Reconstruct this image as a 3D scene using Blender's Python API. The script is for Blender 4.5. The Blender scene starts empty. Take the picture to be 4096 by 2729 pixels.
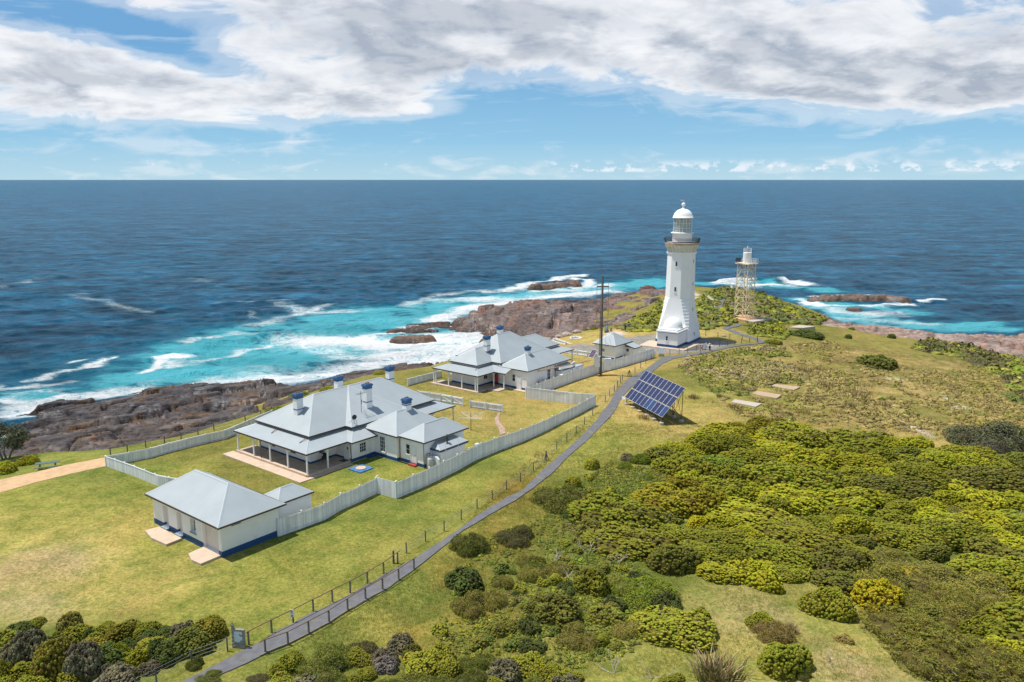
CLOUDS_ = [(.12,26,4.5,9,1.1,0),(.10,-6,4.6,6,.9,0),
 # amplitude, azimuth, elevation, width, height, tilt
 (.22,-25,5.6,12,2.6,-.10), (.14,-24,4.0,10,1.0,-.03), (.12,-12,5.2,7,1.8,0), (-.40,-30,10.2,7,1.4,-.15), (-.30,-22,8.0,4,1.0,-.3), (-.24,3,5.0,7,1.4,.05), (-.10,1,7.3,3,.6,0),
 (.14,12,8.0,12,2.0,-.1), (.24,24,6.2,13,2.2,0), (.14,0,10.5,20,1.8,0), (-.16,-2,3.3,30,1.0,0), (-.12,14,4.6,6,.8,0), (.10,-8,7.6,8,1.6,0)]
GREYS_ = [(.7,-8,8.4,7,1.5,-.12), (.30,-16,6.4,4,.6,0), (.7,24,6.2,9,.9,-.03), (.6,3,10.6,6,.8,0), (.4,18,9.6,8,.9,0), (.35,30,8.5,4,1.2,0), (.25,10,7.0,5,.6,-.1)]
AIR0 = (4.3,6.4,7.5); AIR1 = (2.7,5.3,7.4); AIR2 = (1.4,3.5,6.2)
import bpy, math, random
import numpy as np
from mathutils import Vector, noise as mnoise
R = math.radians
SC = bpy.context.scene
COL = SC.collection
random.seed(7)
RNG = np.random.default_rng(11)

# ------------------------------------------------------------------ survey
# camera of the photograph: a drone 34 m above the plateau, tilted down
F_, CX, CY, HC = 3250.0, 2048.0, 1364.5, 34.0
TH = math.atan((CY - 718) / F_)
CT, ST = math.cos(TH), math.sin(TH)
SEA = -15.0

def ray(px, py):
    a = (px - CX) / F_; b = -(py - CY) / F_
    return a, CT + b * ST, -ST + b * CT
def G(px, py, z=0.0):
    dx, dy, dz = ray(px, py)
    t = (z - HC) / dz
    return dx * t, dy * t
def crop(ox, oy, k):
    def f(x, y): return ox + x / k, oy + y / k
    return f
cP = lambda x, y: (x * 1.7408, y * 1.7408)
c1 = crop(500, 1800, 2.941); c2 = crop(900, 1380, 2.354); c3 = crop(1600, 1240, 2.6133)
c4 = crop(2300, 780, 2.376); c6 = crop(2400, 1400, 2.941); c7 = crop(500, 2133, 1.9617)
c8 = crop(0, 1500, 2.6133); cA = crop(1700, 1650, 1.96); cB = crop(2900, 1600, 1.967)
cC = crop(2000, 2130, 2.14); cD = crop(2996, 2130, 2.14); cE = crop(0, 2380, 2.14)
cR = crop(3000, 1150, 2.1478); cL = crop(2600, 1330, 4.708); cT = crop(2700, 1060, 6.03)
cG = crop(1180, 1700, 7.128); cY = crop(2140, 1300, 8.407); cU = crop(2300, 1030, 3.1346)

# ------------------------------------------------------------------ numpy noise
def _hash(ix, iy, seed):
    n = (ix * 374761393 + iy * 668265263 + seed * 974634777) & 0xffffffff
    n = ((n ^ (n >> 13)) * 1274126177) & 0xffffffff
    return ((n ^ (n >> 16)) & 0xffff) / 65535.0
def vnoise(x, y, seed=0):
    x = np.asarray(x, float); y = np.asarray(y, float)
    ix = np.floor(x).astype(np.int64); iy = np.floor(y).astype(np.int64)
    fx = x - ix; fy = y - iy
    fx = fx * fx * (3 - 2 * fx); fy = fy * fy * (3 - 2 * fy)
    a = _hash(ix, iy, seed); b = _hash(ix + 1, iy, seed)
    c = _hash(ix, iy + 1, seed); d = _hash(ix + 1, iy + 1, seed)
    return (a + (b - a) * fx) * (1 - fy) + (c + (d - c) * fx) * fy
def fbm(x, y, seed=0, oct=4):
    s = 0; a = 1; t = 0
    for o in range(oct):
        s = s + a * vnoise(x * 2 ** o, y * 2 ** o, seed + o * 17); t += a; a *= .5
    return s / t
def voro(x, y, seed=0):
    ix = np.floor(x).astype(np.int64); iy = np.floor(y).astype(np.int64); f1 = np.full(np.shape(x), 9.); f2 = f1.copy(); cid = np.zeros(np.shape(x))
    for i in (-1, 0, 1):
        for j in (-1, 0, 1):
            cx, cy = ix + i, iy + j; d = np.hypot(cx + _hash(cx, cy, seed) - x, cy + _hash(cx, cy, seed + 9) - y)
            m = d < f1; f2 = np.where(m, f1, np.minimum(f2, d)); cid = np.where(m, _hash(cx, cy, seed + 23), cid); f1 = np.where(m, d, f1)
    return f1, f2, cid
def sstep(a, b, x):
    t = np.clip((x - a) / (b - a), 0, 1); return t * t * (3 - 2 * t)
def seg_dist(x, y, pts):
    d = np.full(np.shape(x), 1e9)
    for (x0, y0), (x1, y1) in zip(pts[:-1], pts[1:]):
        vx, vy = x1 - x0, y1 - y0; L2 = vx * vx + vy * vy + 1e-9
        t = np.clip(((x - x0) * vx + (y - y0) * vy) / L2, 0, 1)
        d = np.minimum(d, np.hypot(x - x0 - t * vx, y - y0 - t * vy))
    return d
def inpoly(x, y, poly):
    x = np.asarray(x, float); y = np.asarray(y, float)
    r = np.zeros(np.shape(x), bool); n = len(poly)
    for i in range(n):
        x0, y0 = poly[i]; x1, y1 = poly[(i + 1) % n]
        if y0 == y1: continue
        c = ((y0 > y) != (y1 > y)) & (x < (x1 - x0) * (y - y0) / (y1 - y0) + x0)
        r ^= c
    return r
def sdpoly(x, y, poly):           # positive inside, metres
    d = seg_dist(x, y, list(poly) + [poly[0]])
    return np.where(inpoly(x, y, poly), d, -d)

# ------------------------------------------------------------------ terrain height
CTRL = []
def ct(z, *ps):
    for p in ps: CTRL.append((*G(*cP(*p), z), z))
ct(0, (700,1090),(910,1140),(1100,1020),(1360,930),(1210,1060),(1000,1250),(700,1470),(450,1560),(1000,890),
   (1160,890),(1380,860),(1550,790),(1460,860),(1600,800),(1750,785),(1500,960),(1750,930),(1300,850),(1200,950))
ct(-.2, (500,1280),(150,1250),(0,1350),(300,1400),(100,1500),(640,1230))
ct(-.5, (240,1062),(0,1120),(1000,1500),(1300,1560))
ct(-1.2, (560,965),(600,957),(700,915)); ct(-2.0,(90,1042),(250,1033),(450,995),(0,1062),(760,886))
ct(-2.5,(850,858),(1000,838)); ct(-1,(1260,800),(1300,785))
# left rock shelf and its waterline
ct(-14,(60,948),(180,918),(300,903),(400,890)); ct(-10,(470,882),(430,886)); ct(-13,(560,896),(640,890))
ct(-8.5,(700,880)); ct(-6,(300,970),(560,925)); ct(-10,(150,985),(250,945)); ct(-5,(180,1010)); ct(-15.5,(25,1012),(0,1005))
ct(-5,(870,850),(1000,833))
for X, Y in ((-37,186),(-20,196),(-52,182),(-66,186)): CTRL.append((X,Y,-17.))
for X, Y in ((-120,150),(-110,175),(-100,205),(-75,215),(-85,200),(-50,230),(-25,225),(-8,232),(-140,120)): CTRL.append((X,Y,-19.))
# bay and rock ridge
ct(-15.5,(1090,770),(1000,765)); ct(-14,(1135,770)); ct(-13.,(1000,748),(985,750)); ct(-8.2,(1100,715)); ct(-4.5,(1250,693))
ct(-2,(1400,680)); ct(.3,(1480,666)); ct(1,(1527,658)); ct(-8,(1250,745)); ct(-5.5,(1330,735)); ct(-3.5,(1420,722)); ct(-3,(1260,779))
ct(-2.,(1310,765)); ct(-.6,(1420,745)); ct(-.2,(1490,735)); ct(-10.5,(1170,752))
for X, Y in ((-40,285),(-10,286),(20,284),(45,285),(70,287),(-60,262),(100,275),(125,270),(160,268),(190,262)): CTRL.append((X,Y,-19.))
# far headland and right hand coast
ct(.5,(1620,700),(1660,700)); ct(1.4,(1640,662)); ct(.6,(1700,668)); ct(-.3,(1715,735)); ct(-2,(1800,692)); ct(-5,(1880,717))
ct(-7.5,(1905,738)); ct(-9,(2000,752)); ct(-11,(2100,762)); ct(-12.5,(2200,771)); ct(-12,(2353,769)); ct(-7,(2353,812)); ct(-6,(2150,785))
ct(-4.5,(2353,900)); ct(-3.2,(2100,850)); ct(-2,(1900,792)); ct(-1.5,(2000,900)); ct(-3,(2353,1000)); ct(-.7,(1830,840))
ct(-2.5,(2353,1300),(2353,1568)); ct(-1.5,(1900,1500)); ct(-.9,(1600,1400)); ct(-.6,(1500,1200)); ct(-1.2,(1900,1200)); ct(-1.6,(2100,1050)); ct(-.3,(1650,1000))
for X, Y, Z in ((190,200,-12),(185,150,-7),(120,60,-3),(60,20,-2),(-60,20,-1),(0,20,-1),(-110,60,-4),(-100,95,-6)): CTRL.append((X,Y,Z))
CTRL = np.array(CTRL)
def _tps(r2): return np.where(r2 > 0, r2 * np.log(r2 + 1e-12), 0) * .5
_cx = CTRL[:, 0] / 100; _cy = CTRL[:, 1] / 100; _n = len(CTRL)
_K = _tps((_cx[:, None] - _cx) ** 2 + (_cy[:, None] - _cy) ** 2) + np.eye(_n) * .0006
_P = np.stack([np.ones(_n), _cx, _cy], 1)
_A = np.block([[_K, _P], [_P.T, np.zeros((3, 3))]])
_w = np.linalg.solve(_A, np.concatenate([CTRL[:, 2], np.zeros(3)]))
def base_h(x, y):
    x = np.atleast_1d(np.asarray(x, float)); y = np.atleast_1d(np.asarray(y, float)); sh = x.shape
    x = x.ravel() / 100; y = y.ravel() / 100; out = np.empty_like(x)
    for i in range(0, len(x), 20000):
        a = x[i:i + 20000, None]; b = y[i:i + 20000, None]
        out[i:i + 20000] = _tps((a - _cx) ** 2 + (b - _cy) ** 2) @ _w[:_n] + _w[_n] + a[:, 0] * _w[_n + 1] + b[:, 0] * _w[_n + 2]
    return out.reshape(sh)
def H(x, y):
    h = float(base_h(x, y)[0])
    return h + .12 * (float(fbm(x * .15, y * .15, 3)) - .5)
def GT(px, py):                   # point of the terrain seen at a photo pixel
    z = 0.0
    for _ in range(7):
        x, y = G(px, py, z); z = .5 * z + .5 * max(min(H(x, y), 3), -16)
    x, y = G(px, py, z)
    return x, y, H(x, y)
def GP(f, *ps): return [GT(*f(*p))[:2] for p in ps]

# ------------------------------------------------------------------ mesh helper
class MB:
    def __init__(s): s.v = []; s.f = []; s.m = []
    def add(s, vs, fs, m=0):
        o = len(s.v); s.v += [tuple(v) for v in vs]
        for f in fs: s.f.append(tuple(i + o for i in f)); s.m.append(m)
        return s
    def box(s, x0, x1, y0, y1, z0, z1, m=0):
        return s.add([(x0,y0,z0),(x1,y0,z0),(x1,y1,z0),(x0,y1,z0),(x0,y0,z1),(x1,y0,z1),(x1,y1,z1),(x0,y1,z1)],
                     [(0,3,2,1),(4,5,6,7),(0,1,5,4),(1,2,6,5),(2,3,7,6),(3,0,4,7)], m)
    def cbox(s, c, d, rz=0, m=0):
        ca, sa = math.cos(rz), math.sin(rz); vs = []
        for z in (-.5, .5):
            for x, y in ((-.5,-.5),(.5,-.5),(.5,.5),(-.5,.5)):
                a, b = x * d[0], y * d[1]
                vs.append((c[0] + a * ca - b * sa, c[1] + a * sa + b * ca, c[2] + z * d[2]))
        return s.add(vs, [(0,3,2,1),(4,5,6,7),(0,1,5,4),(1,2,6,5),(2,3,7,6),(3,0,4,7)], m)
    def prism(s, poly, z0, z1, m=0):
        n = len(poly)
        vs = [(p[0], p[1], z0) for p in poly] + [(p[0], p[1], z1) for p in poly]
        fs = [tuple(range(n - 1, -1, -1)), tuple(range(n, 2 * n))] + [(i, (i + 1) % n, n + (i + 1) % n, n + i) for i in range(n)]
        return s.add(vs, fs, m)
    def loft(s, rings, m=0, cap=True):
        n = len(rings[0]); vs = [p for r in rings for p in r]; fs = []
        for k in range(len(rings) - 1):
            for i in range(n):
                j = (i + 1) % n; fs.append((k*n+i, k*n+j, (k+1)*n+j, (k+1)*n+i))
        if cap: fs += [tuple(range(n - 1, -1, -1)), tuple(range((len(rings)-1)*n, len(rings)*n))]
        return s.add(vs, fs, m)
    def tube(s, a, b, r, n=6, r2=None, m=0):
        a = Vector(a); b = Vector(b); d = (b - a)
        if d.length < 1e-6: return s
        d.normalize(); u = d.orthogonal().normalized(); w = d.cross(u); r2 = r if r2 is None else r2
        rg = [[p + (u * math.cos(t) + w * math.sin(t)) * q for t in [2*math.pi*i/n for i in range(n)]] for p, q in ((a, r), (b, r2))]
        return s.loft(rg, m)
    def path(s, pts, r, n=5, m=0):
        for a, b in zip(pts[:-1], pts[1:]): s.tube(a, b, r, n, None, m)
        return s
    def lathe(s, prof, n=24, c=(0,0), m=0, cap=True):
        return s.loft([[(c[0] + r*math.cos(2*math.pi*i/n), c[1] + r*math.sin(2*math.pi*i/n), z) for i in range(n)] for r, z in prof], m, cap)
    def ball(s, c, r, n=12, k=8, sz=1, m=0):
        return s.lathe([(max(r*math.sin(math.pi*i/k), 1e-4), c[2] - r*sz*math.cos(math.pi*i/k)) for i in range(k+1)], n, c[:2], m)
    def build(s, name, mat, parent=None, smooth=False, loc=None):
        me = bpy.data.meshes.new(name); me.from_pydata(s.v, [], s.f)
        for mm in (mat if isinstance(mat, (list, tuple)) else [mat]): me.materials.append(mm)
        if any(s.m): me.polygons.foreach_set('material_index', s.m)
        if smooth: me.polygons.foreach_set('use_smooth', [True] * len(me.polygons))
        me.update()
        o = bpy.data.objects.new(name, me); COL.objects.link(o)
        if parent: o.parent = parent
        if loc: o.location = loc
        return o
def npmesh(name, verts, faces, mat, smooth=False, attrs=None, parent=None):
    """faces: (n,3) or (n,4) int array"""
    me = bpy.data.meshes.new(name); nv = len(verts); nf, k = faces.shape
    me.vertices.add(nv); me.vertices.foreach_set('co', np.ascontiguousarray(verts, np.float32).ravel())
    me.loops.add(nf * k); me.loops.foreach_set('vertex_index', np.ascontiguousarray(faces, np.int32).ravel())
    me.polygons.add(nf); me.polygons.foreach_set('loop_start', np.arange(0, nf * k, k, dtype=np.int32))
    me.polygons.foreach_set('loop_total', np.full(nf, k, np.int32))
    if smooth: me.polygons.foreach_set('use_smooth', np.ones(nf, bool))
    for an, (kind, data) in (attrs or {}).items():
        at = me.attributes.new(an, kind, 'POINT')
        at.data.foreach_set('color' if 'COLOR' in kind else 'value', np.ascontiguousarray(data, np.float32).ravel())
    me.update(calc_edges=True); me.validate()
    me.materials.append(mat)
    o = bpy.data.objects.new(name, me); COL.objects.link(o)
    if parent: o.parent = parent
    return o
def gridfaces(nr, nc):
    i = np.arange(nr * nc).reshape(nr, nc)
    return np.stack([i[:-1,:-1], i[:-1,1:], i[1:,1:], i[1:,:-1]], -1).reshape(-1, 4)

def tag(o, label, cat, group=None):
    o['label'] = label; o['category'] = cat
    if group: o['group'] = group
    return o
def thing(name, label, cat, loc=(0,0,0), rz=0, group=None):
    o = bpy.data.objects.new(name, None); COL.objects.link(o)
    o.empty_display_size = .3
    o.location = loc; o.rotation_euler = (0, 0, rz)
    return tag(o, label, cat, group)
def kind(o, k, label=None):
    o['kind'] = k
    if label: o['label'] = label
    return o
def copy_tree(o, parent=None):
    c = o.copy(); COL.objects.link(c); c.parent = parent
    for ch in list(o.children): copy_tree(ch, c)
    return c

# ------------------------------------------------------------------ materials
class NT:
    def __init__(s, nt): s.t = nt
    def n(s, typ, **kw):
        x = s.t.nodes.new(typ)
        for k, v in kw.items():
            if k.startswith('i_'):
                key = k[2:]; key = int(key) if key.isdigit() else key.replace('_', ' ')
                s.set(x, key, v)
            else: setattr(x, k, v)
        return x
    def set(s, x, key, v):
        if hasattr(v, 'is_output') or hasattr(v, 'links'): s.t.links.new(v, x.inputs[key])
        else: x.inputs[key].default_value = v
    def math(s, op, a, b=0.0, c=None, clamp=False):
        x = s.n('ShaderNodeMath', operation=op, use_clamp=clamp); s.set(x, 0, a); s.set(x, 1, b)
        if c is not None: s.set(x, 2, c)
        return x.outputs[0]
    def mix(s, f, a, b, mode='MIX'):
        x = s.n('ShaderNodeMix', data_type='RGBA', blend_type=mode)
        s.set(x, 0, f); s.set(x, 6, a if hasattr(a, 'links') else (*a[:3], 1)); s.set(x, 7, b if hasattr(b, 'links') else (*b[:3], 1))
        return x.outputs[2]
    def noise(s, vec, scale, detail=4, rough=.55, out=0, dist=0):
        x = s.n('ShaderNodeTexNoise'); s.set(x, 'Vector', vec); s.set(x, 'Scale', scale); s.set(x, 'Detail', detail); s.set(x, 'Roughness', rough); s.set(x, 'Distortion', dist)
        return x.outputs[out]
    def ramp(s, v, a, b, lo=0., hi=1., smooth=True):
        x = s.n('ShaderNodeMapRange', interpolation_type='SMOOTHSTEP' if smooth else 'LINEAR'); s.set(x, 0, v)
        for i, q in ((1, a), (2, b), (3, lo), (4, hi)): s.set(x, i, q)
        return x.outputs[0]
def newmat(name):
    m = bpy.data.materials.new(name); m.use_nodes = True
    nt = m.node_tree; t = NT(nt); b = nt.nodes['Principled BSDF']
    return m, t, b
def M(name, col, rough=.7, var=.12, scale=2.0, bump=0.0, bscale=15, metal=0.0, spec=.3, dirt=None, dirtscale=.7, dirtamt=.5):
    m, t, b = newmat(name)
    tc = t.n('ShaderNodeTexCoord').outputs['Object']
    n1 = t.noise(tc, scale, 5)
    f = t.ramp(n1, .25, .75, 1 - var, 1 + var, False)
    c = t.n('ShaderNodeVectorMath', operation='SCALE'); c.inputs[0].default_value = col[:3]; t.set(c, 'Scale', f)
    cc = c.outputs[0]
    if dirt:
        d = t.ramp(t.noise(tc, dirtscale, 6, .65), .52, .75, 0, dirtamt)
        cc = t.mix(d, cc, dirt)
    t.set(b, 'Base Color', cc); b.inputs['Roughness'].default_value = rough; b.inputs['Metallic'].default_value = metal
    b.inputs['Specular IOR Level'].default_value = spec
    if bump:
        bp = t.n('ShaderNodeBump'); bp.inputs['Strength'].default_value = bump; bp.inputs['Distance'].default_value = .05
        t.set(bp, 'Height', t.noise(tc, bscale, 4)); t.set(b, 'Normal', bp.outputs[0])
    return m

# ------------------------------------------------------------------ camera, light, world
cam = bpy.data.cameras.new('camera'); co = bpy.data.objects.new('camera', cam); COL.objects.link(co)
cam.sensor_width = 36; cam.lens = 36 * F_ / 4096; cam.clip_end = 200000; cam.clip_start = .5
co.location = (0, 0, HC); co.rotation_euler = (math.pi / 2 - TH, 0, 0)
SC.camera = co
SUN_EL, SUN_DIR = R(69), Vector((-.975, .22))
sl = bpy.data.lights.new('sun', 'SUN'); sl.energy = 5.0; sl.angle = R(.53); sl.color = (1, .955, .88)
so = bpy.data.objects.new('sun', sl); COL.objects.link(so)
SUN_DIR.normalize()
sd = Vector((SUN_DIR.x * math.cos(SUN_EL), SUN_DIR.y * math.cos(SUN_EL), math.sin(SUN_EL)))
so.rotation_euler = sd.to_track_quat('Z', 'Y').to_euler(); so.location = (0, 0, 120)
SC.view_settings.view_transform = 'Standard'; SC.view_settings.look = 'None'
SC.view_settings.exposure = .16; SC.view_settings.gamma = 1

W = bpy.data.worlds.new('World'); SC.world = W; W.use_nodes = True
wt = NT(W.node_tree); bg = W.node_tree.nodes['Background']
sky = wt.n('ShaderNodeTexSky', sky_type='NISHITA', sun_disc=False)
sky.sun_elevation = SUN_EL; sky.sun_rotation = math.atan2(SUN_DIR.x, SUN_DIR.y)
sky.air_density = 1.0; sky.dust_density = .6; sky.ozone_density = 1.5; sky.altitude = 50
dirv = wt.n('ShaderNodeTexCoord').outputs['Generated']
sx = wt.n('ShaderNodeSeparateXYZ'); wt.set(sx, 0, dirv)
X_, Y_, Z_ = sx.outputs
el = wt.math('MULTIPLY', wt.math('ARCSINE', Z_), 180 / math.pi)
az = wt.math('MULTIPLY', wt.math('ARCTAN2', X_, Y_), 180 / math.pi)
den = wt.math('ADD', wt.math('MAXIMUM', Z_, 0.0), .26)
cv = wt.n('ShaderNodeCombineXYZ'); wt.set(cv, 0, wt.math('DIVIDE', X_, den)); wt.set(cv, 1, wt.math('DIVIDE', Y_, den))
def shifted(v, off):
    a = wt.n('ShaderNodeVectorMath', operation='ADD'); wt.set(a, 0, v); a.inputs[1].default_value = off; return a.outputs[0]
def gauss(a0, e0, sa, se, tilt=0.0):
    da = wt.math('SUBTRACT', az, a0); de = wt.math('SUBTRACT', el, e0)
    if tilt: de = wt.math('SUBTRACT', de, wt.math('MULTIPLY', da, tilt))
    q = wt.math('ADD', wt.math('POWER', wt.math('DIVIDE', da, sa), 2), wt.math('POWER', wt.math('DIVIDE', de, se), 2))
    return wt.math('POWER', 2.718, wt.math('MULTIPLY', q, -1))
nz = wt.math('ADD', wt.math('MULTIPLY', wt.noise(cv.outputs[0], 1.9, 3, .5, 0, .3), .36), wt.math('MULTIPLY', wt.noise(cv.outputs[0], 4.2, 10, .6, 0, .5), .64))
o2 = shifted(cv.outputs[0], (.05, -.06, 0))
nz2 = wt.math('ADD', wt.math('MULTIPLY', wt.noise(o2, 1.9, 3, .5, 0, .3), .36), wt.math('MULTIPLY', wt.noise(o2, 4.2, 10, .6, 0, .5), .64))
cover = wt.ramp(el, 2.4, 7.6, -.17, .055, False)
for amp, *g in CLOUDS_:
    cover = wt.math('ADD', cover, wt.math('MULTIPLY', gauss(*g), amp))
dens = wt.math('ADD', nz, cover)
alpha = wt.math('MULTIPLY', wt.math('MAXIMUM', wt.ramp(dens, .44, .61), wt.math('MULTIPLY', wt.ramp(dens, .33, .47), .38)), wt.ramp(el, 12.5, 25, 1, .12))
lit = wt.ramp(wt.math('SUBTRACT', nz, nz2), -.08, .08)
thick = wt.ramp(dens, .53, .72)
grey = wt.noise(shifted(cv.outputs[0], (7, 3, 0)), 3.2, 6, .55)
gr = wt.math('MULTIPLY', thick, wt.ramp(grey, .38, .60), clamp=True)
for amp, *g in GREYS_:
    gr = wt.math('ADD', gr, wt.math('MULTIPLY', gauss(*g), amp), clamp=True)
ccol = wt.mix(gr, (7.9, 8.1, 8.5), (3.7, 4.2, 5.0))
ccol = wt.mix(wt.math('MULTIPLY', lit, wt.ramp(gr, 0, 1, .6, .3)), ccol, (9.1, 9.1, 9.1))
# small fair weather cumulus sitting on the horizon
cz = wt.n('ShaderNodeCombineXYZ'); wt.set(cz, 0, wt.math('MULTIPLY', az, 1.0)); wt.set(cz, 1, wt.math('MULTIPLY', el, 1.6))
hn = wt.noise(cz.outputs[0], .8, 6, .6)
hband = wt.math('MULTIPLY', wt.ramp(el, .42, .6), wt.ramp(el, .75, 1.45, 1, 0))
hmask = wt.math('ADD', wt.math('MULTIPLY', wt.ramp(az, -4, 8, 0, 1), .13), .0)
hal = wt.math('MULTIPLY', wt.ramp(wt.math('ADD', hn, hmask), .62, .72), hband, clamp=True)
# thin high streaks
st_ = wt.n('ShaderNodeCombineXYZ'); wt.set(st_, 0, wt.math('MULTIPLY', az, .11)); wt.set(st_, 1, wt.math('MULTIPLY', wt.math('SUBTRACT', el, wt.math('MULTIPLY', az, .04)), 1.2))
sn = wt.noise(st_.outputs[0], 1.0, 5, .6)
sal = wt.math('MULTIPLY', wt.math('MULTIPLY', wt.ramp(sn, .55, .75), wt.ramp(el, .8, 2.5)), wt.ramp(az, -5, 12, .55, .12))
air = wt.mix(wt.ramp(el, 0, 2.5, 0, 1, False), AIR0, AIR1); air = wt.mix(wt.ramp(el, 2.2, 8.5, 0, 1, False), air, AIR2)
sk = wt.mix(wt.ramp(el, 6, 35, .95, .25), sky.outputs[0], air)
sk = wt.mix(sal, sk, (7.4, 8.0, 8.6))
sk = wt.mix(wt.math('MULTIPLY', hal, .75), sk, (8.2, 8.6, 9.2))
full = wt.mix(wt.math('MULTIPLY', alpha, .96), sk, ccol)
W.node_tree.links.new(full, bg.inputs[0]); bg.inputs[1].default_value = .1
# ------------------------------------------------------------------ coast lines (on the terrain)
INLAND = GP(cP, (0,1046),(60,1046),(90,1040),(160,1037),(250,1031),(350,1012),(450,993),(560,958),(640,935),(690,917),(735,894),(780,880),(845,861),
            (900,853),(950,846),(1000,838),(1060,815),(1130,797),(1190,787),(1260,780),(1310,767),(1360,757),(1420,744),(1460,728),(1492,706))
LEFTROCK = [(-170,95)] + INLAND + [(39,221),(44,233),(50,246),(56,256),(75,262),(92,264),(120,285),(120,340),(-220,340),(-220,95)]
RIGHTROCK = GP(cR, (330,235),(430,262),(560,318),(700,326),(800,346),(900,366),(1100,402),(1300,424),(1500,445),(1600,470),(1750,500),(1900,545),(2100,580),(2354,600)) + \
            [(200,178),(230,200),(230,300),(120,300),(96,262),(92,240)]
SAND = [GP(cP,(1500,712),(1527,690),(1540,700),(1530,735),(1490,733),(1462,737)), GP(cT,(460,650),(560,690),(560,800),(480,860)), GP(cT,(740,790),(800,700),(870,770),(990,830),(1140,870),(1000,900),(780,850)),
        GP(cT,(980,1100),(1080,1130),(1240,1120),(1100,1200)), GP(cR,(1640,930),(1720,960),(1850,1030),(1900,1090),(1800,1070),(1600,1000)), GP(cR,(1140,790),(1330,790),(1320,800),(1200,805)),
        GP(cR,(400,250),(560,290),(700,270),(900,310),(880,340),(700,330),(520,310)), GP(cR,(1280,1150),(1480,1200),(1620,1310),(1540,1290),(1300,1190)), GP(cR,(2190,960),(2250,1060),(2210,1030)), GP(cP,(1385,768),(1420,758),(1440,770),(1400,785))]
GRAVEL = GP(cP, (1290,800),(1330,790),(1385,793),(1400,782),(1440,776),(1500,768),(1560,770),(1610,775),(1690,790),(1672,803),(1600,808),(1560,812),(1505,812),(1490,822),(1385,822))
def rockmask(x, y):
    return np.maximum(sdpoly(x, y, LEFTROCK), sdpoly(x, y, RIGHTROCK))

# albedo of turf and heath, surveyed at points and blended between them
GREEN=(.155,.18,.036); LIME=(.27,.255,.055); YEL=(.38,.31,.085); GOLD=(.42,.305,.10); OLIVE=(.19,.17,.04); OGOLD=(.33,.25,.075); ORNG=(.25,.165,.035); TAN=(.40,.31,.15); DEEP=(.13,.155,.025)
GCOL = [(LIME,(150,1200),(300,1250),(560,1330),(450,1400),(700,1400)),(YEL,(60,1250),(200,1330),(100,1370),(350,1330),(40,1190),(250,1210),(180,1270),(430,1350)),(TAN,(40,1390),(90,1300)),(LIME,(250,1130),(400,1090),(100,1150)),
 (GREEN,(640,1240),(720,1200),(850,1180),(930,1330),(760,1500)),(LIME,(800,1250),(650,1300),(1000,1180)),(OLIVE,(420,1040),(560,1090),(650,1120),(500,1010)),(LIME,(820,1110),(900,1090),(760,1120)),(GREEN,(860,1075),(930,1160),(1090,1080)),
 (LIME,(1150,1040),(1050,1130),(1230,1010)),(YEL,(1290,960),(1210,1060)),(GOLD,(1330,905),(1400,860),(1300,870),(1450,840),(1380,790),(1300,785),(1430,765),(1640,770),(1600,790)),(OGOLD,(1200,930),(1100,960),(1180,1000),(1240,910),(1100,890)),(OLIVE,(1060,880),(960,870),(700,930)),
 (GREEN,(1100,1350),(1010,1380),(950,1420),(1200,1300),(1250,1420),(1150,1290)),(LIME,(900,1480),(1050,1450),(1300,1480),(820,1440)),(ORNG,(1030,1310),(1120,1220),(1230,1130),(960,1480),(1100,1400)),(GREEN,(1300,1120),(1380,1130),(1280,1250)),
 (LIME,(1350,1010),(1430,1000),(1300,1060)),(GOLD,(1480,950),(1560,980),(1640,985),(1450,930)),(OLIVE,(1560,860),(1640,870),(1500,870),(1700,820)),(OGOLD,(1750,870),(1690,940),(1850,960),(1780,900)),(LIME,(1730,930),(1800,915),(1650,905)),
 (OGOLD,(2000,900),(1950,980),(1850,830),(2100,960),(2250,950),(2050,830)),(GOLD,(1900,890),(2000,830),(2150,925),(2250,1000),(1950,930),(2300,960),(2200,860),(2080,890),(1860,990)),(OLIVE,(1950,840),(2150,880),(2300,880),(1750,800),(2250,830)),(GOLD,(2100,1000),(2200,1000),(2050,960),(2330,980)),
 (YEL,(1760,1480),(1700,1440),(1960,1490)),(LIME,(1800,1400),(1880,1440),(1700,1540),(1640,1520)),(TAN,(1740,1420),(1930,1520)),(DEEP,(1500,1300),(1700,1200),(1900,1250),(2100,1150),(2200,1300),(2300,1450),(2100,1500),(1400,1200),(1600,1100),(2000,1080)),
 (GREEN,(1900,1010),(1650,1060),(1400,1380)),(OLIVE,(1500,735),(1420,750),(1600,720),(1700,700),(1750,760),(1850,770)),(GREEN,(100,1040),(30,1070),(250,1050)),(DEEP,(100,1500),(250,1500),(30,1500)),(LIME,(150,1060),(60,1140)),(GREEN,(240,1090),(330,1110))]
_gx = []; _gc = []
for c_, *ps in GCOL:
    for p in ps: _gx.append(GT(*cP(*p))[:2]); _gc.append(c_)
_gx = np.array(_gx); _gc = np.array(_gc)
def turf(x, y):
    wx = x + 5 * (fbm(x * .12, y * .12, 41) - .5) * 2; wy = y + 5 * (fbm(x * .12, y * .12, 57) - .5) * 2
    num = np.zeros((len(x), 3)); den = np.zeros(len(x))
    for (a, b), c in zip(_gx, _gc):
        w = 1 / (((wx - a) ** 2 + (wy - b) ** 2) + 3.) ** 1.6
        num += w[:, None] * c; den += w
    return num / den[:, None]

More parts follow.
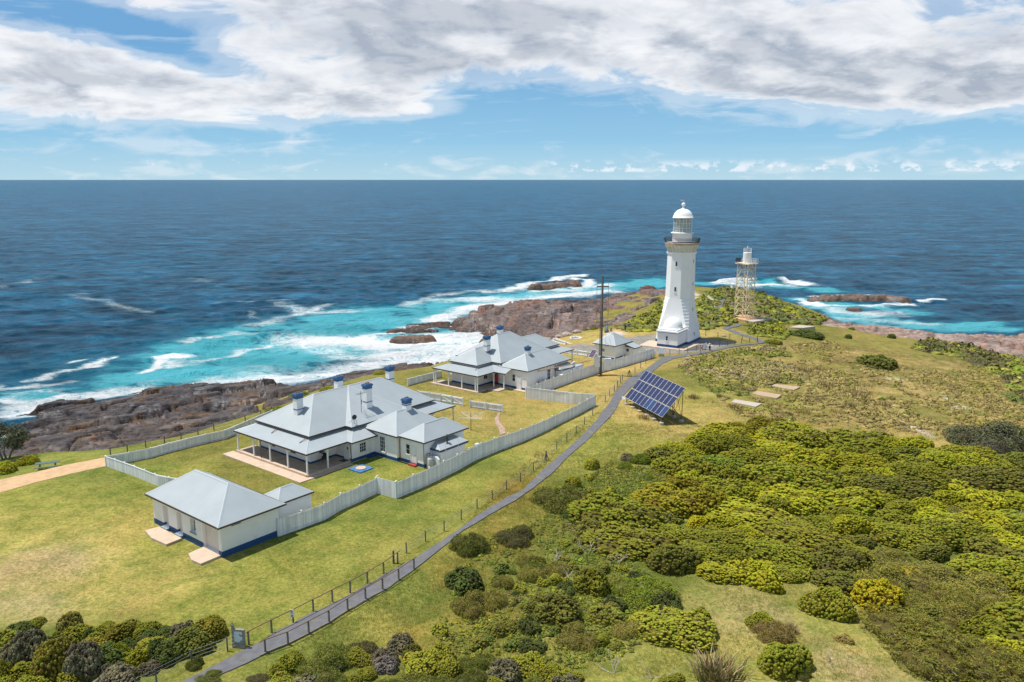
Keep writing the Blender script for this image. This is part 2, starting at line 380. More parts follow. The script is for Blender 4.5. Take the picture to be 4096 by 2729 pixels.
def gp(f, *ps): return [G(*f(*p), 0.05) for p in ps]
PL = gp(c7,(330,1220),(600,1090),(830,965),(1020,875),(1180,780),(1330,700),(1480,620),(1640,540),(1800,455),(2000,335)) + gp(cA,(-60,1130),(200,960),(440,785),(640,662),(770,600),(900,470),(1060,330),(1200,205),(1340,65)) + \
     gp(c6,(0,760),(100,640),(180,500),(330,340),(440,285),(545,225),(690,115),(830,62)) + gp(cL,(200,480),(450,440),(700,400),(950,370),(1200,325),(1390,283),(1600,245),(1760,222),(1950,208),(2060,188),(2010,150),(1900,118),(1700,70),(1480,0)) + gp(c4,(1395,1280),(1430,1262),(1500,1240),(1560,1215))
PR_ = gp(c7,(480,1235),(800,1085),(960,1015),(1120,935),(1280,870),(1440,785),(1600,700),(1745,605),(1890,520),(2080,410)) + gp(cA,(30,1140),(300,925),(520,790),(720,678),(850,585),(1000,470),(1130,335),(1270,215),(1400,85)) + \
     gp(c6,(60,850),(170,730),(250,570),(390,420),(510,340),(620,255),(740,160),(870,100)) + gp(cL,(300,528),(500,482),(760,440),(1000,397),(1250,340),(1450,300),(1640,268),(1800,245),(2010,222),(2165,190),(2110,150),(1990,108),(1780,55),(1580,-15)) + gp(c4,(1440,1295),(1480,1275),(1550,1250),(1610,1220))
PATHC = [((a[0]+b[0])/2, (a[1]+b[1])/2) for a, b in zip(PL, PR_)]

# ------------------------------------------------------------------ ground
xs = np.arange(-125, 196, .9); ys = np.arange(22, 285, .9)
gx, gy = np.meshgrid(xs, ys); fx, fy = gx.ravel(), gy.ravel()
rm = rockmask(fx, fy)
hz = base_h(fx, fy) + .12 * (fbm(fx * .15, fy * .15, 3) - .5)
heath = sstep(0, 8, sdpoly(fx, fy, GP(cP, (1500,860),(1640,800),(1760,775),(1900,780),(2353,830),(2353,1010),(2000,990),(1800,950),(1660,960),(1560,900)))) * sstep(1.4, 4.5, seg_dist(fx, fy, PATHC))
hz += heath * (.8 * (fbm(fx * .35, fy * .35, 9) - .45) + .35 * (fbm(fx * .9, fy * .9, 10, 2) - .5))
hz -= .9 * sstep(0, 5, rm)
col = turf(fx, fy)
hn1 = fbm(fx * .22, fy * .3, 210, 5); hn2 = fbm(fx * .5, fy * .6, 211, 4); hn3 = fbm(fx * .09, fy * .12, 212, 4); hw = (heath * .85)[:, None]
for nn, lo, hi, cc in ((hn1, .50, .60, (.17,.165,.035)), (hn2, .50, .60, (.31,.215,.095)), (hn3, .56, .64, (.18,.18,.04)), (hn1 * .5 + hn2 * .5, .40, .34, (.44,.33,.14))):
    a = sstep(0, 1, (nn - lo) / (hi - lo))[:, None] * hw * .75; col = col * (1 - a) + np.array(cc) * a
spot = fbm(fx * .45, fy * .45, 77); col *= (0.80 + .40 * spot)[:, None]
for P_ in SAND:
    d = sdpoly(fx, fy, P_) + 2.2 * (fbm(fx * .5, fy * .5, 5) - .5)
    a = sstep(-.6, .8, d)[:, None]; col = col * (1 - a) + np.array((.55, .46, .38)) * a
d = sdpoly(fx, fy, GRAVEL) + 1.5 * (fbm(fx * .4, fy * .4, 6) - .5); a = sstep(-.6, .8, d)[:, None]
gcol = np.array((.27, .245, .22)) * (.8 + .4 * fbm(fx * .6, fy * .6, 8))[:, None]; col = col * (1 - a) + gcol * a
fc = gridfaces(len(ys), len(xs)); keep = (hz[fc].max(1) > -17) & (rm[fc].min(1) < 14); fc = fc[keep]
def ground_mat():
    m, t, b = newmat('turf'); tc = t.n('ShaderNodeTexCoord').outputs['Object']
    at = t.n('ShaderNodeAttribute', attribute_name='Col').outputs['Color']
    n1 = t.noise(tc, .55, 6, .62); n2 = t.noise(tc, 3.5, 5, .7); n3 = t.noise(tc, .14, 5, .55); n4 = t.noise(tc, 11, 3, .6)
    c = t.mix(t.ramp(n1, .42, .66, 0, .75), at, t.mix(1, at, (.55, .72, .55), 'MULTIPLY'))
    c = t.mix(t.ramp(n3, .48, .66, 0, .45), c, t.mix(1, at, (1.25, 1.08, 1.25), 'MULTIPLY'))
    c = t.mix(t.ramp(t.noise(tc, .9, 5, .7, 0, .5), .60, .74, 0, .55), c, (.34, .24, .11))
    n5 = t.noise(tc, 1.5, 6, .7, 0, .6); c = t.mix(t.ramp(n5, .50, .62, 0, .5), c, t.mix(1, c, (.62, .74, .6), 'MULTIPLY')); c = t.mix(t.ramp(t.noise(tc, 2.1, 5, .7, 0, .4), .56, .68, 0, .5), c, t.mix(1, c, (1.35, 1.22, 1.7), 'MULTIPLY'))
    s = t.n('ShaderNodeVectorMath', operation='SCALE'); t.set(s, 0, c)
    t.set(s, 'Scale', t.math('MULTIPLY', t.ramp(n2, .28, .72, .55, 1.42, False), t.ramp(n4, .25, .75, .72, 1.26, False)))
    t.set(b, 'Base Color', s.outputs[0]); b.inputs['Roughness'].default_value = .95; b.inputs['Specular IOR Level'].default_value = .08
    bp = t.n('ShaderNodeBump'); bp.inputs['Strength'].default_value = .9; bp.inputs['Distance'].default_value = .25
    t.set(bp, 'Height', t.math('ADD', t.math('MULTIPLY', n2, .6), t.math('MULTIPLY', n4, .35))); t.set(b, 'Normal', bp.outputs[0])
    return m
MT_GROUND = ground_mat()
kind(npmesh('ground', np.stack([fx, fy, hz], 1), fc, MT_GROUND, True, {'Col': ('FLOAT_COLOR', np.c_[col, np.ones(len(col))])}), 'structure')

# ------------------------------------------------------------------ rocky shore
def rock_detail(x, y, st):
    """st: 0 = dark shelf, 1 = bedded ridge, 2 = pale right hand shore"""
    b0 = base_h(x, y); wx = x + 3.5 * (fbm(x * .12, y * .12, 33) - .5); wy = y + 3.5 * (fbm(x * .12, y * .12, 37) - .5)
    h = b0 + (3.4, 3.0, 2.4)[st] * (fbm(wx * .06, wy * .075, 21 + st, 4) - .5)
    ca, sa = (math.cos(.55), math.sin(.55)) if st == 0 else (math.cos(.2), math.sin(.2)); u = wx * ca + wy * sa; v = -wx * sa + wy * ca
    step = (1.4, 2.2, 1.1)[st]; dip = .10 * v + (.03 * u if st else 0)
    wob = 1.6 * (fbm(u * .10, v * .2, 31 + st, 4) - .5)
    tt = (h + dip + wob) / step; k = np.floor(tt); fr = tt - k
    h = .18 * h + .82 * ((k + sstep(.86, .98, fr)) * step - dip - wob)
    for su, sv, amp, sd_ in ((.06, .15, (1.6,2.0,1.5)[st], 41), (.15, .34, (.9,1.3,.9)[st], 43), (.4, .8, .3, 45)):
        f1, f2, cid = voro(u * su, v * sv, sd_ + st); e = f2 - f1
        h = h + amp * (cid - .5) * sstep(.0, .12, e) - amp * (1.1, .9, .8)[st] * (1 - sstep(.01, .06, e))
    h = h + (.16, .3, .2)[st] * (fbm(x * .5, y * .5, 61, 3) - .5)
    return h
def rock_mat():
    m, t, b = newmat('coastal_rock'); tc = t.n('ShaderNodeTexCoord').outputs['Object']
    at = t.n('ShaderNodeAttribute', attribute_name='Col').outputs['Color']
    mp = t.n('ShaderNodeMapping'); mp.inputs['Scale'].default_value = (.5, .5, 2.6); mp.inputs['Rotation'].default_value = (.12, .1, 0); t.set(mp, 0, tc)
    n1 = t.noise(mp.outputs[0], 1.0, 6, .65); n2 = t.noise(tc, .3, 5, .6); n3 = t.noise(tc, 3.0, 5, .65)
    s = t.n('ShaderNodeVectorMath', operation='SCALE'); t.set(s, 0, at); t.set(s, 'Scale', t.ramp(n1, .3, .7, .48, 1.5, False))
    c = t.mix(t.ramp(n2, .52, .68, 0, .8), s.outputs[0], t.mix(1, s.outputs[0], (1.45, 1.08, .82), 'MULTIPLY'))
    c = t.mix(t.ramp(n3, .3, .7, .35, 0), c, (.035, .03, .03))
    t.set(b, 'Base Color', c); wetn = t.ramp(t.noise(tc, .12, 4, .6), .50, .60); t.set(b, 'Roughness', t.ramp(wetn, 0, 1, .85, .42)); t.set(b, 'Specular IOR Level', t.ramp(wetn, 0, 1, .2, .38))
    bp = t.n('ShaderNodeBump'); bp.inputs['Strength'].default_value = .8; bp.inputs['Distance'].default_value = .35
    t.set(bp, 'Height', t.math('ADD', n1, t.math('MULTIPLY', n3, .4))); t.set(b, 'Normal', bp.outputs[0])
    return m
MT_ROCK = rock_mat()
ROCKPAL = [((.090,.075,.070),(.068,.062,.066),(.12,.08,.05)), ((.180,.138,.125),(.125,.098,.094),(.22,.14,.11)), ((.34,.255,.215),(.23,.175,.155),(.36,.215,.15))]
def rock_patch(x0, x1, y0, y1, res, st, poly):
    xs = np.arange(x0, x1, res); ys = np.arange(y0, y1, res); gx, gy = np.meshgrid(xs, ys); x, y = gx.ravel(), gy.ravel()
    sd_ = sdpoly(x, y, poly) + 2.5 * (fbm(x * .3, y * .3, 71) - .5)
    h = rock_detail(x, y, st)
    e = sstep(-2.5, 3.0, sd_); h = h * e + (base_h(x, y) - 1.2) * (1 - e)
    p = ROCKPAL[st]; n = fbm(x * .09, y * .09, 81 + st, 4); n2 = fbm(x * .2, y * .2, 85 + st, 4)
    c = np.array(p[0])[None] * (1 - sstep(.45, .62, n))[:, None] + np.array(p[1])[None] * sstep(.45, .62, n)[:, None]
    k = sstep(.56, .70, n2)[:, None]; c = c * (1 - k) + np.array(p[2])[None] * k
    wet = (1 - sstep(SEA + .8, SEA + 2.6, h + 1.2 * (n2 - .5)))[:, None]; c = c * (1 - .6 * wet)
    fc = gridfaces(len(ys), len(xs)); fc = fc[(sd_[fc].max(1) > -2.4) & (h[fc].max(1) > SEA - 1.5)]
    used = np.unique(fc); mp = np.zeros(len(x), int); mp[used] = np.arange(len(used))
    return kind(npmesh('rocky_shore', np.stack([x, y, h], 1)[used], mp[fc], MT_ROCK, False, {'Col': ('FLOAT_COLOR', np.c_[c, np.ones(len(c))][used])}), 'structure')
rock_patch(-125, -10, 88, 196, .36, 0, LEFTROCK)
rock_patch(-36, 100, 176, 275, .42, 1, LEFTROCK)
rock_patch(80, 196, 172, 262, .5, 2, RIGHTROCK)

# offshore reefs: real rock islands, each a thing of its own
def reef(name, label, pts, width, hmax, seed):
    W_ = [G(*cP(*p), SEA) for p in pts]; a = np.array(W_); c = a.mean(0)
    res = .4; xs = np.arange(a[:, 0].min() - width, a[:, 0].max() + width, res); ys = np.arange(a[:, 1].min() - width, a[:, 1].max() + width, res)
    gx, gy = np.meshgrid(xs, ys); x, y = gx.ravel(), gy.ravel()
    f1, f2, cid = voro(x * .22, y * .3, seed); d = seg_dist(x, y, W_) / width + 1.5 * (fbm(x * .14, y * .2, seed, 5) - .5)
    h = SEA - .6 + (hmax + .6) * (1 - sstep(.25, 1.0, d)); t = h / .6 + 1.5 * fbm(x * .2, y * .2, seed + 3); k = np.floor(t)
    h = h * .4 + .6 * ((k + sstep(.55, .95, t - k)) * .6 - .9 * fbm(x * .2, y * .2, seed + 3)) + .5 * (fbm(x * .7, y * .7, seed + 5) - .5) + (hmax * .42 * (cid - .5) - .5 * (1 - sstep(.0, .08, f2 - f1))) * (1 - sstep(.4, 1.1, d))
    fc = gridfaces(len(ys), len(xs)); fc = fc[h[fc].max(1) > SEA - .8]
    used = np.unique(fc); mp = np.zeros(len(x), int); mp[used] = np.arange(len(used))
    cc = np.array((.15, .105, .08))[None] * (.6 + .5 * sstep(SEA + .3, SEA + 1.6, h))[:, None] * (.8 + .5 * fbm(x * .3, y * .3, seed + 8))[:, None]
    o = npmesh(name, np.stack([x - c[0], y - c[1], h - SEA], 1)[used], mp[fc], MT_ROCK, False, {'Col': ('FLOAT_COLOR', np.c_[cc, np.ones(len(cc))][used])})
    o.location = (c[0], c[1], SEA); return tag(o, label, 'rock')
reef('reef_rock', 'long dark wedge of rock standing alone in surf beyond the rock ridge', [(1232,666),(1280,664),(1322,660)], 4.2, 2.9, 201)
reef('reef_rock', 'broad low brown reef ringed with white surf off the far right shore', [(1885,693),(1930,690),(1980,691),(2030,690),(2075,695)], 5.0, 2.2, 202)
reef('reef_rock', 'small round rock awash just in front of the broad brown reef', [(1955,714),(1972,714)], 2.2, 1.2, 203)
reef('reef_rock', 'black hump of rock in white water behind the first cottage roof', [(915,788),(950,785),(985,784)], 3.4, 1.9, 204)
reef('reef_rock', 'squat brown boulder at the foot of the rock ridge cliff', [(1062,761),(1080,760)], 3.0, 2.0, 205)
reef('reef_rock', 'flat wet ledge trailing from the tip of the rock ridge', [(905,762),(950,757),(985,755)], 2.6, .8, 206)
reef('reef_rock', 'brown rock nearest the second cottage chimney in the foaming cove', [(1115,788),(1130,785)], 3.0, 1.6, 207)

# ------------------------------------------------------------------ sea
def S(*ps): return [G(*cP(*p), SEA) for p in ps]
FOAM = [(1.0,5,S((40,950),(100,942),(180,918),(270,905),(300,902))),(.8,3.5,S((0,925),(60,935),(140,915),(260,900))),(.75,5,S((480,886),(500,893),(620,888),(700,876),(780,865))),
 (.72,10,S((520,886),(700,868),(850,838),(980,808),(1060,785),(1100,778))),(1.0,10,S((700,792),(800,784),(900,796),(1000,780),(1090,772))),(.9,6,S((940,800),(1060,800),(1090,780))),
 (1.,3,S((860,768),(960,757),(1000,748))),(.9,5,S((940,757),(985,742),(1040,728))),(.55,5,S((690,800),(800,830),(900,832))),(.9,2.2,S((340,858),(385,826),(430,820))),(.62,2,S((400,836),(480,828),(560,806),(690,800))),
 (.5,5,S((590,750),(720,716),(760,700))),(.42,6,S((640,700),(700,720),(800,715))),(.95,5,S((1160,668),(1225,652),(1280,640),(1330,634))),(1.,4,S((1325,640),(1345,646),(1330,664))),(.6,5,S((1240,672),(1330,668),(1400,655))),
 (.85,6,S((985,738),(1100,706),(1230,686),(1340,678),(1400,668))),(.6,8,S((1000,690),(1150,690),(1300,680))),(.5,5,S((930,700),(1060,672),(1200,668))),(1.,5.,S((1662,650),(1700,646),(1760,646),(1850,652))),(1.,6,S((1665,652),(1700,648))),(.8,4,S((1700,660),(1760,656),(1830,655))),
 (.95,7,S((1010,822),(1060,808),(1105,795))),(.8,5,S((860,848),(950,838),(1010,826))),(.6,4,S((0,1003),(40,1000))),(.95,4,S((1840,692),(1880,700),(1960,704),(2080,700))),(.9,3,S((1870,684),(1930,680),(2050,684))),(.85,1.6,S((2118,693),(2165,692))),(.5,7,S((1890,712),(1960,722),(2050,722))),(.4,6,S((1920,730),(2020,740),(2150,745))),
 (.34,6.,S((170,678),(215,688),(255,700),(310,716))),(.4,3.5,S((280,705),(318,720))),(.7,2,S((90,868),(125,858),(180,852),(240,830))),(.5,2,S((160,836),(230,822))),(.45,3,S((430,790),(560,770),(640,776))),(.35,6,S((500,700),(620,690))),
 (.5,2.5,S((0,885),(60,890),(150,880))),(.35,3,S((20,905),(120,905))),(.3,2.5,S((560,720),(600,740))),(.35,6,S((0,660),(100,640))),(.3,7,S((420,640),(560,660)))]
TURQ = [(.95,16,S((350,870),(520,860),(700,815),(850,800),(1000,770),(1090,770))),(.95,18,S((560,800),(700,790),(850,745),(1000,722),(1150,695))),(.9,16,S((1000,705),(1200,680),(1400,660),(1520,648))),(.75,26,S((430,830),(650,760),(900,720))),
 (.9,8,S((0,1005),(40,1008))),(.9,10,S((1000,825),(1110,800))),(.55,12,S((0,915),(120,905),(260,885))),(.8,10,S((1620,652),(1750,655),(1900,668))),(1.,11,S((1880,705),(1980,735),(2150,752),(2250,748))),(.7,9,S((1830,690),(1950,700),(2100,720))),(.3,30,S((250,840),(560,800)))]
t_ = np.concatenate([np.linspace(-58, -34, 60), np.linspace(-33.8, 33.8, 560), np.linspace(34, 58, 60)]) * math.pi / 180
r_ = np.concatenate([np.geomspace(90, 420, 420), np.geomspace(424, 1500, 160), np.geomspace(1530, 90000, 60)])
tt, rr = np.meshgrid(t_, r_); x = (rr * np.sin(tt)).ravel(); y = (rr * np.cos(tt)).ravel(); rf = rr.ravel()
near = rf < 700
foam = np.zeros(len(x)); turq = np.zeros(len(x)); xn, yn = x[near], y[near]
wx = xn + 14 * (fbm(xn * .06, yn * .09, 91, 5) - .5); wy = yn + 14 * (fbm(xn * .06, yn * .09, 95, 5) - .5)
fo = np.zeros(len(xn)); tq = np.zeros(len(xn))
for a, w, pts in FOAM: fo = np.maximum(fo, a * np.exp(-(seg_dist(wx, wy, pts) / w) ** 2))
for a, w, pts in TURQ: tq = np.maximum(tq, a * np.exp(-(seg_dist(wx, wy, pts) / w) ** 2))
brk = .45 + 1.0 * fbm(xn * .09, yn * .12, 131, 4); fo = np.clip(fo * brk, 0, 1); tq = tq * (.75 + .7 * fbm(xn * .03, yn * .05, 133, 4))
foam[near] = fo; turq[near] = tq
z = np.zeros(len(x)); fade = 1 - sstep(300, 1300, rf)
for A, L, ang, ph in ((.42,46,118,0),(.26,27,96,1.3),(.18,17,140,2.1),(.12,11,80,.7),(.09,7.5,125,3.)):
    kx, ky = math.cos(R(ang)) * 2 * math.pi / L, math.sin(R(ang)) * 2 * math.pi / L
    q = np.sin(kx * x + ky * y + ph + 4 * fbm(x * .018, y * .018, int(L)))
    z += A * (1 - np.abs(q)) * 1.6 * (.4 + 1.2 * fbm(x * .02, y * .02, int(L) + 3)) * fade
# the breaker off the cove and the one by the lattice tower
for pts, hh, w in ((S((480,800),(600,782),(720,768),(830,757)),1.9,3.2),(S((1655,652),(1700,648),(1800,650)),2.0,2.4),(S((2100,695),(2165,694)),1.0,1.8)):
    z += hh * np.exp(-(seg_dist(x, y, pts) / w) ** 2)
z += foam * .35 * (fbm(x * .5, y * .5, 44) - .3)
def sea_mat():
    m, t, b = newmat('sea_water'); tc = t.n('ShaderNodeTexCoord').outputs['Object']
    A = lambda n: t.n('ShaderNodeAttribute', attribute_name=n).outputs['Fac']
    fo, tq = A('foam'), A('turq')
    mp = t.n('ShaderNodeMapping'); mp.inputs['Rotation'].default_value = (0, 0, R(-22)); mp.inputs['Scale'].default_value = (.62, 1.0, 1); t.set(mp, 0, tc); v = mp.outputs[0]
    big = t.noise(v, .02, 4, .6); mid = t.noise(v, .14, 6, .68, 0, .5); fine = t.noise(v, .42, 8, .72, 0, 1.2); vf = t.noise(v, 2.2, 3, .6)
    deep = t.mix(t.ramp(big, .35, .65), SEA_A, SEA_B)
    deep = t.mix(t.ramp(mid, .4, .75, 0, .6), deep, SEA_C)
    rip = t.noise(v, .045, 9, .74, 0, .5)
    sc = t.n('ShaderNodeVectorMath', operation='SCALE'); t.set(sc, 0, deep); t.set(sc, 'Scale', t.math('MULTIPLY', t.ramp(rip, .38, .64, .55, 1.6, False), t.ramp(mid, .35, .68, .72, 1.35, False))); deep = sc.outputs[0]  # light and dark of the wave slopes painted into the water colour
    tz = t.math('MULTIPLY', tq, t.ramp(mid, .28, .62, .45, 1.25))
    c = t.mix(t.ramp(tz, .05, .42), deep, (.010, .135, .215))
    c = t.mix(t.ramp(tz, .35, .85), c, (.075, .43, .50))
    c = t.mix(t.math('MULTIPLY', t.ramp(fo, .15, .8, 0, .6), t.ramp(mid, .3, .6, .4, 1.)), c, (.22, .58, .62))
    rid = t.math('SUBTRACT', 1.0, t.math('MULTIPLY', t.math('ABSOLUTE', t.math('SUBTRACT', fine, .5)), 3.2))
    lace = t.math('ADD', t.math('MULTIPLY', fine, .34), t.math('ADD', t.math('MULTIPLY', mid, .20), t.math('MULTIPLY', rid, .32)))
    k = t.math('ADD', t.math('ADD', t.math('MULTIPLY', fo, .40), t.math('MULTIPLY', tq, .045)), lace)
    fa = t.math('MULTIPLY', t.ramp(k, .62, .90), t.ramp(t.math('ADD', fo, t.math('MULTIPLY', tq, .35)), .03, .3), clamp=True)
    caps = t.math('MULTIPLY', t.ramp(t.noise(v, .22, 7, .75, 0, .3), .725, .765), t.ramp(big, .42, .6, 0, 1))
    fa = t.math('MAXIMUM', fa, t.math('MULTIPLY', caps, .8))
    c = t.mix(fa, c, (.82, .84, .84))
    t.set(b, 'Base Color', c); t.set(b, 'Roughness', t.ramp(fa, 0, 1, .36, .8)); t.set(b, 'Specular IOR Level', t.ramp(fa, 0, 1, .12, .1)); b.inputs['IOR'].default_value = 1.33
    bp = t.n('ShaderNodeBump'); bp.inputs['Strength'].default_value = 1.0; bp.inputs['Distance'].default_value = 3.0
    hgt = t.math('ADD', t.math('ADD', t.math('MULTIPLY', rip, 2.2), t.math('MULTIPLY', mid, 1.0)), t.math('ADD', t.math('MULTIPLY', fine, .32), t.math('MULTIPLY', vf, .07)))
    t.set(bp, 'Height', hgt); t.set(b, 'Normal', bp.outputs[0])
    return m
SEA_A = (.011, .066, .126); SEA_B = (.014, .088, .160); SEA_C = (.023, .138, .215)
kind(npmesh('sea', np.stack([x, y, z + SEA - .45 * fade], 1), gridfaces(len(r_), len(t_))[:, ::-1], sea_mat(), True, {'foam': ('FLOAT', foam), 'turq': ('FLOAT', turq)}), 'structure')

# ------------------------------------------------------------------ paths
def strip(name, L_, R_, zoff, thick, mat, sub=6, label=None):
    def rs(ps):
        ps = np.array(ps, float); d = np.r_[0, np.cumsum(np.hypot(*np.diff(ps, axis=0).T))]; s = np.linspace(0, d[-1], int(max(8, len(PN) * sub)))
        return np.c_[np.interp(s, d, ps[:, 0]), np.interp(s, d, ps[:, 1])]
    PN = L_; a = []
    for i in range(len(L_) - 1):
        for k in range(sub):
            f = k / sub; a.append(((L_[i][0]*(1-f)+L_[i+1][0]*f, L_[i][1]*(1-f)+L_[i+1][1]*f), (R_[i][0]*(1-f)+R_[i+1][0]*f, R_[i][1]*(1-f)+R_[i+1][1]*f)))
    a.append((L_[-1], R_[-1])); vs = []; fs = []
    arr = np.array(a); wob = .14
    for i, (l, r) in enumerate(a):
        jl = wob * (mnoise.noise((l[0]*.7, l[1]*.7, 3))); jr = wob * (mnoise.noise((r[0]*.7, r[1]*.7, 9)))
        d = Vector((r[0]-l[0], r[1]-l[1])); d.normalize()
        l = (l[0]+d.x*jl, l[1]+d.y*jl); r = (r[0]+d.x*jr, r[1]+d.y*jr)
        mx, my = (l[0]+r[0])/2, (l[1]+r[1])/2; zc = max(H(*l), H(mx, my), H(*r)) + zoff
        vs += [(l[0], l[1], zc - thick), (l[0], l[1], zc), (r[0], r[1], zc), (r[0], r[1], zc - thick)]
        if i:
            o = 4 * (i - 1); fs += [(o+1, o+5, o+6, o+2), (o, o+4, o+5, o+1), (o+2, o+6, o+7, o+3)]
    m = MB(); m.add(vs, fs); return kind(m.build(name, mat), 'structure')
MT_PATH = M('asphalt_boards', (.125, .125, .135), .85, .22, 1.3, .4, 8, dirt=(.25, .22, .06), dirtscale=.8, dirtamt=.45)
strip('footpath', PL, PR_, .07, .35, MT_PATH)
MT_DIRT = M('dirt_track_soil', (.50, .33, .185), .95, .2, 1.2, .5, 6, dirt=(.3,.25,.06), dirtscale=1.2, dirtamt=.35)
strip('dirt_track', [GT(*cP(*p))[:2] for p in ((-40,1116),(60,1094),(150,1074),(243,1056))], [GT(*cP(*p))[:2] for p in ((-40,1144),(60,1115),(150,1092),(250,1070))], .03, .2, MT_DIRT)
strip('hill_path', gp(cT,(970,1090),(1040,970),(1150,860),(1250,810),(1300,760)), gp(cT,(1080,1150),(1150,1010),(1215,900),(1290,830),(1350,755)), .1, .3, MT_PATH)
strip('stepping_stone_path', gp(c3,(1030,1070),(995,1130),(990,1180),(1030,1230),(1045,1310)), gp(c3,(1050,1075),(1035,1130),(1040,1180),(1090,1230),(1100,1290)), .05, .15, M('broken_stone', (.36,.25,.19), .9, .45, 2.2, .8, 4))
# ------------------------------------------------------------------ building materials
MT_WALL = M('white_render', (.84, .83, .81), .75, .04, .8, .15, 25, dirt=(.52, .49, .43), dirtscale=.9, dirtamt=.35)
MT_WHITE = M('white_paint', (.78, .79, .79), .5, .03, 2, dirt=(.6, .58, .53), dirtscale=1.2, dirtamt=.25)
MT_CREAM = M('cream_boards', (.70, .655, .58), .7, .05, 1.2, dirt=(.5, .42, .33), dirtscale=1.0, dirtamt=.3)
MT_BLUE = M('navy_paint', (.018, .075, .20), .55, .18, 3)
MT_CAPBLUE = M('chimney_blue', (.045, .125, .26), .5, .15, 4, dirt=(.25, .3, .36), dirtscale=3, dirtamt=.3)
MT_GUTTER = M('brown_gutter', (.055, .04, .032), .5, .2, 2)
MT_SLAB = M('verandah_concrete', (.44, .35, .265), .85, .2, .9, .2, 6, dirt=(.17, .13, .10), dirtscale=.8, dirtamt=.5)
MT_KERB = M('pink_concrete', (.52, .40, .30), .9, .12, 1.0, .2, 8, dirt=(.36, .27, .19), dirtscale=1.2, dirtamt=.5)
MT_GLASS = M('window_glass', (.02, .025, .03), .08, .1, 1, spec=.6)
MT_STEEL = M('galvanised_steel', (.42, .43, .44), .45, .1, 3, metal=.6)
MT_DARKMETAL = M('dark_metal', (.05, .05, .055), .5, .15, 4)
MT_TIMBER = M('weathered_timber', (.17, .15, .13), .9, .25, 3, .4, 20)
MT_OLDPOST = M('grey_post_timber', (.12, .115, .105), .9, .25, 4, .4, 20)
MT_RUST = M('rusty_rail', (.17, .095, .055), .8, .25, 6)
MT_RED = M('red_paint', (.34, .05, .04), .5, .12, 3)
MT_CONC = M('grey_concrete', (.43, .375, .30), .9, .15, 1.5, .3, 10, dirt=(.28, .22, .17), dirtscale=1.5, dirtamt=.5)
def roof_mat(name, col):
    m, t, b = newmat(name); tcn = t.n('ShaderNodeTexCoord'); tc = tcn.outputs['Object']; nm = tcn.outputs['Normal']
    sn = t.n('ShaderNodeSeparateXYZ'); t.set(sn, 0, nm); sp = t.n('ShaderNodeSeparateXYZ'); t.set(sp, 0, tc)
    pick = t.math('GREATER_THAN', t.math('ABSOLUTE', sn.outputs[0]), t.math('ABSOLUTE', sn.outputs[1]))
    mx = t.n('ShaderNodeMix', data_type='FLOAT'); t.set(mx, 0, pick); t.set(mx, 2, sp.outputs[0]); t.set(mx, 3, sp.outputs[1])
    w = t.math('SINE', t.math('MULTIPLY', mx.outputs[0], 2 * math.pi / .19))
    n = t.noise(tc, .35, 5, .6); n2 = t.noise(tc, 3, 4, .6)
    s = t.n('ShaderNodeVectorMath', operation='SCALE'); s.inputs[0].default_value = col
    t.set(s, 'Scale', t.math('MULTIPLY', t.ramp(n, .3, .7, .93, 1.06, False), t.ramp(w, -1, -.2, .90, 1.0)))
    c = t.mix(t.ramp(n2, .6, .8, 0, .15), s.outputs[0], (.34, .33, .31))
    t.set(b, 'Base Color', c); b.inputs['Roughness'].default_value = .5; b.inputs['Specular IOR Level'].default_value = .3
    bp = t.n('ShaderNodeBump'); bp.inputs['Strength'].default_value = .35; bp.inputs['Distance'].default_value = .03; t.set(bp, 'Height', w); t.set(b, 'Normal', bp.outputs[0])
    return m
MT_ROOF = roof_mat('corrugated_roof', (.335, .375, .39))
MT_CAP = M('ridge_capping', (.39, .43, .445), .45, .04, 1)
ROT = R(51.2)

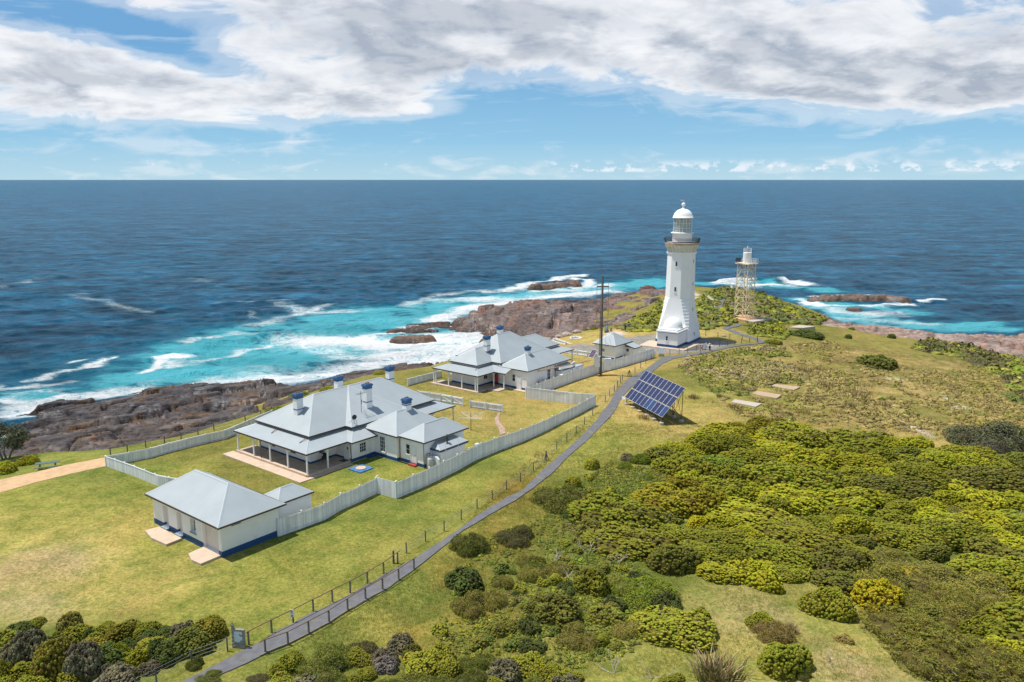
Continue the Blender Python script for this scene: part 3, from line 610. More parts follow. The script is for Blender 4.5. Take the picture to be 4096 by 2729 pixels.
# ------------------------------------------------------------------ building helpers (all in the building's own metres)
class Roof:
    def __init__(s): s.r = MB(); s.c = MB(); s.g = MB()
    def faces(s, *polys):
        for p in polys: s.r.add(p, [tuple(range(len(p)))])
    def cap(s, a, b, w=.13):                       # hip / ridge capping
        a = Vector(a); b = Vector(b); d = (b - a).normalized(); u = d.cross(Vector((0, 0, 1))).normalized() * w; dn = Vector((0, 0, -.045)); up = Vector((0, 0, .05))
        s.c.loft([[a - u + dn, a + up, a + u + dn], [b - u + dn, b + up, b + u + dn]])
    def gut(s, pts):
        for a, b in zip(pts[:-1], pts[1:]):
            a = Vector(a); b = Vector(b); d = (b - a).normalized(); n = Vector((d.y, -d.x, 0)) * .055; z = Vector((0, 0, 1))
            a2, b2 = a - d * .05, b + d * .05
            q = [(-1, -.15), (1, -.15), (1.2, .0), (-1, .0)]
            s.g.loft([[p + n * i + z * j + z * .015 for i, j in q] for p in (a2, b2)])
    def hip(s, x0, x1, y0, y1, ze, zr, axis, r0, r1, mid, soffit=True):
        A, B, C, D = (x0, y0, ze), (x1, y0, ze), (x1, y1, ze), (x0, y1, ze)
        if axis == 'x':
            P, Q = (r0, mid, zr), (r1, mid, zr); s.faces([A, B, Q, P], [B, C, Q], [C, D, P, Q], [D, A, P]); hips = ((A, P), (B, Q), (C, Q), (D, P))
        else:
            P, Q = (mid, r0, zr), (mid, r1, zr); s.faces([A, B, P], [B, C, Q, P], [C, D, Q], [D, A, P, Q]); hips = ((A, P), (B, P), (C, Q), (D, Q))
        for a, b in hips: s.cap(a, b)
        if abs(r1 - r0) > .2: s.cap(P, Q)
        if soffit: s.r.add([(p[0], p[1], ze - .03) for p in (A, B, C, D)], [(3, 2, 1, 0)])
        s.gut([A, B, C, D, A])
    def build(s, root, name='roof'):
        r = s.r.build(name, MT_ROOF, root); s.c.build('ridge_cap', MT_CAP, r); s.g.build('gutter', MT_GUTTER, r); return r
def slab_roof(rf, quads):                          # single skin lean-to / verandah planes
    rf.faces(*quads)
FACE = {'-x': ((0, -1), (-1, 0)), '+x': ((0, 1), (1, 0)), '-y': ((1, 0), (0, -1)), '+y': ((-1, 0), (0, 1))}
def window(root, face, at, c, z0, z1, w, nx=3, ny=3, name='window', mat=None, depth=.07):
    """face: wall side; at: wall plane coordinate; c: centre along the wall"""
    t, n = FACE[face]; al = t[0] if t[0] else t[1]
    def P(a, d, z): return (at + n[0]*d, c + a*t[1], z) if n[0] else (c + a*t[0], at + n[1]*d, z)
    def bar(m, a0, a1, z0, z1, d0, d1, mi=0):
        p = [P(a, d, z) for z in (z0, z1) for a, d in ((a0, d0), (a1, d0), (a1, d1), (a0, d1))]
        m.add(p, [(0,3,2,1),(4,5,6,7),(0,1,5,4),(1,2,6,5),(2,3,7,6),(3,0,4,7)])
    m = MB(); h = w / 2; fw = .09
    bar(m, -h - fw, -h, z0 - fw, z1 + fw, -.02, depth); bar(m, h, h + fw, z0 - fw, z1 + fw, -.02, depth)
    bar(m, -h, h, z1, z1 + fw, -.02, depth); bar(m, -h - .06, h + .06, z0 - fw - .01, z0, -.02, depth + .06)
    for i in range(1, nx): q = -h + w * i / nx; bar(m, q - .018, q + .018, z0, z1, .0, depth * .7)
    for i in range(1, ny): q = z0 + (z1 - z0) * i / ny; bar(m, -h, h, q - .018, q + .018, .0, depth * .65)
    o = m.build(name, mat or MT_WHITE, root); g = MB(); bar(g, -h, h, z0, z1, -.02, .018); g.build('pane', MT_GLASS, o); return o
def door(root, face, at, c, z0, z1, w, mat, handle=True, boards=False):
    t, n = FACE[face]
    def P(a, d, z): return (at + n[0]*d, c + a*t[1], z) if n[0] else (c + a*t[0], at + n[1]*d, z)
    def bar(m, a0, a1, z0, z1, d0, d1):
        p = [P(a, d, z) for z in (z0, z1) for a, d in ((a0, d0), (a1, d0), (a1, d1), (a0, d1))]
        m.add(p, [(0,3,2,1),(4,5,6,7),(0,1,5,4),(1,2,6,5),(2,3,7,6),(3,0,4,7)])
    m = MB(); h = w / 2
    if boards:
        k = int(w / .17); bw = w / k
        for i in range(k): bar(m, -h + i*bw + .008, -h + (i+1)*bw - .008, z0, z1, -.02, .045)
        bar(m, -h, h, z0, z1, -.02, .03)
    else:
        bar(m, -h, h, z0, z1, -.02, .035)
        for zz in ((z0 + .15, z0 + .9), (z0 + 1.05, z1 - .15)):
            for s_ in (-1, 1): bar(m, s_*h*.5 - h*.34, s_*h*.5 + h*.34, zz[0], zz[1], .0, .05)
    for a in (-h - .09, h): bar(m, a, a + .09, z0, z1 + .09, -.02, .075)
    bar(m, -h, h, z1, z1 + .09, -.02, .075)
    o = m.build('door', mat, root)
    if handle: k = MB(); k.ball(P(h - .12, .09, z0 + 1.0), .045, 8, 6); k.build('handle', MT_DARKMETAL, o)
    return o
def chimney(root, x, y, zb, zt, w=.95, d=.75):
    m = MB(); m.box(x-w/2, x+w/2, y-d/2, y+d/2, zb, zt)
    o = m.build('chimney', MT_WALL, root)
    b = MB(); b.box(x-w/2-.02, x+w/2+.02, y-d/2-.02, y+d/2+.02, zb+.95, zb+1.06) ; b.build('band', MT_BLUE, o)
    c = MB(); e = .0
    for k, (g, h0, h1) in enumerate(((.05, -.78, -.69), (.012, -.70, -.52), (.06, -.52, -.40), (.12, -.40, -.26), (.06, -.26, -.18), (-.02, -.18, -.12))):
        c.box(x-w/2-g, x+w/2+g, y-d/2-g, y+d/2+g, zt+h0+.3, zt+h1+.3)
    c.build('chimney_cap', MT_CAPBLUE, o)
    p = MB()
    for s_ in (-.22, .22): p.lathe([(.13, zt+.17), (.11, zt+.34)], 10, (x + s_*w*.9, y))
    p.build('chimney_pot', M('terracotta', (.30, .12, .07), .9) if 'terracotta' not in bpy.data.materials else bpy.data.materials['terracotta'], o)
    f = MB(); f.box(x-w/2-.1, x+w/2+.1, y-d/2-.1, y+d/2+.1, zb, zb+.16); f.build('flashing', MT_STEEL, o)
    return o
def vpost(root, x, y, z0, z1, br=((1,0),(-1,0))):
    m = MB(); m.box(x-.075, x+.075, y-.075, y+.075, z0, z1); m.box(x-.1, x+.1, y-.1, y+.1, z0, z0+.25); m.box(x-.095, x+.095, y-.095, y+.095, z1-.75, z1-.68)
    o = m.build('post', MT_WHITE, root)
    b = MB()
    for dx, dy in br:                                # fretted bracket: solid quarter with struts
        for k in range(6):
            a0 = k / 6; a1 = (k + 1) / 6
            f = lambda a: (1 - math.cos(a * math.pi / 2))
            x0, x1 = .07 + .62 * f(a0), .07 + .62 * f(a1); h0, h1 = .62 * (a0), .62 * (a1)
            b.tube((x + dx*x0, y + dy*x0, z1 - .66 + h0), (x + dx*x1, y + dy*x1, z1 - .66 + h1), .045, 4)
        for q in (.18, .34): b.tube((x + dx*q, y + dy*q, z1 - .02), (x + dx*q*.6, y + dy*q*.6, z1 - .40 + q*.5), .022, 4)
        b.tube((x + dx*.06, y + dy*.06, z1 - .03), (x + dx*.72, y + dy*.72, z1 - .03), .04, 4)
    b.build('bracket', MT_WHITE, o); return o
def plinth(root, boxes, z0, z1):
    m = MB()
    for x0, x1, y0, y1 in boxes: m.box(x0-.022, x1+.022, y0-.022, y1+.022, z0, z1)
    return m.build('plinth', MT_BLUE, root)
def walls(root, boxes):
    m = MB()
    for b in boxes: m.box(*b)
    return m.build('wall', MT_WALL, root)
def downpipe(root, pts):
    m = MB(); m.path(pts, .045, 6); return m.build('downpipe', MT_RUST, root)

# ------------------------------------------------------------------ nearest cottage (nearest the camera, five chimneys)
h1 = thing('cottage', 'large white cottage with grey hipped roof and five chimneys, nearest the camera', 'house', (-23.8, 89.7, 0), ROT, 'keepers cottages with grey roofs')
walls(h1, [(2.5,23.2,2.72,12.8,-.6,3.87),(8.2,17.5,1.5,2.9,-.6,3.86),(6.4,10.2,-.35,2.8,-.6,2.78),(10.05,17.6,-4.42,1.6,-.6,3.36),(10.5,17.6,-8.6,-4.3,-.6,3.35),(11.9,16.2,-10.0,-8.5,-.6,2.28)])
plinth(h1, [(2.5,23.2,2.72,12.8),(6.4,10.2,-.35,2.8),(10.05,17.6,-4.42,1.6),(10.5,17.6,-8.6,-4.3)], .12, .52)
rf = Roof()
rf.hip(2.15, 23.6, 2.25, 13.25, 3.9, 7.2, 'x', 7.3, 18.6, 7.75)
a_, b_, p_ = (7.75, 1.1, 3.915), (17.9, 1.1, 3.915), (12.85, 7.62, 7.215)
rf.faces([a_, p_, (7.75, 7.6, 3.915)], [a_, b_, p_], [b_, (17.9, 7.6, 3.915), p_]); rf.cap(a_, p_); rf.cap(b_, p_); rf.gut([(7.75, 2.25, 3.9), a_, b_, (17.9, 2.25, 3.9)])
rf.r.add([(7.75,1.1,3.88),(17.9,1.1,3.88),(17.9,2.3,3.88),(7.75,2.3,3.88)], [(3,2,1,0)])
rf.hip(9.7, 18.0, -4.8, 1.4, 3.4, 5.4, 'x', 12.7, 15.1, -1.7)
rf.hip(10.15, 18.02, -9.02, -4.7, 3.39, 4.88, 'x', 12.4, 15.8, -6.86)
rf.faces([(11.6,-10.3,2.32),(16.5,-10.3,2.32),(15.6,-8.59,3.0),(12.6,-8.59,3.0)], [(11.6,-10.3,2.32),(12.6,-8.59,3.0),(11.6,-8.59,2.32)], [(16.5,-10.3,2.32),(16.5,-8.59,2.32),(15.6,-8.59,3.0)])
rf.cap((11.6,-10.3,2.32),(12.6,-8.62,3.0)); rf.cap((16.5,-10.3,2.32),(15.6,-8.62,3.0))
rf.gut([(11.6,-8.6,2.32),(11.6,-10.3,2.32),(16.5,-10.3,2.32),(16.5,-8.6,2.32)])
r1 = rf.build(h1)
tr = MB(); tr.loft([[(11.58+dx,-10.36,z),(16.52,-10.36,z)][::1] + [(16.52,-10.31,z),(11.58,-10.31,z)] for dx, z in ((0,2.1),(0,2.3))]); tr.box(11.54,11.59,-10.3,-8.62,2.1,2.3); tr.build('fascia', MT_BLUE, r1)
vr = Roof(); ze, zi = 2.8, 3.6
vr.faces([(-.15,-.15,ze),(2.5,2.71,zi),(2.5,12.81,zi),(-.15,14.5,ze)], [(-.15,-.15,ze),(6.0,-.15,ze),(6.0+2.3,2.71,zi),(2.5,2.71,zi)], [(-.15,14.5,ze),(2.5,12.81,zi),(22,12.81,zi),(22,14.5,ze)],
         [(5.95,-1.,2.805),(5.95,2.7,2.805),(8.25,2.7,3.6),(8.25,1.49,3.6)][::-1], [(5.95,-1.,2.805),(9.98,-1.,2.805),(9.98,1.49,3.6),(8.25,1.49,3.6)],
         [(17.3,.6,ze),(26.0,.6,ze),(23.25,2.71,zi),(17.3,2.71,zi)], [(26.0,.6,ze),(26.0,14.5,ze),(23.25,12.81,zi),(23.25,2.71,zi)])
vr.cap((-.15,-.15,ze),(2.5,2.71,zi)); vr.cap((5.95,-1,2.805),(8.25,1.49,3.6)); vr.cap((26,.6,ze),(23.25,2.71,zi)); vr.cap((-.15,14.5,ze),(2.5,12.81,zi))
vr.gut([(22,14.5,ze),(-.15,14.5,ze),(-.15,-.15,ze),(5.95,-.15,ze),(5.95,-1,2.8),(9.98,-1,2.8)]); vr.gut([(17.6,.6,ze),(26,.6,ze),(26,14.5,ze)])
vr.build(h1, 'verandah_roof')
m = MB(); m.box(-.2,2.48,-.2,14.2,-.5,.30); m.box(2.481,6.38,-.2,2.70,-.5,.295); m.build('verandah_floor', MT_SLAB, h1); m = MB(); m.box(23.22,26.0,.6,14.2,-.5,.2); m.build('back_verandah_floor', MT_SLAB, h1)
m = MB(); m.box(-.22,.18,-.22,14.25,-.4,.315); m.box(-.22,6.3,-.24,.02,-.4,.312); m.build('kerb', MT_KERB, h1)
m = MB(); m.box(-1.75,-.23,-.9,14.9,-.5,.07); m.box(-.24,6.2,-.9,-.25,-.5,.065); m.build('apron', MT_KERB, h1)
for x, y, b in ((0,0,((1,0),(0,1))),(0,3.67,((0,1),(0,-1))),(0,7.2,((0,1),(0,-1))),(0,10.6,((0,1),(0,-1))),(0,14.0,((1,0),(0,-1))),(3.0,0,((1,0),(-1,0))),(3.2,14.2,((1,0),(-1,0))),(25.8,.8,((-1,0),(0,1))),(21.6,.8,((1,0),(-1,0))),(18.0,.8,((1,0),(-1,0)))):
    vpost(h1, x, y, .0, 2.74, b)
for x, y, zb, zt in ((4.6,7.4,4.9,7.75),(12.6,3.6,4.8,8.0),(12.9,9.7,5.4,8.0),(20.6,8.0,5.6,8.2)): chimney(h1, x, y, zb, zt)
chimney(h1, 14.5, -1.65, 4.9, 6.55, .9, .8)
window(h1, '-y', -.35, 8.1, 1.05, 2.15, .95, 3, 3); window(h1, '-x', 10.05, -1.9, .85, 2.75, .85, 3, 4); window(h1, '-x', 2.5, 6.0, 1.0, 2.4, 1.0, 2, 2); window(h1, '-x', 2.5, 10.2, 1.0, 2.4, 1.0, 2, 2); window(h1, '-y', 2.72, 4.3, 1.3, 2.4, .9, 2, 2)
door(h1, '-x', 6.4, .55, .3, 2.4, .85, MT_WHITE); door(h1, '-x', 10.5, -6.9, .35, 2.35, .8, MT_WHITE); window(h1, '-x', 10.5, -5.95, 1.3, 2.5, .6, 1, 2); door(h1, '-x', 11.9, -9.3, .2, 1.95, .7, MT_WHITE)
m = MB(); m.lathe([(.001,.0),(.13,.0)],12); m.v = [(6.34, .35 + v[0], 1.75 + v[1]*1.5) for v in m.v]; m.build('oval_window', MT_GLASS, h1)
m = MB(); m.box(10.0,10.46,-7.5,-6.3,-.3,.25); m.build('doorstep', MT_RED, h1)
m = MB(); m.box(9.2,10.04,-.9,-.37,-.3,.28); m.box(8.7,9.2,-.85,-.37,-.3,.15); m.build('blue_step', MT_BLUE, h1)
m = MB(); m.box(5.4,6.2,.05,.95,.3,.325); m.build('doormat', MT_DARKMETAL, h1)
downpipe(h1, [(10.42,-4.75,3.3),(10.42,-4.55,2.9),(10.42,-4.55,.0)]); downpipe(h1, [(6.28,-.15,2.7),(6.28,-.45,.1)]); downpipe(h1, [(2.3,2.6,3.8),(1.2,2.9,3.25)]); downpipe(h1, [(2.3,8.6,3.8),(1.3,8.6,3.3)]); downpipe(h1, [(.0,9.1,2.7),(.0,9.1,.05)]); downpipe(h1, [(10.4,-8.68,3.3),(10.4,-8.68,.1)])
m = MB()
for x, y in ((11.2,-9.6),): m.loft([[(x,y-.7,z),(x+.25,y-.7,z),(x+.25,y+.55,z),(x,y+.55,z)] for z in (-.3,1.3)] ); m.loft([[(x,y-.7,1.3),(x+.25,y-.7,1.3),(x+.25,y+.55,1.3),(x,y+.55,1.3)],[(x,y-.4,1.55),(x+.25,y-.4,1.55),(x+.25,y+.25,1.55),(x,y+.25,1.55)]])
m.box(17.9,18.5,-10.4,-10.1,-.3,1.5); m.build('screen_wall', MT_WHITE, h1)
m = MB(); m.lathe([(.09,2.55),(.09,3.5)],8,(13.6,-9.5)); m.lathe([(.2,3.5),(.02,3.75)],8,(13.6,-9.5)); m.box(13.3,13.9,-9.6,-9.4,2.95,3.02); m.build('flue', MT_DARKMETAL, r1)
m = MB(); m.tube((12.4,-10.4,0),(12.4,-10.4,3.3),.03,5); m.tube((14.6,-10.4,0),(14.6,-10.4,3.3),.03,5); m.build('vent_pipe', MT_WHITE, h1)
m = MB()
for y in (9.0, 10.0): m.box(2.46,2.5,y,y+.45,2.5,2.7)
m.build('wall_vent', MT_STEEL, h1)

# ------------------------------------------------------------------ farther cottage (behind the first)
h2 = thing('cottage', 'white cottage with grey hipped roofs and three chimneys, between the nearest cottage and lighthouse', 'house', (-5.6, 127.76, 0), ROT, 'keepers cottages with grey roofs')
walls(h2, [(2.3,25.0,2.1,7.8,-.6,3.87),(6.1,19.2,.2,9.6,-.6,3.86),(5.8,17.4,-5.62,.4,-.6,3.36),(13.8,17.2,-6.85,-5.5,-.6,2.28)])
plinth(h2, [(2.3,25.0,2.1,7.8),(6.1,19.2,.2,9.6),(5.8,17.4,-5.62,.4)], .1, .45)
rf = Roof(); rf.hip(1.95,25.2,1.8,8.1,3.9,5.95,'x',5.1,22.0,4.95); rf.hip(5.75,19.6,-.15,10.0,3.91,7.5,'x',10.95,14.4,4.93); rf.hip(5.6,17.75,-6.0,.2,3.4,5.38,'x',8.8,15.0,-2.9)
rf.faces([(13.5,-7.1,2.3),(17.4,-7.1,2.3),(17.4,-5.61,2.95),(14.3,-5.61,2.95)],[(13.5,-7.1,2.3),(14.3,-5.61,2.95),(13.5,-5.61,2.3)]); rf.cap((13.5,-7.1,2.3),(14.3,-5.63,2.95)); rf.gut([(13.5,-5.61,2.3),(13.5,-7.1,2.3),(17.4,-7.1,2.3)])
rf.build(h2)
vr = Roof(); ze, zi = 2.8, 3.55
vr.faces([(-.2,-.25,ze),(2.3,2.09,zi),(2.3,7.81,zi),(-.2,10.0,ze)], [(-.2,-.25,ze),(4.0,-.25,ze),(6.1,2.09,zi),(2.3,2.09,zi)], [(3.95,-2.6,2.805),(3.95,2.,2.805),(6.1,2.,3.56),(6.1,-2.6,3.56)][::-1], [(-.2,10.0,ze),(2.3,7.81,zi),(6.1,7.81,zi),(6.1,10.0,ze)],
         [(19.2,-.1,ze),(27.3,-.1,ze),(25.05,2.09,zi),(19.2,2.09,zi)], [(27.3,-.1,ze),(27.3,9.9,ze),(25.05,7.81,zi),(25.05,2.09,zi)], [(6.1,12.0,ze),(6.1,9.61,zi),(19,9.61,zi),(19,12.0,ze)])
vr.cap((-.2,-.25,ze),(2.3,2.09,zi)); vr.cap((27.3,-.1,ze),(25.05,2.09,zi)); vr.gut([(6.1,10,ze),(-.2,10,ze),(-.2,-.25,ze),(3.95,-.25,ze),(3.95,-2.6,2.8)]); vr.gut([(19.3,-.1,ze),(27.3,-.1,ze),(27.3,9.9,ze)]); vr.gut([(6.1,12,ze),(19,12,ze)])
vr.build(h2, 'verandah_roof')
m = MB(); m.box(-.2,2.28,-.2,10.0,-.5,.2); m.box(2.29,5.78,-2.4,2.08,-.5,.195); m.build('verandah_floor', MT_SLAB, h2); m = MB(); m.box(6.1,19,9.62,12,-.5,.2); m.build('side_verandah_floor', MT_SLAB, h2); m = MB(); m.box(25.02,27,0,9.8,-.5,.2); m.build('back_verandah_floor', MT_SLAB, h2)
m = MB(); m.box(-.45,-.0,-.3,10.2,-.4,.215); m.build('kerb', MT_KERB, h2); m = MB(); m.box(4.9,5.75,-5.8,-2.3,-.4,.12); m.build('kerb', MT_KERB, h2)
for x, y, b in ((0,0,((1,0),(0,1))),(0,.45,((0,1),)),(0,3.4,((0,1),(0,-1))),(0,6.4,((0,1),(0,-1))),(0,9.3,((0,-1),)),(0,9.8,((1,0),)),(4.1,0,((1,0),(-1,0))),(4.2,-2.1,((0,1),(0,-1))),(27.1,.1,((-1,0),(0,1))),(23.,.1,((1,0),(-1,0)))):
    vpost(h2, x, y, .0, 2.74, b)
chimney(h2, 7.1, 4.0, 5.2, 7.75); chimney(h2, 14.2, 7.0, 6.0, 8.1); chimney(h2, 9.6, -2.85, 4.9, 6.35, .7, .7)
door(h2, '-x', 5.8, -4.0, .15, 2.2, .85, MT_WHITE); window(h2, '-x', 5.8, -2.95, 1.35, 2.4, .6, 1, 2); window(h2, '-y', -5.62, 11.8, .8, 2.6, .8, 2, 3); window(h2, '-y', 2.1, 4.4, 1.2, 2.3, .9, 2, 2); window(h2, '-x', 6.1, 1.3, 1.2, 2.2, .8, 2, 2)
m = MB(); m.box(12.9,13.5,-7.6,-6.9,-.3,1.7); m.box(16.9,17.7,-7.05,-6.86,-.3,3.1); m.build('screen_wall', MT_WHITE, h2)
downpipe(h2, [(2.0,2.0,3.8),(1.2,1.4,3.2)]); downpipe(h2, [(13.55,-5.75,3.3),(13.55,-5.7,.1)])
m = MB(); m.tube((10.0,-6.3,2.7),(10.0,-6.3,4.3),.03,5); m.build('vent_pipe', MT_WHITE, h2)
m = MB(); m.tube((8.2,-6.1,3.0),(21.5,-7.6,2.7),.09,8); m.tube((19.5,-7.4,2.7),(19.5,-7.4,.0),.04,5); m.build('water_pipe', M('brown_pipe', (.42,.28,.18), .6), h2)
m = MB(); m.box(17.8,20.2,-6.9,-4.6,-.4,2.0); o = m.build('tank_room', MT_WALL, h2); m = MB(); m.box(17.7,20.3,-7.0,-4.5,2.0,2.12); m.build('tank_room_roof', MT_ROOF, o)

# ------------------------------------------------------------------ storehouse in front, its privy, engine hut
s1 = thing('storehouse', 'white storehouse with grey hipped roof and blue skirting at the front corner of the fence', 'shed', (-26.65, 69.46, 0), ROT)
# front wall pierced by deep door and window recesses: built as piers with the openings between them
wm = MB(); wm.box(.35,6.3,0,12.25,-.9,2.98)
ops = [(.5,3.1,-.0,2.45),(4.35,5.25,.95,2.35),(6.75,7.75,.2,2.35),(9.35,10.35,.2,2.35)]; y = 0.0
for a, b, z0, z1 in ops:
    wm.box(0,.349,y,a,-.9,2.98); wm.box(0,.349,a,b,z1,2.98); wm.box(0,.349,a,b,-.9,z0); y = b
wm.box(0,.349,y,12.25,-.9,2.98); wm.build('wall', MT_WALL, s1)
pm = MB(); pm.box(-.02,6.32,-.022,-.001,-.9,.42); y = -.022
for a, b, z0, z1 in (ops[0], ops[2], ops[3]): pm.box(-.022,-.001,y,a,-.9,.42); y = b
pm.box(-.022,-.001,y,12.27,-.9,.42)
pm.build('plinth', MT_BLUE, s1)
for a, b in ((6.75,7.75),(9.35,10.35)):
    for c_, d_ in ((a+.001,a+.02),(b-.02,b-.001)): MB().box(.001,.34,c_,d_,.21,.42).build('plinth_return', MT_BLUE, s1)
rf = Roof(); rf.hip(-.45,6.85,-.4,12.75,3.0,5.3,'y',3.45,9.3,3.2); r_o = rf.build(s1)
door(s1, '-x', .35, 1.8, .0, 2.4, 2.4, MT_CREAM, True, True); door(s1, '-x', .35, 7.25, .2, 2.25, .82, MT_CREAM, True, True); door(s1, '-x', .35, 9.85, .2, 2.25, .82, MT_CREAM, True, True)
window(s1, '-x', .35, 4.8, 1.0, 2.3, .72, 3, 4, depth=.06)
m = MB(); m.box(-.35,-.03,6.7,7.8,-.6,.13); m.box(-.35,-.03,9.3,10.4,-.6,.13); m.box(-.08,-.003,4.25,5.35,.86,.95); m.build('doorstep', M('grey_blue_step', (.22,.28,.33), .8), s1)
m = MB(); m.prism([(-2.1,.1),(-2.2,1.5),(-1.7,2.9),(-.05,3.1),(-.05,.2)],-.8,.04); m.prism([(-2.0,6.3),(-2.15,8.8),(-1.7,10.9),(-.37,10.7),(-.37,6.4)],-.8,.045); m.build('threshold_slab', MT_KERB, s1)
m = MB(); m.box(1.1,2.1,-.04,-.024,2.55,2.62); m.build('wall_plate', MT_DARKMETAL, s1)
m = MB(); m.box(-.03,-.002,6.9,7.6,2.5,2.66); m.box(-.03,-.002,9.5,10.2,2.5,2.66); m.build('door_plate', MT_WHITE, s1)
s2 = thing('privy', 'tiny white outhouse with its own grey hipped roof behind the storehouse', 'outhouse', (*(np.array((-26.65,69.46)) + 7.35*np.array((.6266,.7793)) + 1.5*np.array((-.7793,.6266))), 0), ROT)
m = MB(); m.box(0,3.9,0,2.8,-.6,2.38); m.build('wall', MT_WALL, s2)
rf = Roof(); rf.hip(-.2,4.1,-.2,3.0,2.4,3.35,'x',1.3,2.7,1.4); rf.build(s2); door(s2, '-x', 0, 1.4, .1, 2.0, .75, MT_WHITE)
s3 = thing('engine_hut', 'small square white hut with pyramid roof beside the lighthouse apron', 'hut', (19.7, 152.2, 0), ROT)
m = MB(); m.box(0,5.8,0,4.6,-.6,2.78); m.box(3.6,5.75,-2.1,.1,-.6,2.0); m.build('wall', MT_WALL, s3); plinth(s3, [(0,5.8,0,4.6)], .05, .4)
rf = Roof(); rf.hip(-.3,6.1,-.3,4.9,2.8,4.75,'x',2.85,2.95,2.3); rf.faces([(3.3,-2.4,2.05),(6.0,-2.4,2.05),(6.0,-.01,2.75),(3.3,-.01,2.75)]); rf.gut([(3.3,0,2.7),(3.3,-2.4,2.05),(6,-2.4,2.05)]); rf.build(s3)
window(s3, '-x', 0, 2.6, 1.35, 1.85, .6, 1, 4); window(s3, '-x', 3.6, -.7, 1.2, 1.75, .6, 1, 2)

# ------------------------------------------------------------------ lighthouse
MT_LH = M('lighthouse_white', (.80, .80, .79), .6, .03, .5, .1, 20, dirt=(.66, .64, .60), dirtscale=.6, dirtamt=.3)
MT_RUSTST = M('rust_stained_stone', (.42, .33, .24), .85, .3, 1.6, dirt=(.22, .12, .06), dirtscale=1.2, dirtamt=.8)
LX, LY = 35.75, 171.6; LR = R(57.5)
lh = thing('lighthouse', 'tall white octagonal lighthouse with domed lantern and domed entrance annexe', 'lighthouse', (LX, LY, 0), LR)
def hs(z): return 3.75 - .115 * z if z < 6 else (3.06 - .07 * (z - 6) / 1. if z < 9.4 else 2.82 - .016 * (z - 9.4))
def octa(h, c, z): return [(-h, -h + c, z), (-h + c, -h, z), (h - c, -h, z), (h, -h + c, z), (h, h - c, z), (h - c, h, z), (-h + c, h, z), (-h, h - c, z)]
m = MB(); zs = [2.0 + i * .68 for i in range(12)]; OC = .586
m.loft([octa(hs(z), .16 * (1 if z > 0 else 1), z) for z in (-.5, 1.0, 2.0)])
for i, z in enumerate(zs[:-1]):
    f0 = (i + .5) / 11; z1 = zs[i + 1]; c = .16 + f0 * (hs(9.4) * OC * .80)
    cn = .16 + (i + 1.5) / 11 * (hs(9.4) * OC * .80) if i < 10 else hs(9.4) * OC; zm = z + .36
    m.loft([octa(hs(z), c, z), octa(hs(zm), c, zm), octa(hs(z1), cn, z1)], cap=True)
m.loft([octa(hs(z), hs(z) * OC, z) for z in (9.48, 14, 18.7)])
m.loft([octa(2.86, 2.86*OC, 18.7), octa(2.9, 2.9*OC, 19.1)])
m.build('tower', MT_LH, lh)
m = MB(); m.loft([octa(hs(.0)+.05, .16, -.3), octa(hs(.6)+.05, .16, .62)]); m.build('plinth', MT_BLUE, lh)
m = MB(); m.lathe([(2.75,19.1),(2.78,19.5),(2.95,20.0),(3.3,20.45),(3.45,20.62)], 32)
for k in range(24):
    a = 2*math.pi*k/24; ca, sa = math.cos(a), math.sin(a)
    for r0, z0, r1, z1 in ((2.85,19.1,3.0,19.8),(3.0,19.8,3.42,20.5)): m.tube((r0*ca, r0*sa, z0), (r1*ca, r1*sa, z1), .13, 4)
m.build('corbel_table', M('stained_corbel', (.72,.68,.60), .7, .1, 1.5, dirt=(.45,.36,.26), dirtscale=1.5, dirtamt=.5), lh)
m = MB(); m.lathe([(3.46,20.6),(3.56,20.66),(3.56,21.0),(2.0,21.01)], 40); gal = m.build('gallery', MT_RUSTST, lh)
m = MB(); n = 40
for k in range(n):
    a, b = 2*math.pi*k/n, 2*math.pi*(k+1)/n
    for r, z, w in ((3.5,21.12,.025),(3.62,21.7,.03),(3.72,21.98,.045)): m.tube((r*math.cos(a), r*math.sin(a), z), (r*math.cos(b), r*math.sin(b), z), w, 4)
    for q in (0, .33, .66):
        t_ = a + (b - a) * q; m.tube((3.5*math.cos(t_), 3.5*math.sin(t_), 21.0), (3.72*math.cos(t_), 3.72*math.sin(t_), 21.98), .014 if q else .03, 4)
m.build('railing', M('rusted_bronze', (.10,.065,.045), .7, .3, 5), gal)
m = MB(); m.lathe([(2.03,21.0),(2.03,22.85)], 36); m.lathe([(2.03,22.85),(2.4,22.98),(2.4,23.08),(2.0,23.16)], 36); dr = m.build('lantern_drum', MT_LH, lh, False)
m = MB(); m.lathe([(2.06,21.0),(2.06,21.14)], 36); m.build('blue_band', MT_BLUE, dr)
gm, gt, gb = newmat('lantern_glass'); gb.inputs['Base Color'].default_value = (.35,.42,.42,1); gb.inputs['Roughness'].default_value = .08; gb.inputs['Alpha'].default_value = .38
m = MB(); m.lathe([(1.9,23.1),(1.9,26.1)], 16, cap=False); lg = m.build('lantern_glass', gm, lh)
m = MB(); n = 16
for k in range(n):
    a = 2*math.pi*k/n
    P = lambda i, z: (1.93*math.cos(a + i*2*math.pi/n), 1.93*math.sin(a + i*2*math.pi/n), z)
    s_ = .32 if k % 2 else -.32
    m.tube(P(-s_*.5, 23.1), P(s_*.5, 26.1), .035, 4)
    for z in (24.05, 25.05): m.tube(P(0, z), P(1, z), .035, 4)
m.build('glazing_bars', MT_WHITE, lg)
m = MB(); m.lathe([(1.25,23.1),(1.3,23.6),(1.35,25.6),(.9,26.1)], 16); m.build('curtain', M('lantern_curtain', (.58,.58,.50), .9, .15, 1.5), lg)
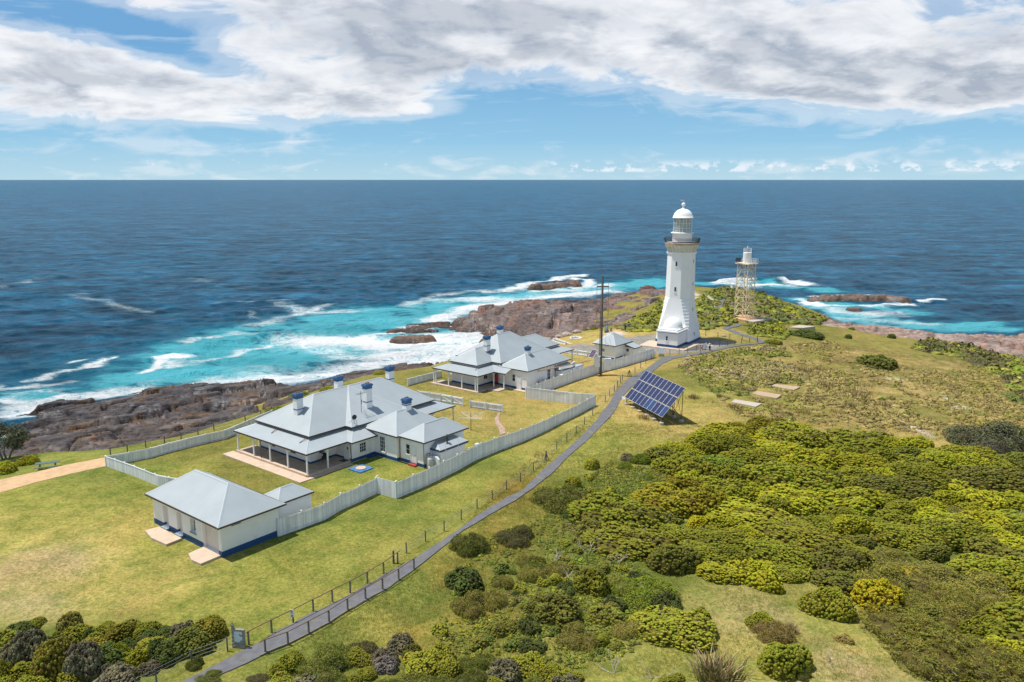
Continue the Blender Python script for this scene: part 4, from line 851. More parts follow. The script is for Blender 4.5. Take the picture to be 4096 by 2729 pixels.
m = MB(); m.lathe([(1.95,26.05),(2.2,26.12),(2.2,26.22),(2.05,26.28),(1.95,26.7),(1.7,27.2),(1.25,27.65),(.75,27.9),(.42,28.0),(.28,28.15),(.2,28.4),(.2,28.5)], 32); dm = m.build('dome', MT_LH, lh, True)
m = MB(); m.ball((0,0,28.85), .42, 16, 10); m.build('ball_vent', MT_WHITE, dm, True)
m = MB(); m.tube((0,0,29.2),(0,0,29.95),.03,5); d_ = Vector((math.cos(-LR), math.sin(-LR), 0)); z_ = Vector((0,0,29.7))
m.tube(z_ - d_*.55, z_ + d_*.45, .03, 4); m.add([z_ - d_*.62 + Vector((0,0,s*.17)) for s in (-1,1)] + [z_ - d_*.25 + Vector((0,0,s*.1)) for s in (1,-1)], [(0,1,2,3)]); wv = m.build('weather_vane', MT_WHITE, dm)
m = MB(); m.tube(z_ + d_*.42, z_ + d_*.62, .12, 6, .01); m.build('vane_tip', MT_RED, wv)
for z in (4.6, 10.9, 16.2):
    h = hs(z); m = MB(); m.box(-h-.03, -h+.15, -.19, .19, z, z+.95); 
    o = m.build('window', MT_GLASS, lh); m = MB(); m.box(-h-.06,-h+.1,-.25,-.19,z-.1,z+1.0); m.box(-h-.06,-h+.1,.19,.25,z-.1,z+1.0); m.box(-h-.1,-h+.1,-.28,.28,z-.2,z-.1); m.build('frame', MT_LH, o)
for z in (1.4, 6.6, 12.0, 16.8):
    h = hs(z); m = MB(); m.box(-.09, .09, -h-.02, -h+.1, z, z+.75); m.build('window', MT_GLASS, lh)
# annexe in front (towards -x of the tower's own frame), with its own half dome
ax0, ax1, ay0, ay1 = -8.4, -3.2, -3.05, 1.35
m = MB(); m.box(ax0, ax1, ay0, ay1, -.5, 3.05); m.build('annexe_wall', MT_LH, lh)
m = MB(); m.box(ax0-.04, ax1, ay0-.04, ay1+.04, -.3, .6); m.build('annexe_plinth', MT_BLUE, lh)
m = MB(); m.box(ax0-.22, ax1, ay0-.22, ay1+.22, 3.18, 3.45); m.box(ax0+.1, ax1, ay0+.1, ay1-.1, 3.45, 3.8); m.build('cornice', MT_LH, lh)
m = MB(); m.box(ax0-.08, ax1, ay0-.08, ay1+.08, 3.05, 3.179); m.build('cornice_band', MT_BLUE, lh)
m = MB(); cx_, cy_ = (ax0+ax1)/2+.35, (ay0+ay1)/2; m.lathe([(2.0,3.78),(1.98,4.1),(1.8,4.75),(1.4,5.35),(.85,5.75),(.3,5.92),(.01,5.94)], 28, (cx_, cy_)); m.build('annexe_dome', MT_LH, lh, True)
window(lh, '-x', ax0, (ay0+ay1)/2+.1, 1.45, 2.35, .42, 1, 2)
ap = MB(); pts = [G(*c4(*p), 0) for p in ((610,1432),(1035,1482),(1265,1382),(800,1340))]; ap.prism(pts, -.4, .09); kind(ap.build('lighthouse_apron', MT_KERB), 'structure')
bt = MB(); bt.prism([G(*c4(*p), 0) for p in ((1035,1484),(1180,1470),(1460,1405),(1400,1370),(1160,1355),(1265,1382))], -.4, .045); kind(bt.build('bitumen_yard', M('dark_bitumen', (.09,.088,.09), .9, .2, 1.2)), 'structure')

# ------------------------------------------------------------------ lattice light tower
MT_LAT = M('lattice_white_rusting', (.78, .63, .43), .6, .12, 1.5, dirt=(.50, .24, .08), dirtscale=.5, dirtamt=.8)
lt = thing('lattice_light_tower', 'white rusting steel lattice tower with a drum light on top, right of the lighthouse', 'light tower', (57.9, 200.2, .25), R(38))
m = MB(); hb, htp, zt = 1.65, 1.5, 13.3
def lp(i, z):
    h = hb + (htp - hb) * z / zt; return ((-h, -h), (h, -h), (h, h), (-h, h))[i % 4] + (z,)
for i in range(4): o = MB(); o.tube(lp(i, 0), lp(i, zt), .12, 6); o.build('leg', MT_LAT, lt)
nb = 8
for k in range(nb):
    z0, z1 = .3 + (zt-.3)*k/nb, .3 + (zt-.3)*(k+1)/nb
    for i in range(4):
        a, b, c, d = lp(i, z0), lp(i+1, z0), lp(i, z1), lp(i+1, z1); md = tuple((c[j]+d[j])/2 for j in range(3))
        m.tube(a, md, .06, 4); m.tube(b, md, .06, 4); m.tube(c, d, .065, 4)
m.build('bracing', MT_LAT, lt)
m = MB(); m.box(-1.95,1.95,-1.95,1.95,zt,zt+.25); pf = m.build('platform', MT_LAT, lt)
m = MB(); r_ = 1.9
for z in (.75, 1.25):
    for a, b in (((-r_,-r_),(r_,-r_)),((r_,-r_),(r_,r_)),((r_,r_),(-r_,r_)),((-r_,r_),(-r_,-r_))): m.tube((*a, zt+z), (*b, zt+z), .035, 4)
for i in range(5):
    q = -r_ + 2*r_*i/4
    for p in ((q,-r_),(q,r_),(-r_,q),(r_,q)): m.tube((*p, zt+.2), (*p, zt+1.25), .035, 4)
m.build('railing', MT_WHITE, pf)
m = MB(); m.lathe([(1.0,zt+.25),(1.0,zt+2.75),(.95,zt+2.85),(.4,zt+2.9)], 20); dr = m.build('light_drum', MT_WHITE, lt)
m = MB()
for k in range(12):
    a = 2*math.pi*k/12; b = a + math.pi/6; m.tube((.95*math.cos(a),.95*math.sin(a),zt+2.85),(.95*math.cos(a),.95*math.sin(a),zt+3.85),.025,4)
    for z in (3.35, 3.85): m.tube((.95*math.cos(a),.95*math.sin(a),zt+z),(.95*math.cos(b),.95*math.sin(b),zt+z),.03,4)
m.build('top_rail', MT_WHITE, dr)
m = MB(); m.lathe([(.22,zt+2.9),(.28,zt+3.5),(.2,zt+4.1),(.05,zt+4.3)], 10); m.tube((0,0,zt+4.2),(0,0,zt+4.7),.03,4); m.build('beacon_lamp', MT_STEEL, dr)
m = MB()
for k in range(3): q = .1 + k*.55; m.add([(-2.5,q,zt+.7),(-2.5,q+.5,zt+.7),(-2.05,q+.5,zt+1.6),(-2.05,q,zt+1.6),(-2.45,q,zt+.66),(-2.45,q+.5,zt+.66),(-2.0,q+.5,zt+1.56),(-2.0,q,zt+1.56)], [(0,1,2,3),(7,6,5,4),(0,4,5,1),(2,6,7,3),(1,5,6,2),(3,7,4,0)])
m.build('panel', MT_GLASS, pf)
m = MB()
for s_ in (-.3,.3): m.tube((2.0, s_, 0), (1.75, s_, zt), .03, 4)
for k in range(40): z = .3*k+.3; m.tube((2.0-.25*z/zt,-.3,z),(2.0-.25*z/zt,.3,z),.018,4)
for z in (4.6, 9.0):
    m.box(1.6,2.9,-.6,.9,z,z+.08)
    for p in ((2.85,-.55),(2.85,.85),(1.7,.85)): m.tube((*p,z),(*p,z+1.1),.03,4)
    m.tube((2.85,-.55,z+1.1),(2.85,.85,z+1.1),.03,4); m.tube((2.85,.85,z+1.1),(1.7,.85,z+1.1),.03,4); m.tube((2.85,0,z),(1.6,0,z-1.2),.035,4)
m.build('ladder', MT_LAT, lt)
m = MB(); m.prism([(-3.4,-2.9),(3.1,-3.1),(3.6,3.0),(-3.0,3.1)], -.5, .02); m.build('base_slab', M('orange_slab', (.52,.33,.18), .9, .2, .8), lt)
m = MB(); m.prism([(-3.2,-5.2),(4.6,-5.4),(3.2,-3.2),(-3.4,-2.95)], -.6, -.1); m.build('approach_slab', MT_CONC, lt)
# ------------------------------------------------------------------ vegetation
def ico(level=1):
    t = (1 + 5 ** .5) / 2
    v = [(-1,t,0),(1,t,0),(-1,-t,0),(1,-t,0),(0,-1,t),(0,1,t),(0,-1,-t),(0,1,-t),(t,0,-1),(t,0,1),(-t,0,-1),(-t,0,1)]
    v = [np.array(p) / np.linalg.norm(p) for p in v]
    f = [(0,11,5),(0,5,1),(0,1,7),(0,7,10),(0,10,11),(1,5,9),(5,11,4),(11,10,2),(10,7,6),(7,1,8),(3,9,4),(3,4,2),(3,2,6),(3,6,8),(3,8,9),(4,9,5),(2,4,11),(6,2,10),(8,6,7),(9,8,1)]
    for _ in range(level):
        c = {}; nf = []
        def mid(a, b):
            k = (min(a, b), max(a, b))
            if k not in c: p = v[a] + v[b]; v.append(p / np.linalg.norm(p)); c[k] = len(v) - 1
            return c[k]
        for a, b, d in f:
            x, y, z = mid(a, b), mid(b, d), mid(d, a); nf += [(a,x,z),(b,y,x),(d,z,y),(x,y,z)]
        f = nf
    return np.array(v), np.array(f)
IV, IF = ico(1); IV0, IF0 = ico(0)

def foliage_mat(name):
    m, t, b = newmat(name)
    oc = t.n('ShaderNodeObjectInfo'); tone = t.n('ShaderNodeAttribute', attribute_name='Col').outputs['Color']
    tc = t.n('ShaderNodeTexCoord').outputs['Object']
    c = t.mix(1, oc.outputs['Color'], tone, 'MULTIPLY')
    s = t.n('ShaderNodeVectorMath', operation='SCALE'); t.set(s, 0, c); t.set(s, 'Scale', t.ramp(t.noise(tc, 9, 3, .7), .3, .7, .72, 1.3, False))
    t.set(b, 'Base Color', s.outputs[0]); b.inputs['Roughness'].default_value = .75; b.inputs['Specular IOR Level'].default_value = .18
    return m
MT_FOL = foliage_mat('shrub_leaves')
MT_TWIG = M('grey_twigs', (.20,.17,.15), .95, .3, 5)
MT_DEAD = M('bleached_branch', (.44,.38,.32), .9, .2, 5)
def leafcloud(rng, C, N, sz, n, tone, blade=False):
    """n little leaf faces round every tuft centre C (normal N); returns verts, faces, colours"""
    k = len(C); c = np.repeat(C, n, 0); nn = np.repeat(N, n, 0); s = np.repeat(sz, n)
    d = rng.normal(size=(k*n, 3)); d /= np.linalg.norm(d, axis=1)[:, None]
    p = c + d * s[:, None] * rng.uniform(.55, 1.05, (k*n, 1)) * .9
    a = nn * .5 + rng.normal(size=(k*n, 3)) * .7; a /= np.linalg.norm(a, axis=1)[:, None]
    u = np.cross(a, rng.normal(size=(k*n, 3))); u /= np.linalg.norm(u, axis=1)[:, None] + 1e-9; w = np.cross(a, u)
    L = s[:, None] * rng.uniform(.30, .55, (k*n, 1)); Wd = L * (.22 if blade else .5)
    v = np.stack([p - u*L, p + w*Wd, p + u*L, p - w*Wd], 1).reshape(-1, 3)
    f = np.arange(k*n*4).reshape(-1, 4)
    col = np.repeat(np.repeat(tone, n, 0) * rng.uniform(.82, 1.2, (k*n, 1)), 4, 0)
    return v, f, col
def dome_mesh(name, seed, nt, tuft, lobes=5, flat=.75, grey=.06, nleaf=9, lump=True, spread=.55, blade=False, skirt=.12):
    """wind-clipped shrub: lobes packed on a dome, every lobe set with leaf tufts; unit radius"""
    rng = np.random.default_rng(seed); L = []
    for i in range(lobes):
        a = rng.uniform(0, 2*math.pi); r = spread * 1.18 * math.sqrt(rng.uniform(0, 1)); R_ = rng.uniform(.28, .58) * (1 if lobes > 1 else 1.6)
        L.append((r*math.cos(a), r*math.sin(a), R_, flat * rng.uniform(.75, 1.15) * (1 - .45 * r)))
    V = []; Fq = []; Ft = []; Cc = []; cents = []; nrm = []
    tries = 0
    while len(cents) < nt and tries < nt * 12:
        tries += 1; lx, ly, lr, lh = L[rng.integers(len(L))]
        d = rng.normal(size=3); d[2] = abs(d[2]) * .9 - skirt; d /= np.linalg.norm(d)
        p = np.array([lx + d[0]*lr, ly + d[1]*lr, max(d[2], -.1) * lh * 1.0 + .06])
        ok = True
        for (qx, qy, qr, qh) in L:
            if (qx, qy) != (lx, ly) and ((p[0]-qx)/qr)**2 + ((p[1]-qy)/qr)**2 + (p[2]/qh)**2 < .72: ok = False; break
        if ok and cents:
            dd = np.array(cents[-400:]) - p
            if (dd * dd).sum(1).min() < (tuft * .62) ** 2: ok = False
        if ok: cents.append(p); nrm.append(d * np.array([1, 1, .8]) + np.array([0, 0, .35]))
    C = np.array(cents); N = np.array(nrm); k = len(C); sz = tuft * rng.uniform(.75, 1.3, k)
    tone = np.stack([rng.uniform(.86, 1.14, k), rng.uniform(.9, 1.1, k), rng.uniform(.7, 1.2, k)], 1) * rng.uniform(.84, 1.12, (k, 1))
    gm = vnoise(C[:, 0]*3 + seed, C[:, 1]*3 + C[:, 2]*4, seed) > 1 - grey * 2.2
    tone[gm] = np.array((1.0, .95, 1.05)) * rng.uniform(.5, .9, (gm.sum(), 1))
    vs = []; qs = []; cs = []; off = 0
    if lump:
        bv = IV[None] * (1 + rng.uniform(-.22, .22, (k, len(IV), 1))) * (sz * .86)[:, None, None] * np.array((1, 1, .8))
        v = (bv + C[:, None]).reshape(-1, 3); f = (IF[None] + (np.arange(k) * len(IV))[:, None, None]).reshape(-1, 3)
        shade = np.repeat(tone, len(IV), 0) * .88
        vs.append(v); cs.append(shade); qs.append(np.c_[f, f[:, 2]] + off); off += len(v)
    v, f, c = leafcloud(rng, C, N, sz, nleaf, tone, blade); vs.append(v); cs.append(c); qs.append(f + off); off += len(v)
    # dark woody core under the leaves
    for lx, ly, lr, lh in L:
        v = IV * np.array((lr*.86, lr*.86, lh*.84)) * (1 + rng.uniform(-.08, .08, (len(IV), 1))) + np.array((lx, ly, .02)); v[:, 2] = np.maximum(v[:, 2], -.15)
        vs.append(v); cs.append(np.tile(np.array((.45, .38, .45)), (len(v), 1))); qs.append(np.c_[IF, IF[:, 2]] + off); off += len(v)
    return np.concatenate(vs), np.concatenate(qs), np.concatenate(cs)
def fol_obj(name, v, q, c):
    me = bpy.data.meshes.new(name); me.vertices.add(len(v)); me.vertices.foreach_set('co', v.astype(np.float32).ravel())
    tri = q[:, 3] == q[:, 2]; T = q[tri][:, :3]; Q = q[~tri]
    li = np.concatenate([T.ravel(), Q.ravel()]); me.loops.add(len(li)); me.loops.foreach_set('vertex_index', li.astype(np.int32))
    st = np.concatenate([np.arange(len(T)) * 3, len(T) * 3 + np.arange(len(Q)) * 4]); tot = np.concatenate([np.full(len(T), 3), np.full(len(Q), 4)])
    me.polygons.add(len(st)); me.polygons.foreach_set('loop_start', st.astype(np.int32)); me.polygons.foreach_set('loop_total', tot.astype(np.int32))
    at = me.attributes.new('Col', 'FLOAT_COLOR', 'POINT'); at.data.foreach_set('color', np.c_[c, np.ones(len(c))].astype(np.float32).ravel())
    me.update(calc_edges=True); me.materials.append(MT_FOL)
    return me
def branch_mesh(name, seed, n=9, reach=.8, h=.55):
    rng = random.Random(seed); m = MB()
    for i in range(n):
        a = rng.uniform(0, 6.28); p = Vector((rng.uniform(-.08,.08), rng.uniform(-.08,.08), -.12)); d = Vector((math.cos(a)*.6, math.sin(a)*.6, .6)); r = .028
        for k in range(4):
            q = p + d.normalized() * reach * .27 + Vector((rng.uniform(-.05,.05), rng.uniform(-.05,.05), 0)); q.z = min(q.z, h)
            m.tube(p, q, r, 4, r*.7); p, r = q, r*.7; d += Vector((rng.uniform(-.5,.5), rng.uniform(-.5,.5), rng.uniform(-.2,.25)))
    me = bpy.data.meshes.new(name); me.from_pydata(m.v, [], m.f); me.materials.append(MT_TWIG); return me
PROTO = {}
for kd, specs in {'dome': [dict(nt=800, tuft=.052, lobes=8, nleaf=11), dict(nt=820, tuft=.050, lobes=10, flat=.65, nleaf=11), dict(nt=760, tuft=.054, lobes=7, flat=.8, grey=.11, nleaf=11)],
                  'big': [dict(nt=1250, tuft=.040, lobes=12, flat=.65, nleaf=10), dict(nt=1250, tuft=.040, lobes=14, flat=.6, grey=.08, nleaf=10)],
                  'small': [dict(nt=300, tuft=.088, lobes=4, flat=.8, spread=.4), dict(nt=320, tuft=.085, lobes=5, flat=.7, spread=.45, grey=.1)],
                  'leafy': [dict(nt=620, tuft=.085, lobes=8, flat=.6, nleaf=20, lump=False, blade=True, grey=.03), dict(nt=600, tuft=.085, lobes=7, flat=.65, nleaf=20, lump=False, blade=True, grey=.03)],
                  'fine': [dict(nt=1000, tuft=.06, lobes=11, flat=.62, nleaf=18, lump=False, blade=True, grey=.05)],
                  'grey': [dict(nt=620, tuft=.058, lobes=8, flat=.75, grey=.26, nleaf=14)]}.items():
    PROTO[kd] = []
    for i, sp in enumerate(specs):
        v, q, c = dome_mesh(kd, 100 + 13 * i + 7 * len(kd) + ord(kd[0]), **sp)
        PROTO[kd].append((fol_obj('foliage', v, q, c), branch_mesh('branches', i * 5 + len(kd))))
OLV=(.235,.235,.020); BRI=(.33,.325,.018); YLW=(.42,.36,.014); DKG=(.09,.115,.022); DKO=(.175,.175,.026); BRN=(.25,.23,.045); GRY=(.20,.18,.095); LEA=(.15,.165,.028); RED=(.24,.185,.05); GRN=(.17,.22,.022)
_k = [0]
def shrub(x, y, rx, ry, h, kd, colr, label, group=None, rz=None, name='shrub', branches=True):
    i = _k[0]; _k[0] += 1; rng = random.Random(i * 31 + 5); P = PROTO[kd][i % len(PROTO[kd])]
    r = bpy.data.objects.new(name, None); COL.objects.link(r); r.empty_display_size = .3
    r.location = (x, y, H(x, y) - .05); r.rotation_euler = (0, 0, rng.uniform(0, 6.28) if rz is None else rz); r.scale = (rx, ry, h)
    j0 = rng.uniform(.82, 1.16); j = [j0 * rng.uniform(.97, 1.03) for _ in range(3)]
    o = bpy.data.objects.new('foliage', P[0]); COL.objects.link(o); o.parent = r; o.color = (*[c * q for c, q in zip(colr, j)], 1)
    if branches: b = bpy.data.objects.new('branches', P[1]); COL.objects.link(b); b.parent = r
    return tag(r, label, 'shrub', group)
def shp(f, cx, by, w, hh, kd, colr, label, group=None, asp=.8, **k):
    """shrub read off the photograph: centre, foot, width and height in a crop's pixels"""
    ax, ay = f(cx - w/2, by); bx, _ = f(cx + w/2, by); qx, qy = f(cx, by); _, ty = f(cx, by - hh)
    x, y, z = GT(qx, qy); dist = math.hypot(math.hypot(x, y), HC - z); pm = dist / F_
    r = abs(bx - ax) * pm / 2; e = math.atan2(HC - z, math.hypot(x, y)); vis = abs(qy - ty) * pm
    d = r * asp; q = vis - d * math.sin(e); h = math.sqrt(max(q*q - (d * math.sin(e))**2, 0)) / math.cos(e); h = min(max(h, .42 * r, .35), (1.7 if f is cE else 1.05) * r); h = max(h, .95 * r if f is cE else 0)
    u = Vector((x, y)).normalized(); x, y = x + u.x * d * .9, y + u.y * d * .9
    return shrub(x, y, r * 1.02, d * 1.05, h * 1.15, kd, colr, label, group, rz=-math.atan2(x, y) + random.uniform(-.15, .15), **k)
# shrubs one can point to
for a in [
 (cC,1430,990,720,375,'big',(.26,.26,.022),'broad olive-green dome shrub alone in the clearing, bottom centre right'), (cC,520,830,480,300,'grey',DKO,'grey-green dome shrub with dead dark underside, on the meadow right of the ramp'),
 (cC,855,1000,190,215,'small',OLV,'small upright olive shrub between the grey-green dome and broad olive dome'), (cC,1730,780,220,265,'small',OLV,'narrow olive shrub hugging the right end of the broad clearing dome'),
 (cC,1280,660,600,310,'leafy',GRN,'loose leafy bright green shrub just behind the broad clearing dome'), (cC,800,560,370,300,'grey',OLV,'olive shrub with purple-grey dead twigs on its right flank'),
 (cC,450,470,190,125,'small',OLV,'small rounded olive shrub in weeds above the grey-green dome'), (cC,140,545,85,95,'small',DKG,'very small dark ball shrub alone in the weeds'), (cC,340,320,170,180,'grey',DKO,'dark ragged shrub beside a bleached dead branch'),
 (cC,1450,1320,240,130,'dome',OLV,'olive shrub cut by the bottom edge beside white dead branches'), (cC,420,1330,330,220,'dome',OLV,'yellow-topped shrub cut by the bottom edge, right of grey-brown twiggy one'), (cC,60,1330,330,240,'grey',GRY,'grey-brown twiggy shrub at the bottom edge right of the footpath'),
 (cD,260,1250,480,345,'dome',(.26,.26,.022),'bright olive dome shrub with dead grey seam, beside the brown tussock at bottom'), (cD,100,830,250,170,'dome',OLV,'knobbly olive shrub at the left edge of the lower clearing'), (cD,230,960,360,210,'leafy',RED,'reddish brown leafy shrub in front of the knobbly olive shrub'), (cD,470,1270,160,130,'leafy',LEA,'low leafy shrub tucked against the bright dome with grey seam'),
 (cD,680,745,440,350,'dome',OLV,'large olive dome shrub with grey dead hole at right end of the clearing'), (cD,1120,690,450,300,'dome',YLW,'bright yellow flowering dome shrub at the edge of the thicket'), (cD,1230,430,400,140,'dome',(.42,.29,.014),'orange-yellow flat-topped shrub just behind the bright yellow one'),
 (cD,760,405,540,330,'big',DKO,'tall dark olive shrub overlooking the clearing from behind'), (cD,420,400,320,150,'dome',OLV,'low olive shrub skirting the tall dark one on its left'), (cD,830,965,185,100,'small',RED,'little reddish leafy bush alone in the middle of the clearing'), (cD,870,765,60,95,'small',OLV,'tiny lollipop shrub in the clearing'),
 (cD,1600,1300,1150,560,'fine',(.19,.175,.028),'huge brownish green fine-leaved shrub, bottom right corner of the clearing'), (cD,2130,1130,400,250,'dome',BRI,'knobbly yellow-green shrub behind the huge fine-leaved one'), (cD,2260,1300,260,180,'dome',YLW,'yellow shrub in the bottom right corner'),
 (cA,1130,790,520,255,'leafy',LEA,'large dark brown-green leafy shrub right of the footpath, opposite the fence bend'), (cA,1200,850,240,130,'leafy',DKG,'dark green leafy skirt in front of the large brown-green shrub'), (cA,380,1130,320,240,'leafy',LEA,'loose leafy shrub spilling towards the footpath'), (cA,740,1050,340,180,'leafy',(.10,.10,.03),'loose olive leafy shrub right of the one spilling to the path'),
 (cA,1590,390,120,110,'grey',GRY,'small sparse windblown grey shrub at the near edge of the thicket'), (cA,1690,410,170,140,'dome',GRN,'green shrub beneath sparse grey windblown branches'), (cA,1870,410,330,165,'dome',DKO,'dark olive shrub with grey twigs at its left, below the solar array'), (cA,1300,1010,260,180,'grey',BRN,'brownish shrub among weeds right of the leafy row'),
 (cA,1740,760,260,130,'dome',(.2,.17,.015),'golden olive shrub crowning the dark clump in mid thicket'), (cA,1800,930,440,200,'big',DKO,'wide dark olive shrub in the middle of the thicket front'), (cA,2130,940,240,160,'dome',YLW,'yellow-green dome right of the wide dark shrub'), (cA,1570,1160,170,140,'small',OLV,'small olive shrub beside the largest white dead branch'),
 (cE,300,650,330,430,'grey',GRY,'tall grey-brown twiggy shrub in the bottom left clump'), (cE,470,760,420,380,'dome',(.18,.16,.02),'yellow-olive shrub in front of the tall grey one, bottom left'), (cE,760,760,340,330,'grey',GRY,'grey shrub at the bottom edge of the left clump'), (cE,40,760,190,290,'dome',OLV,'olive shrub cut by the left bottom corner'), (cE,630,360,220,190,'grey',BRN,'sparse brown twiggy shrub standing up at back of the bottom left clump'), (cE,790,400,130,130,'small',DKG,'dark green shrub at back of the bottom left clump'), (cE,885,285,62,48,'small',DKG,'tiny dark shrub on the lawn behind the bottom left clump'),
 (cE,1030,430,320,160,'dome',(.2,.17,.015),'yellow-olive shrub at the top middle of the bottom left clump'), (cE,1020,590,200,200,'dome',OLV,'olive shrub with grey twigs in mid bottom left clump'), (cE,1220,605,230,165,'small',(.24,.23,.012),'bright yellow-green dome shrub in the bottom left clump'), (cE,1340,560,200,230,'dome',DKG,'deep green shrub between the bright dome and the dark end dome'), (cE,1630,545,420,285,'dome',DKO,'dark olive dome shrub at the right end of the bottom left clump'), (cE,1080,760,250,150,'leafy',GRN,'green leafy shrub at the bottom edge inside the wire fence'), (cE,1690,640,150,120,'leafy',LEA,'little leafy shrub against the wire fence'),(cE,150,640,230,210,'grey',GRY,'grey scrubby bush at the left of the bottom left clump'),
 (c7,690,1185,220,80,'leafy',LEA,'low leafy bush at the bottom edge right of the footpath'), (c7,1060,1185,170,65,'leafy',(.12,.11,.04),'low khaki bush at the bottom edge'), (c7,1590,1200,420,270,'leafy',LEA,'wide leafy green shrub at the bottom edge right of the ramp'), (c7,1890,960,230,120,'leafy',(.10,.09,.03),'brownish leafy bush on the meadow slope right of the ramp'), (c7,2270,1010,190,190,'grey',DKO,'dark ragged bush at bottom centre'), (c7,2060,1120,220,150,'grey',(.25,.21,.17),'pale grey dead thicket at bottom centre'),
 (cR,1110,700,370,140,'dome',(.15,.165,.03),'windswept wedge-shaped green bush alone on the dry slope'), (cR,830,440,100,45,'small',DKG,'small dark round bush on the dry slope near the right shore'), (cR,480,435,330,90,'dome',DKG,'dark green flat bush beside the far concrete slab'), (cR,1200,435,110,48,'small',DKG,'small dark bush nearest the pink rocks'), (cR,575,322,100,34,'small',GRN,'small green bush on the pale shore rock'), (cR,860,360,90,28,'small',GRN,'tiny green bush at the edge of the pale shore'), (cR,1140,968,68,32,'small',GRN,'tiny round green bush on the open slope'),
 (cR,1450,520,150,50,'small',DKG,'low dark bush left of the heath belt by the pink rocks'), (cR,1580,480,110,42,'dome',GRN,'green bush at the near end of the heath belt by the pink rocks'), (cR,210,490,180,42,'dome',OLV,'olive bush at the bend of the footpath'),
 (cP,2285,1045,170,82,'leafy',(.115,.12,.06),'big dark grey-green bush at the right edge above the thicket'), (c8,310,940,210,140,'dome',BRI,'bright yellow-green bush beside the picnic table on the far lawn'), (c8,80,1030,220,150,'dome',BRI,'yellow-green bush at the far left edge by the picnic table'), (c8,190,940,110,75,'grey',GRY,'grey bush between the two yellow-green ones'),
 (c2,965,425,150,60,'dome',BRI,'bright yellow bush on the cliff edge behind the nearest cottage'), (c2,1470,275,150,55,'dome',BRI,'yellow-green bush on the cliff edge by the farthest chimney'), (c2,720,480,200,60,'leafy',GRN,'green cliff edge scrub left of the bright yellow bush'), (c2,500,625,200,60,'leafy',GRN,'green scrub strip on the cliff edge above the long fence'),
 (c3,1950,215,60,35,'small',GRN,'green bush at the rock edge behind the picnic benches'), (c3,2040,205,90,45,'leafy',OLV,'olive bush left of the picnic bench by the rocks'),
 (cT,800,1140,380,150,'dome',GRN,'dark green hummock shrub right of the lighthouse'), (cT,620,990,180,80,'dome',GRN,'green hummock against the lighthouse base wall'), (cT,1010,980,140,80,'dome',GRN,'round green bush by the bend of the hill path'), (cT,780,540,150,110,'dome',DKG,'dark bush on the headland by the white rail'), (cT,1360,1180,250,110,'dome',DKG,'dark green bush at the foot of the lattice tower, left'), (cT,1310,850,100,70,'small',DKG,'dark bush where the hill path narrows')]:
    f, cx, by, w, hh, kd, colr, label = a[:8]; shp(f, cx, by, w, hh, kd, colr, label)
# the wind-clipped thicket: individual shrubs filling its outline
THICK = [GT(*cP(*p))[:2] for p in ((1500,1040),(1590,1020),(1680,985),(1760,975),(1870,1000),(1990,1012),(2120,1030),(2250,1060),(2370,1075),(2370,1568),(2330,1500),(2230,1440),(2100,1420),(2010,1400),(1905,1330),(1850,1300),(1790,1330),(1700,1350),(1640,1340),(1570,1310),(1500,1290),(1410,1255),(1400,1190),(1450,1148),(1560,1140),(1600,1110),(1540,1085))]
HOLES = [[GT(*cP(*p))[:2] for p in q] for q in (((1680,1085),(1760,1075),(1800,1100),(1790,1130),(1720,1120)), ((1760,1040),(1830,1045),(1830,1065),(1770,1060)), ((1860,1165),(1890,1140),(1900,1170),(1850,1220),(1830,1230)))]
key_dark = lambda x, y: bool(inpoly([x], [y], [GT(*cP(*p))[:2] for p in ((1380,1120),(1620,1120),(1640,1340),(1500,1300),(1390,1260))])[0])
pl = []; rng = random.Random(3)
fixed = [(o.location.x, o.location.y, max(o.scale[0], o.scale[1])) for o in COL.objects if o.get('category') == 'shrub']
tx = [p[0] for p in THICK]; ty = [p[1] for p in THICK]
for _ in range(14000):
    x, y = rng.uniform(min(tx), max(tx)), rng.uniform(min(ty), max(ty))
    if not inpoly([x], [y], THICK)[0] or any(inpoly([x], [y], h)[0] for h in HOLES): continue
    r = rng.choice((1.5, 1.9, 2.3, 2.8, 3.3)) * (1 + .006 * (y - 60))
    if any((x-a)**2 + (y-b)**2 < (.70*(r+q))**2 for a, b, q in pl) or any((x-a)**2 + (y-b)**2 < (.75*q + .35*r)**2 for a, b, q in fixed): continue
    pl.append((x, y, r))
    if len(pl) >= 262: break
TK = {'bright': (BRI, 'yellow-green wind-clipped dome shrub packed in the dense thicket'), 'olive': (OLV, 'olive wind-clipped dome shrub packed in the dense thicket'), 'dark': (DKO, 'dark olive dome shrub packed in the dense thicket'), 'green': (GRN, 'fresh green dome shrub packed in the dense thicket'), 'brown': (BRN, 'brownish leafy shrub packed in the dense thicket'), 'yellow': ((.24,.21,.014), 'golden yellow dome shrub packed in the dense thicket')}
for x, y, r in pl:
    q = float(fbm(x * .06, y * .06, 301)) + rng.uniform(-.14, .14)
    far = y > 75
    if x < 26 and y < 80 and key_dark(x, y): q = .25 + .5 * (q - .25)
    key = 'brown' if q < .30 else 'dark' if q < .38 else 'olive' if q < .55 else 'bright' if q < .66 else 'green' if q < .70 else 'yellow'
    if far and key in ('dark', 'brown') and rng.random() < .6: key = 'bright'
    kd = 'leafy' if key == 'brown' else ('big' if r > 2.3 else 'dome')
    shrub(x, y, r * 1.5, r * .95, rng.uniform(.62, 1.3) * (1.0 + .66 * r), kd, TK[key][0], TK[key][1], 'shrubs of the dense thicket', rz=R(-22) + rng.uniform(-.35, .35), branches=r > 1.6)

SMALL = []
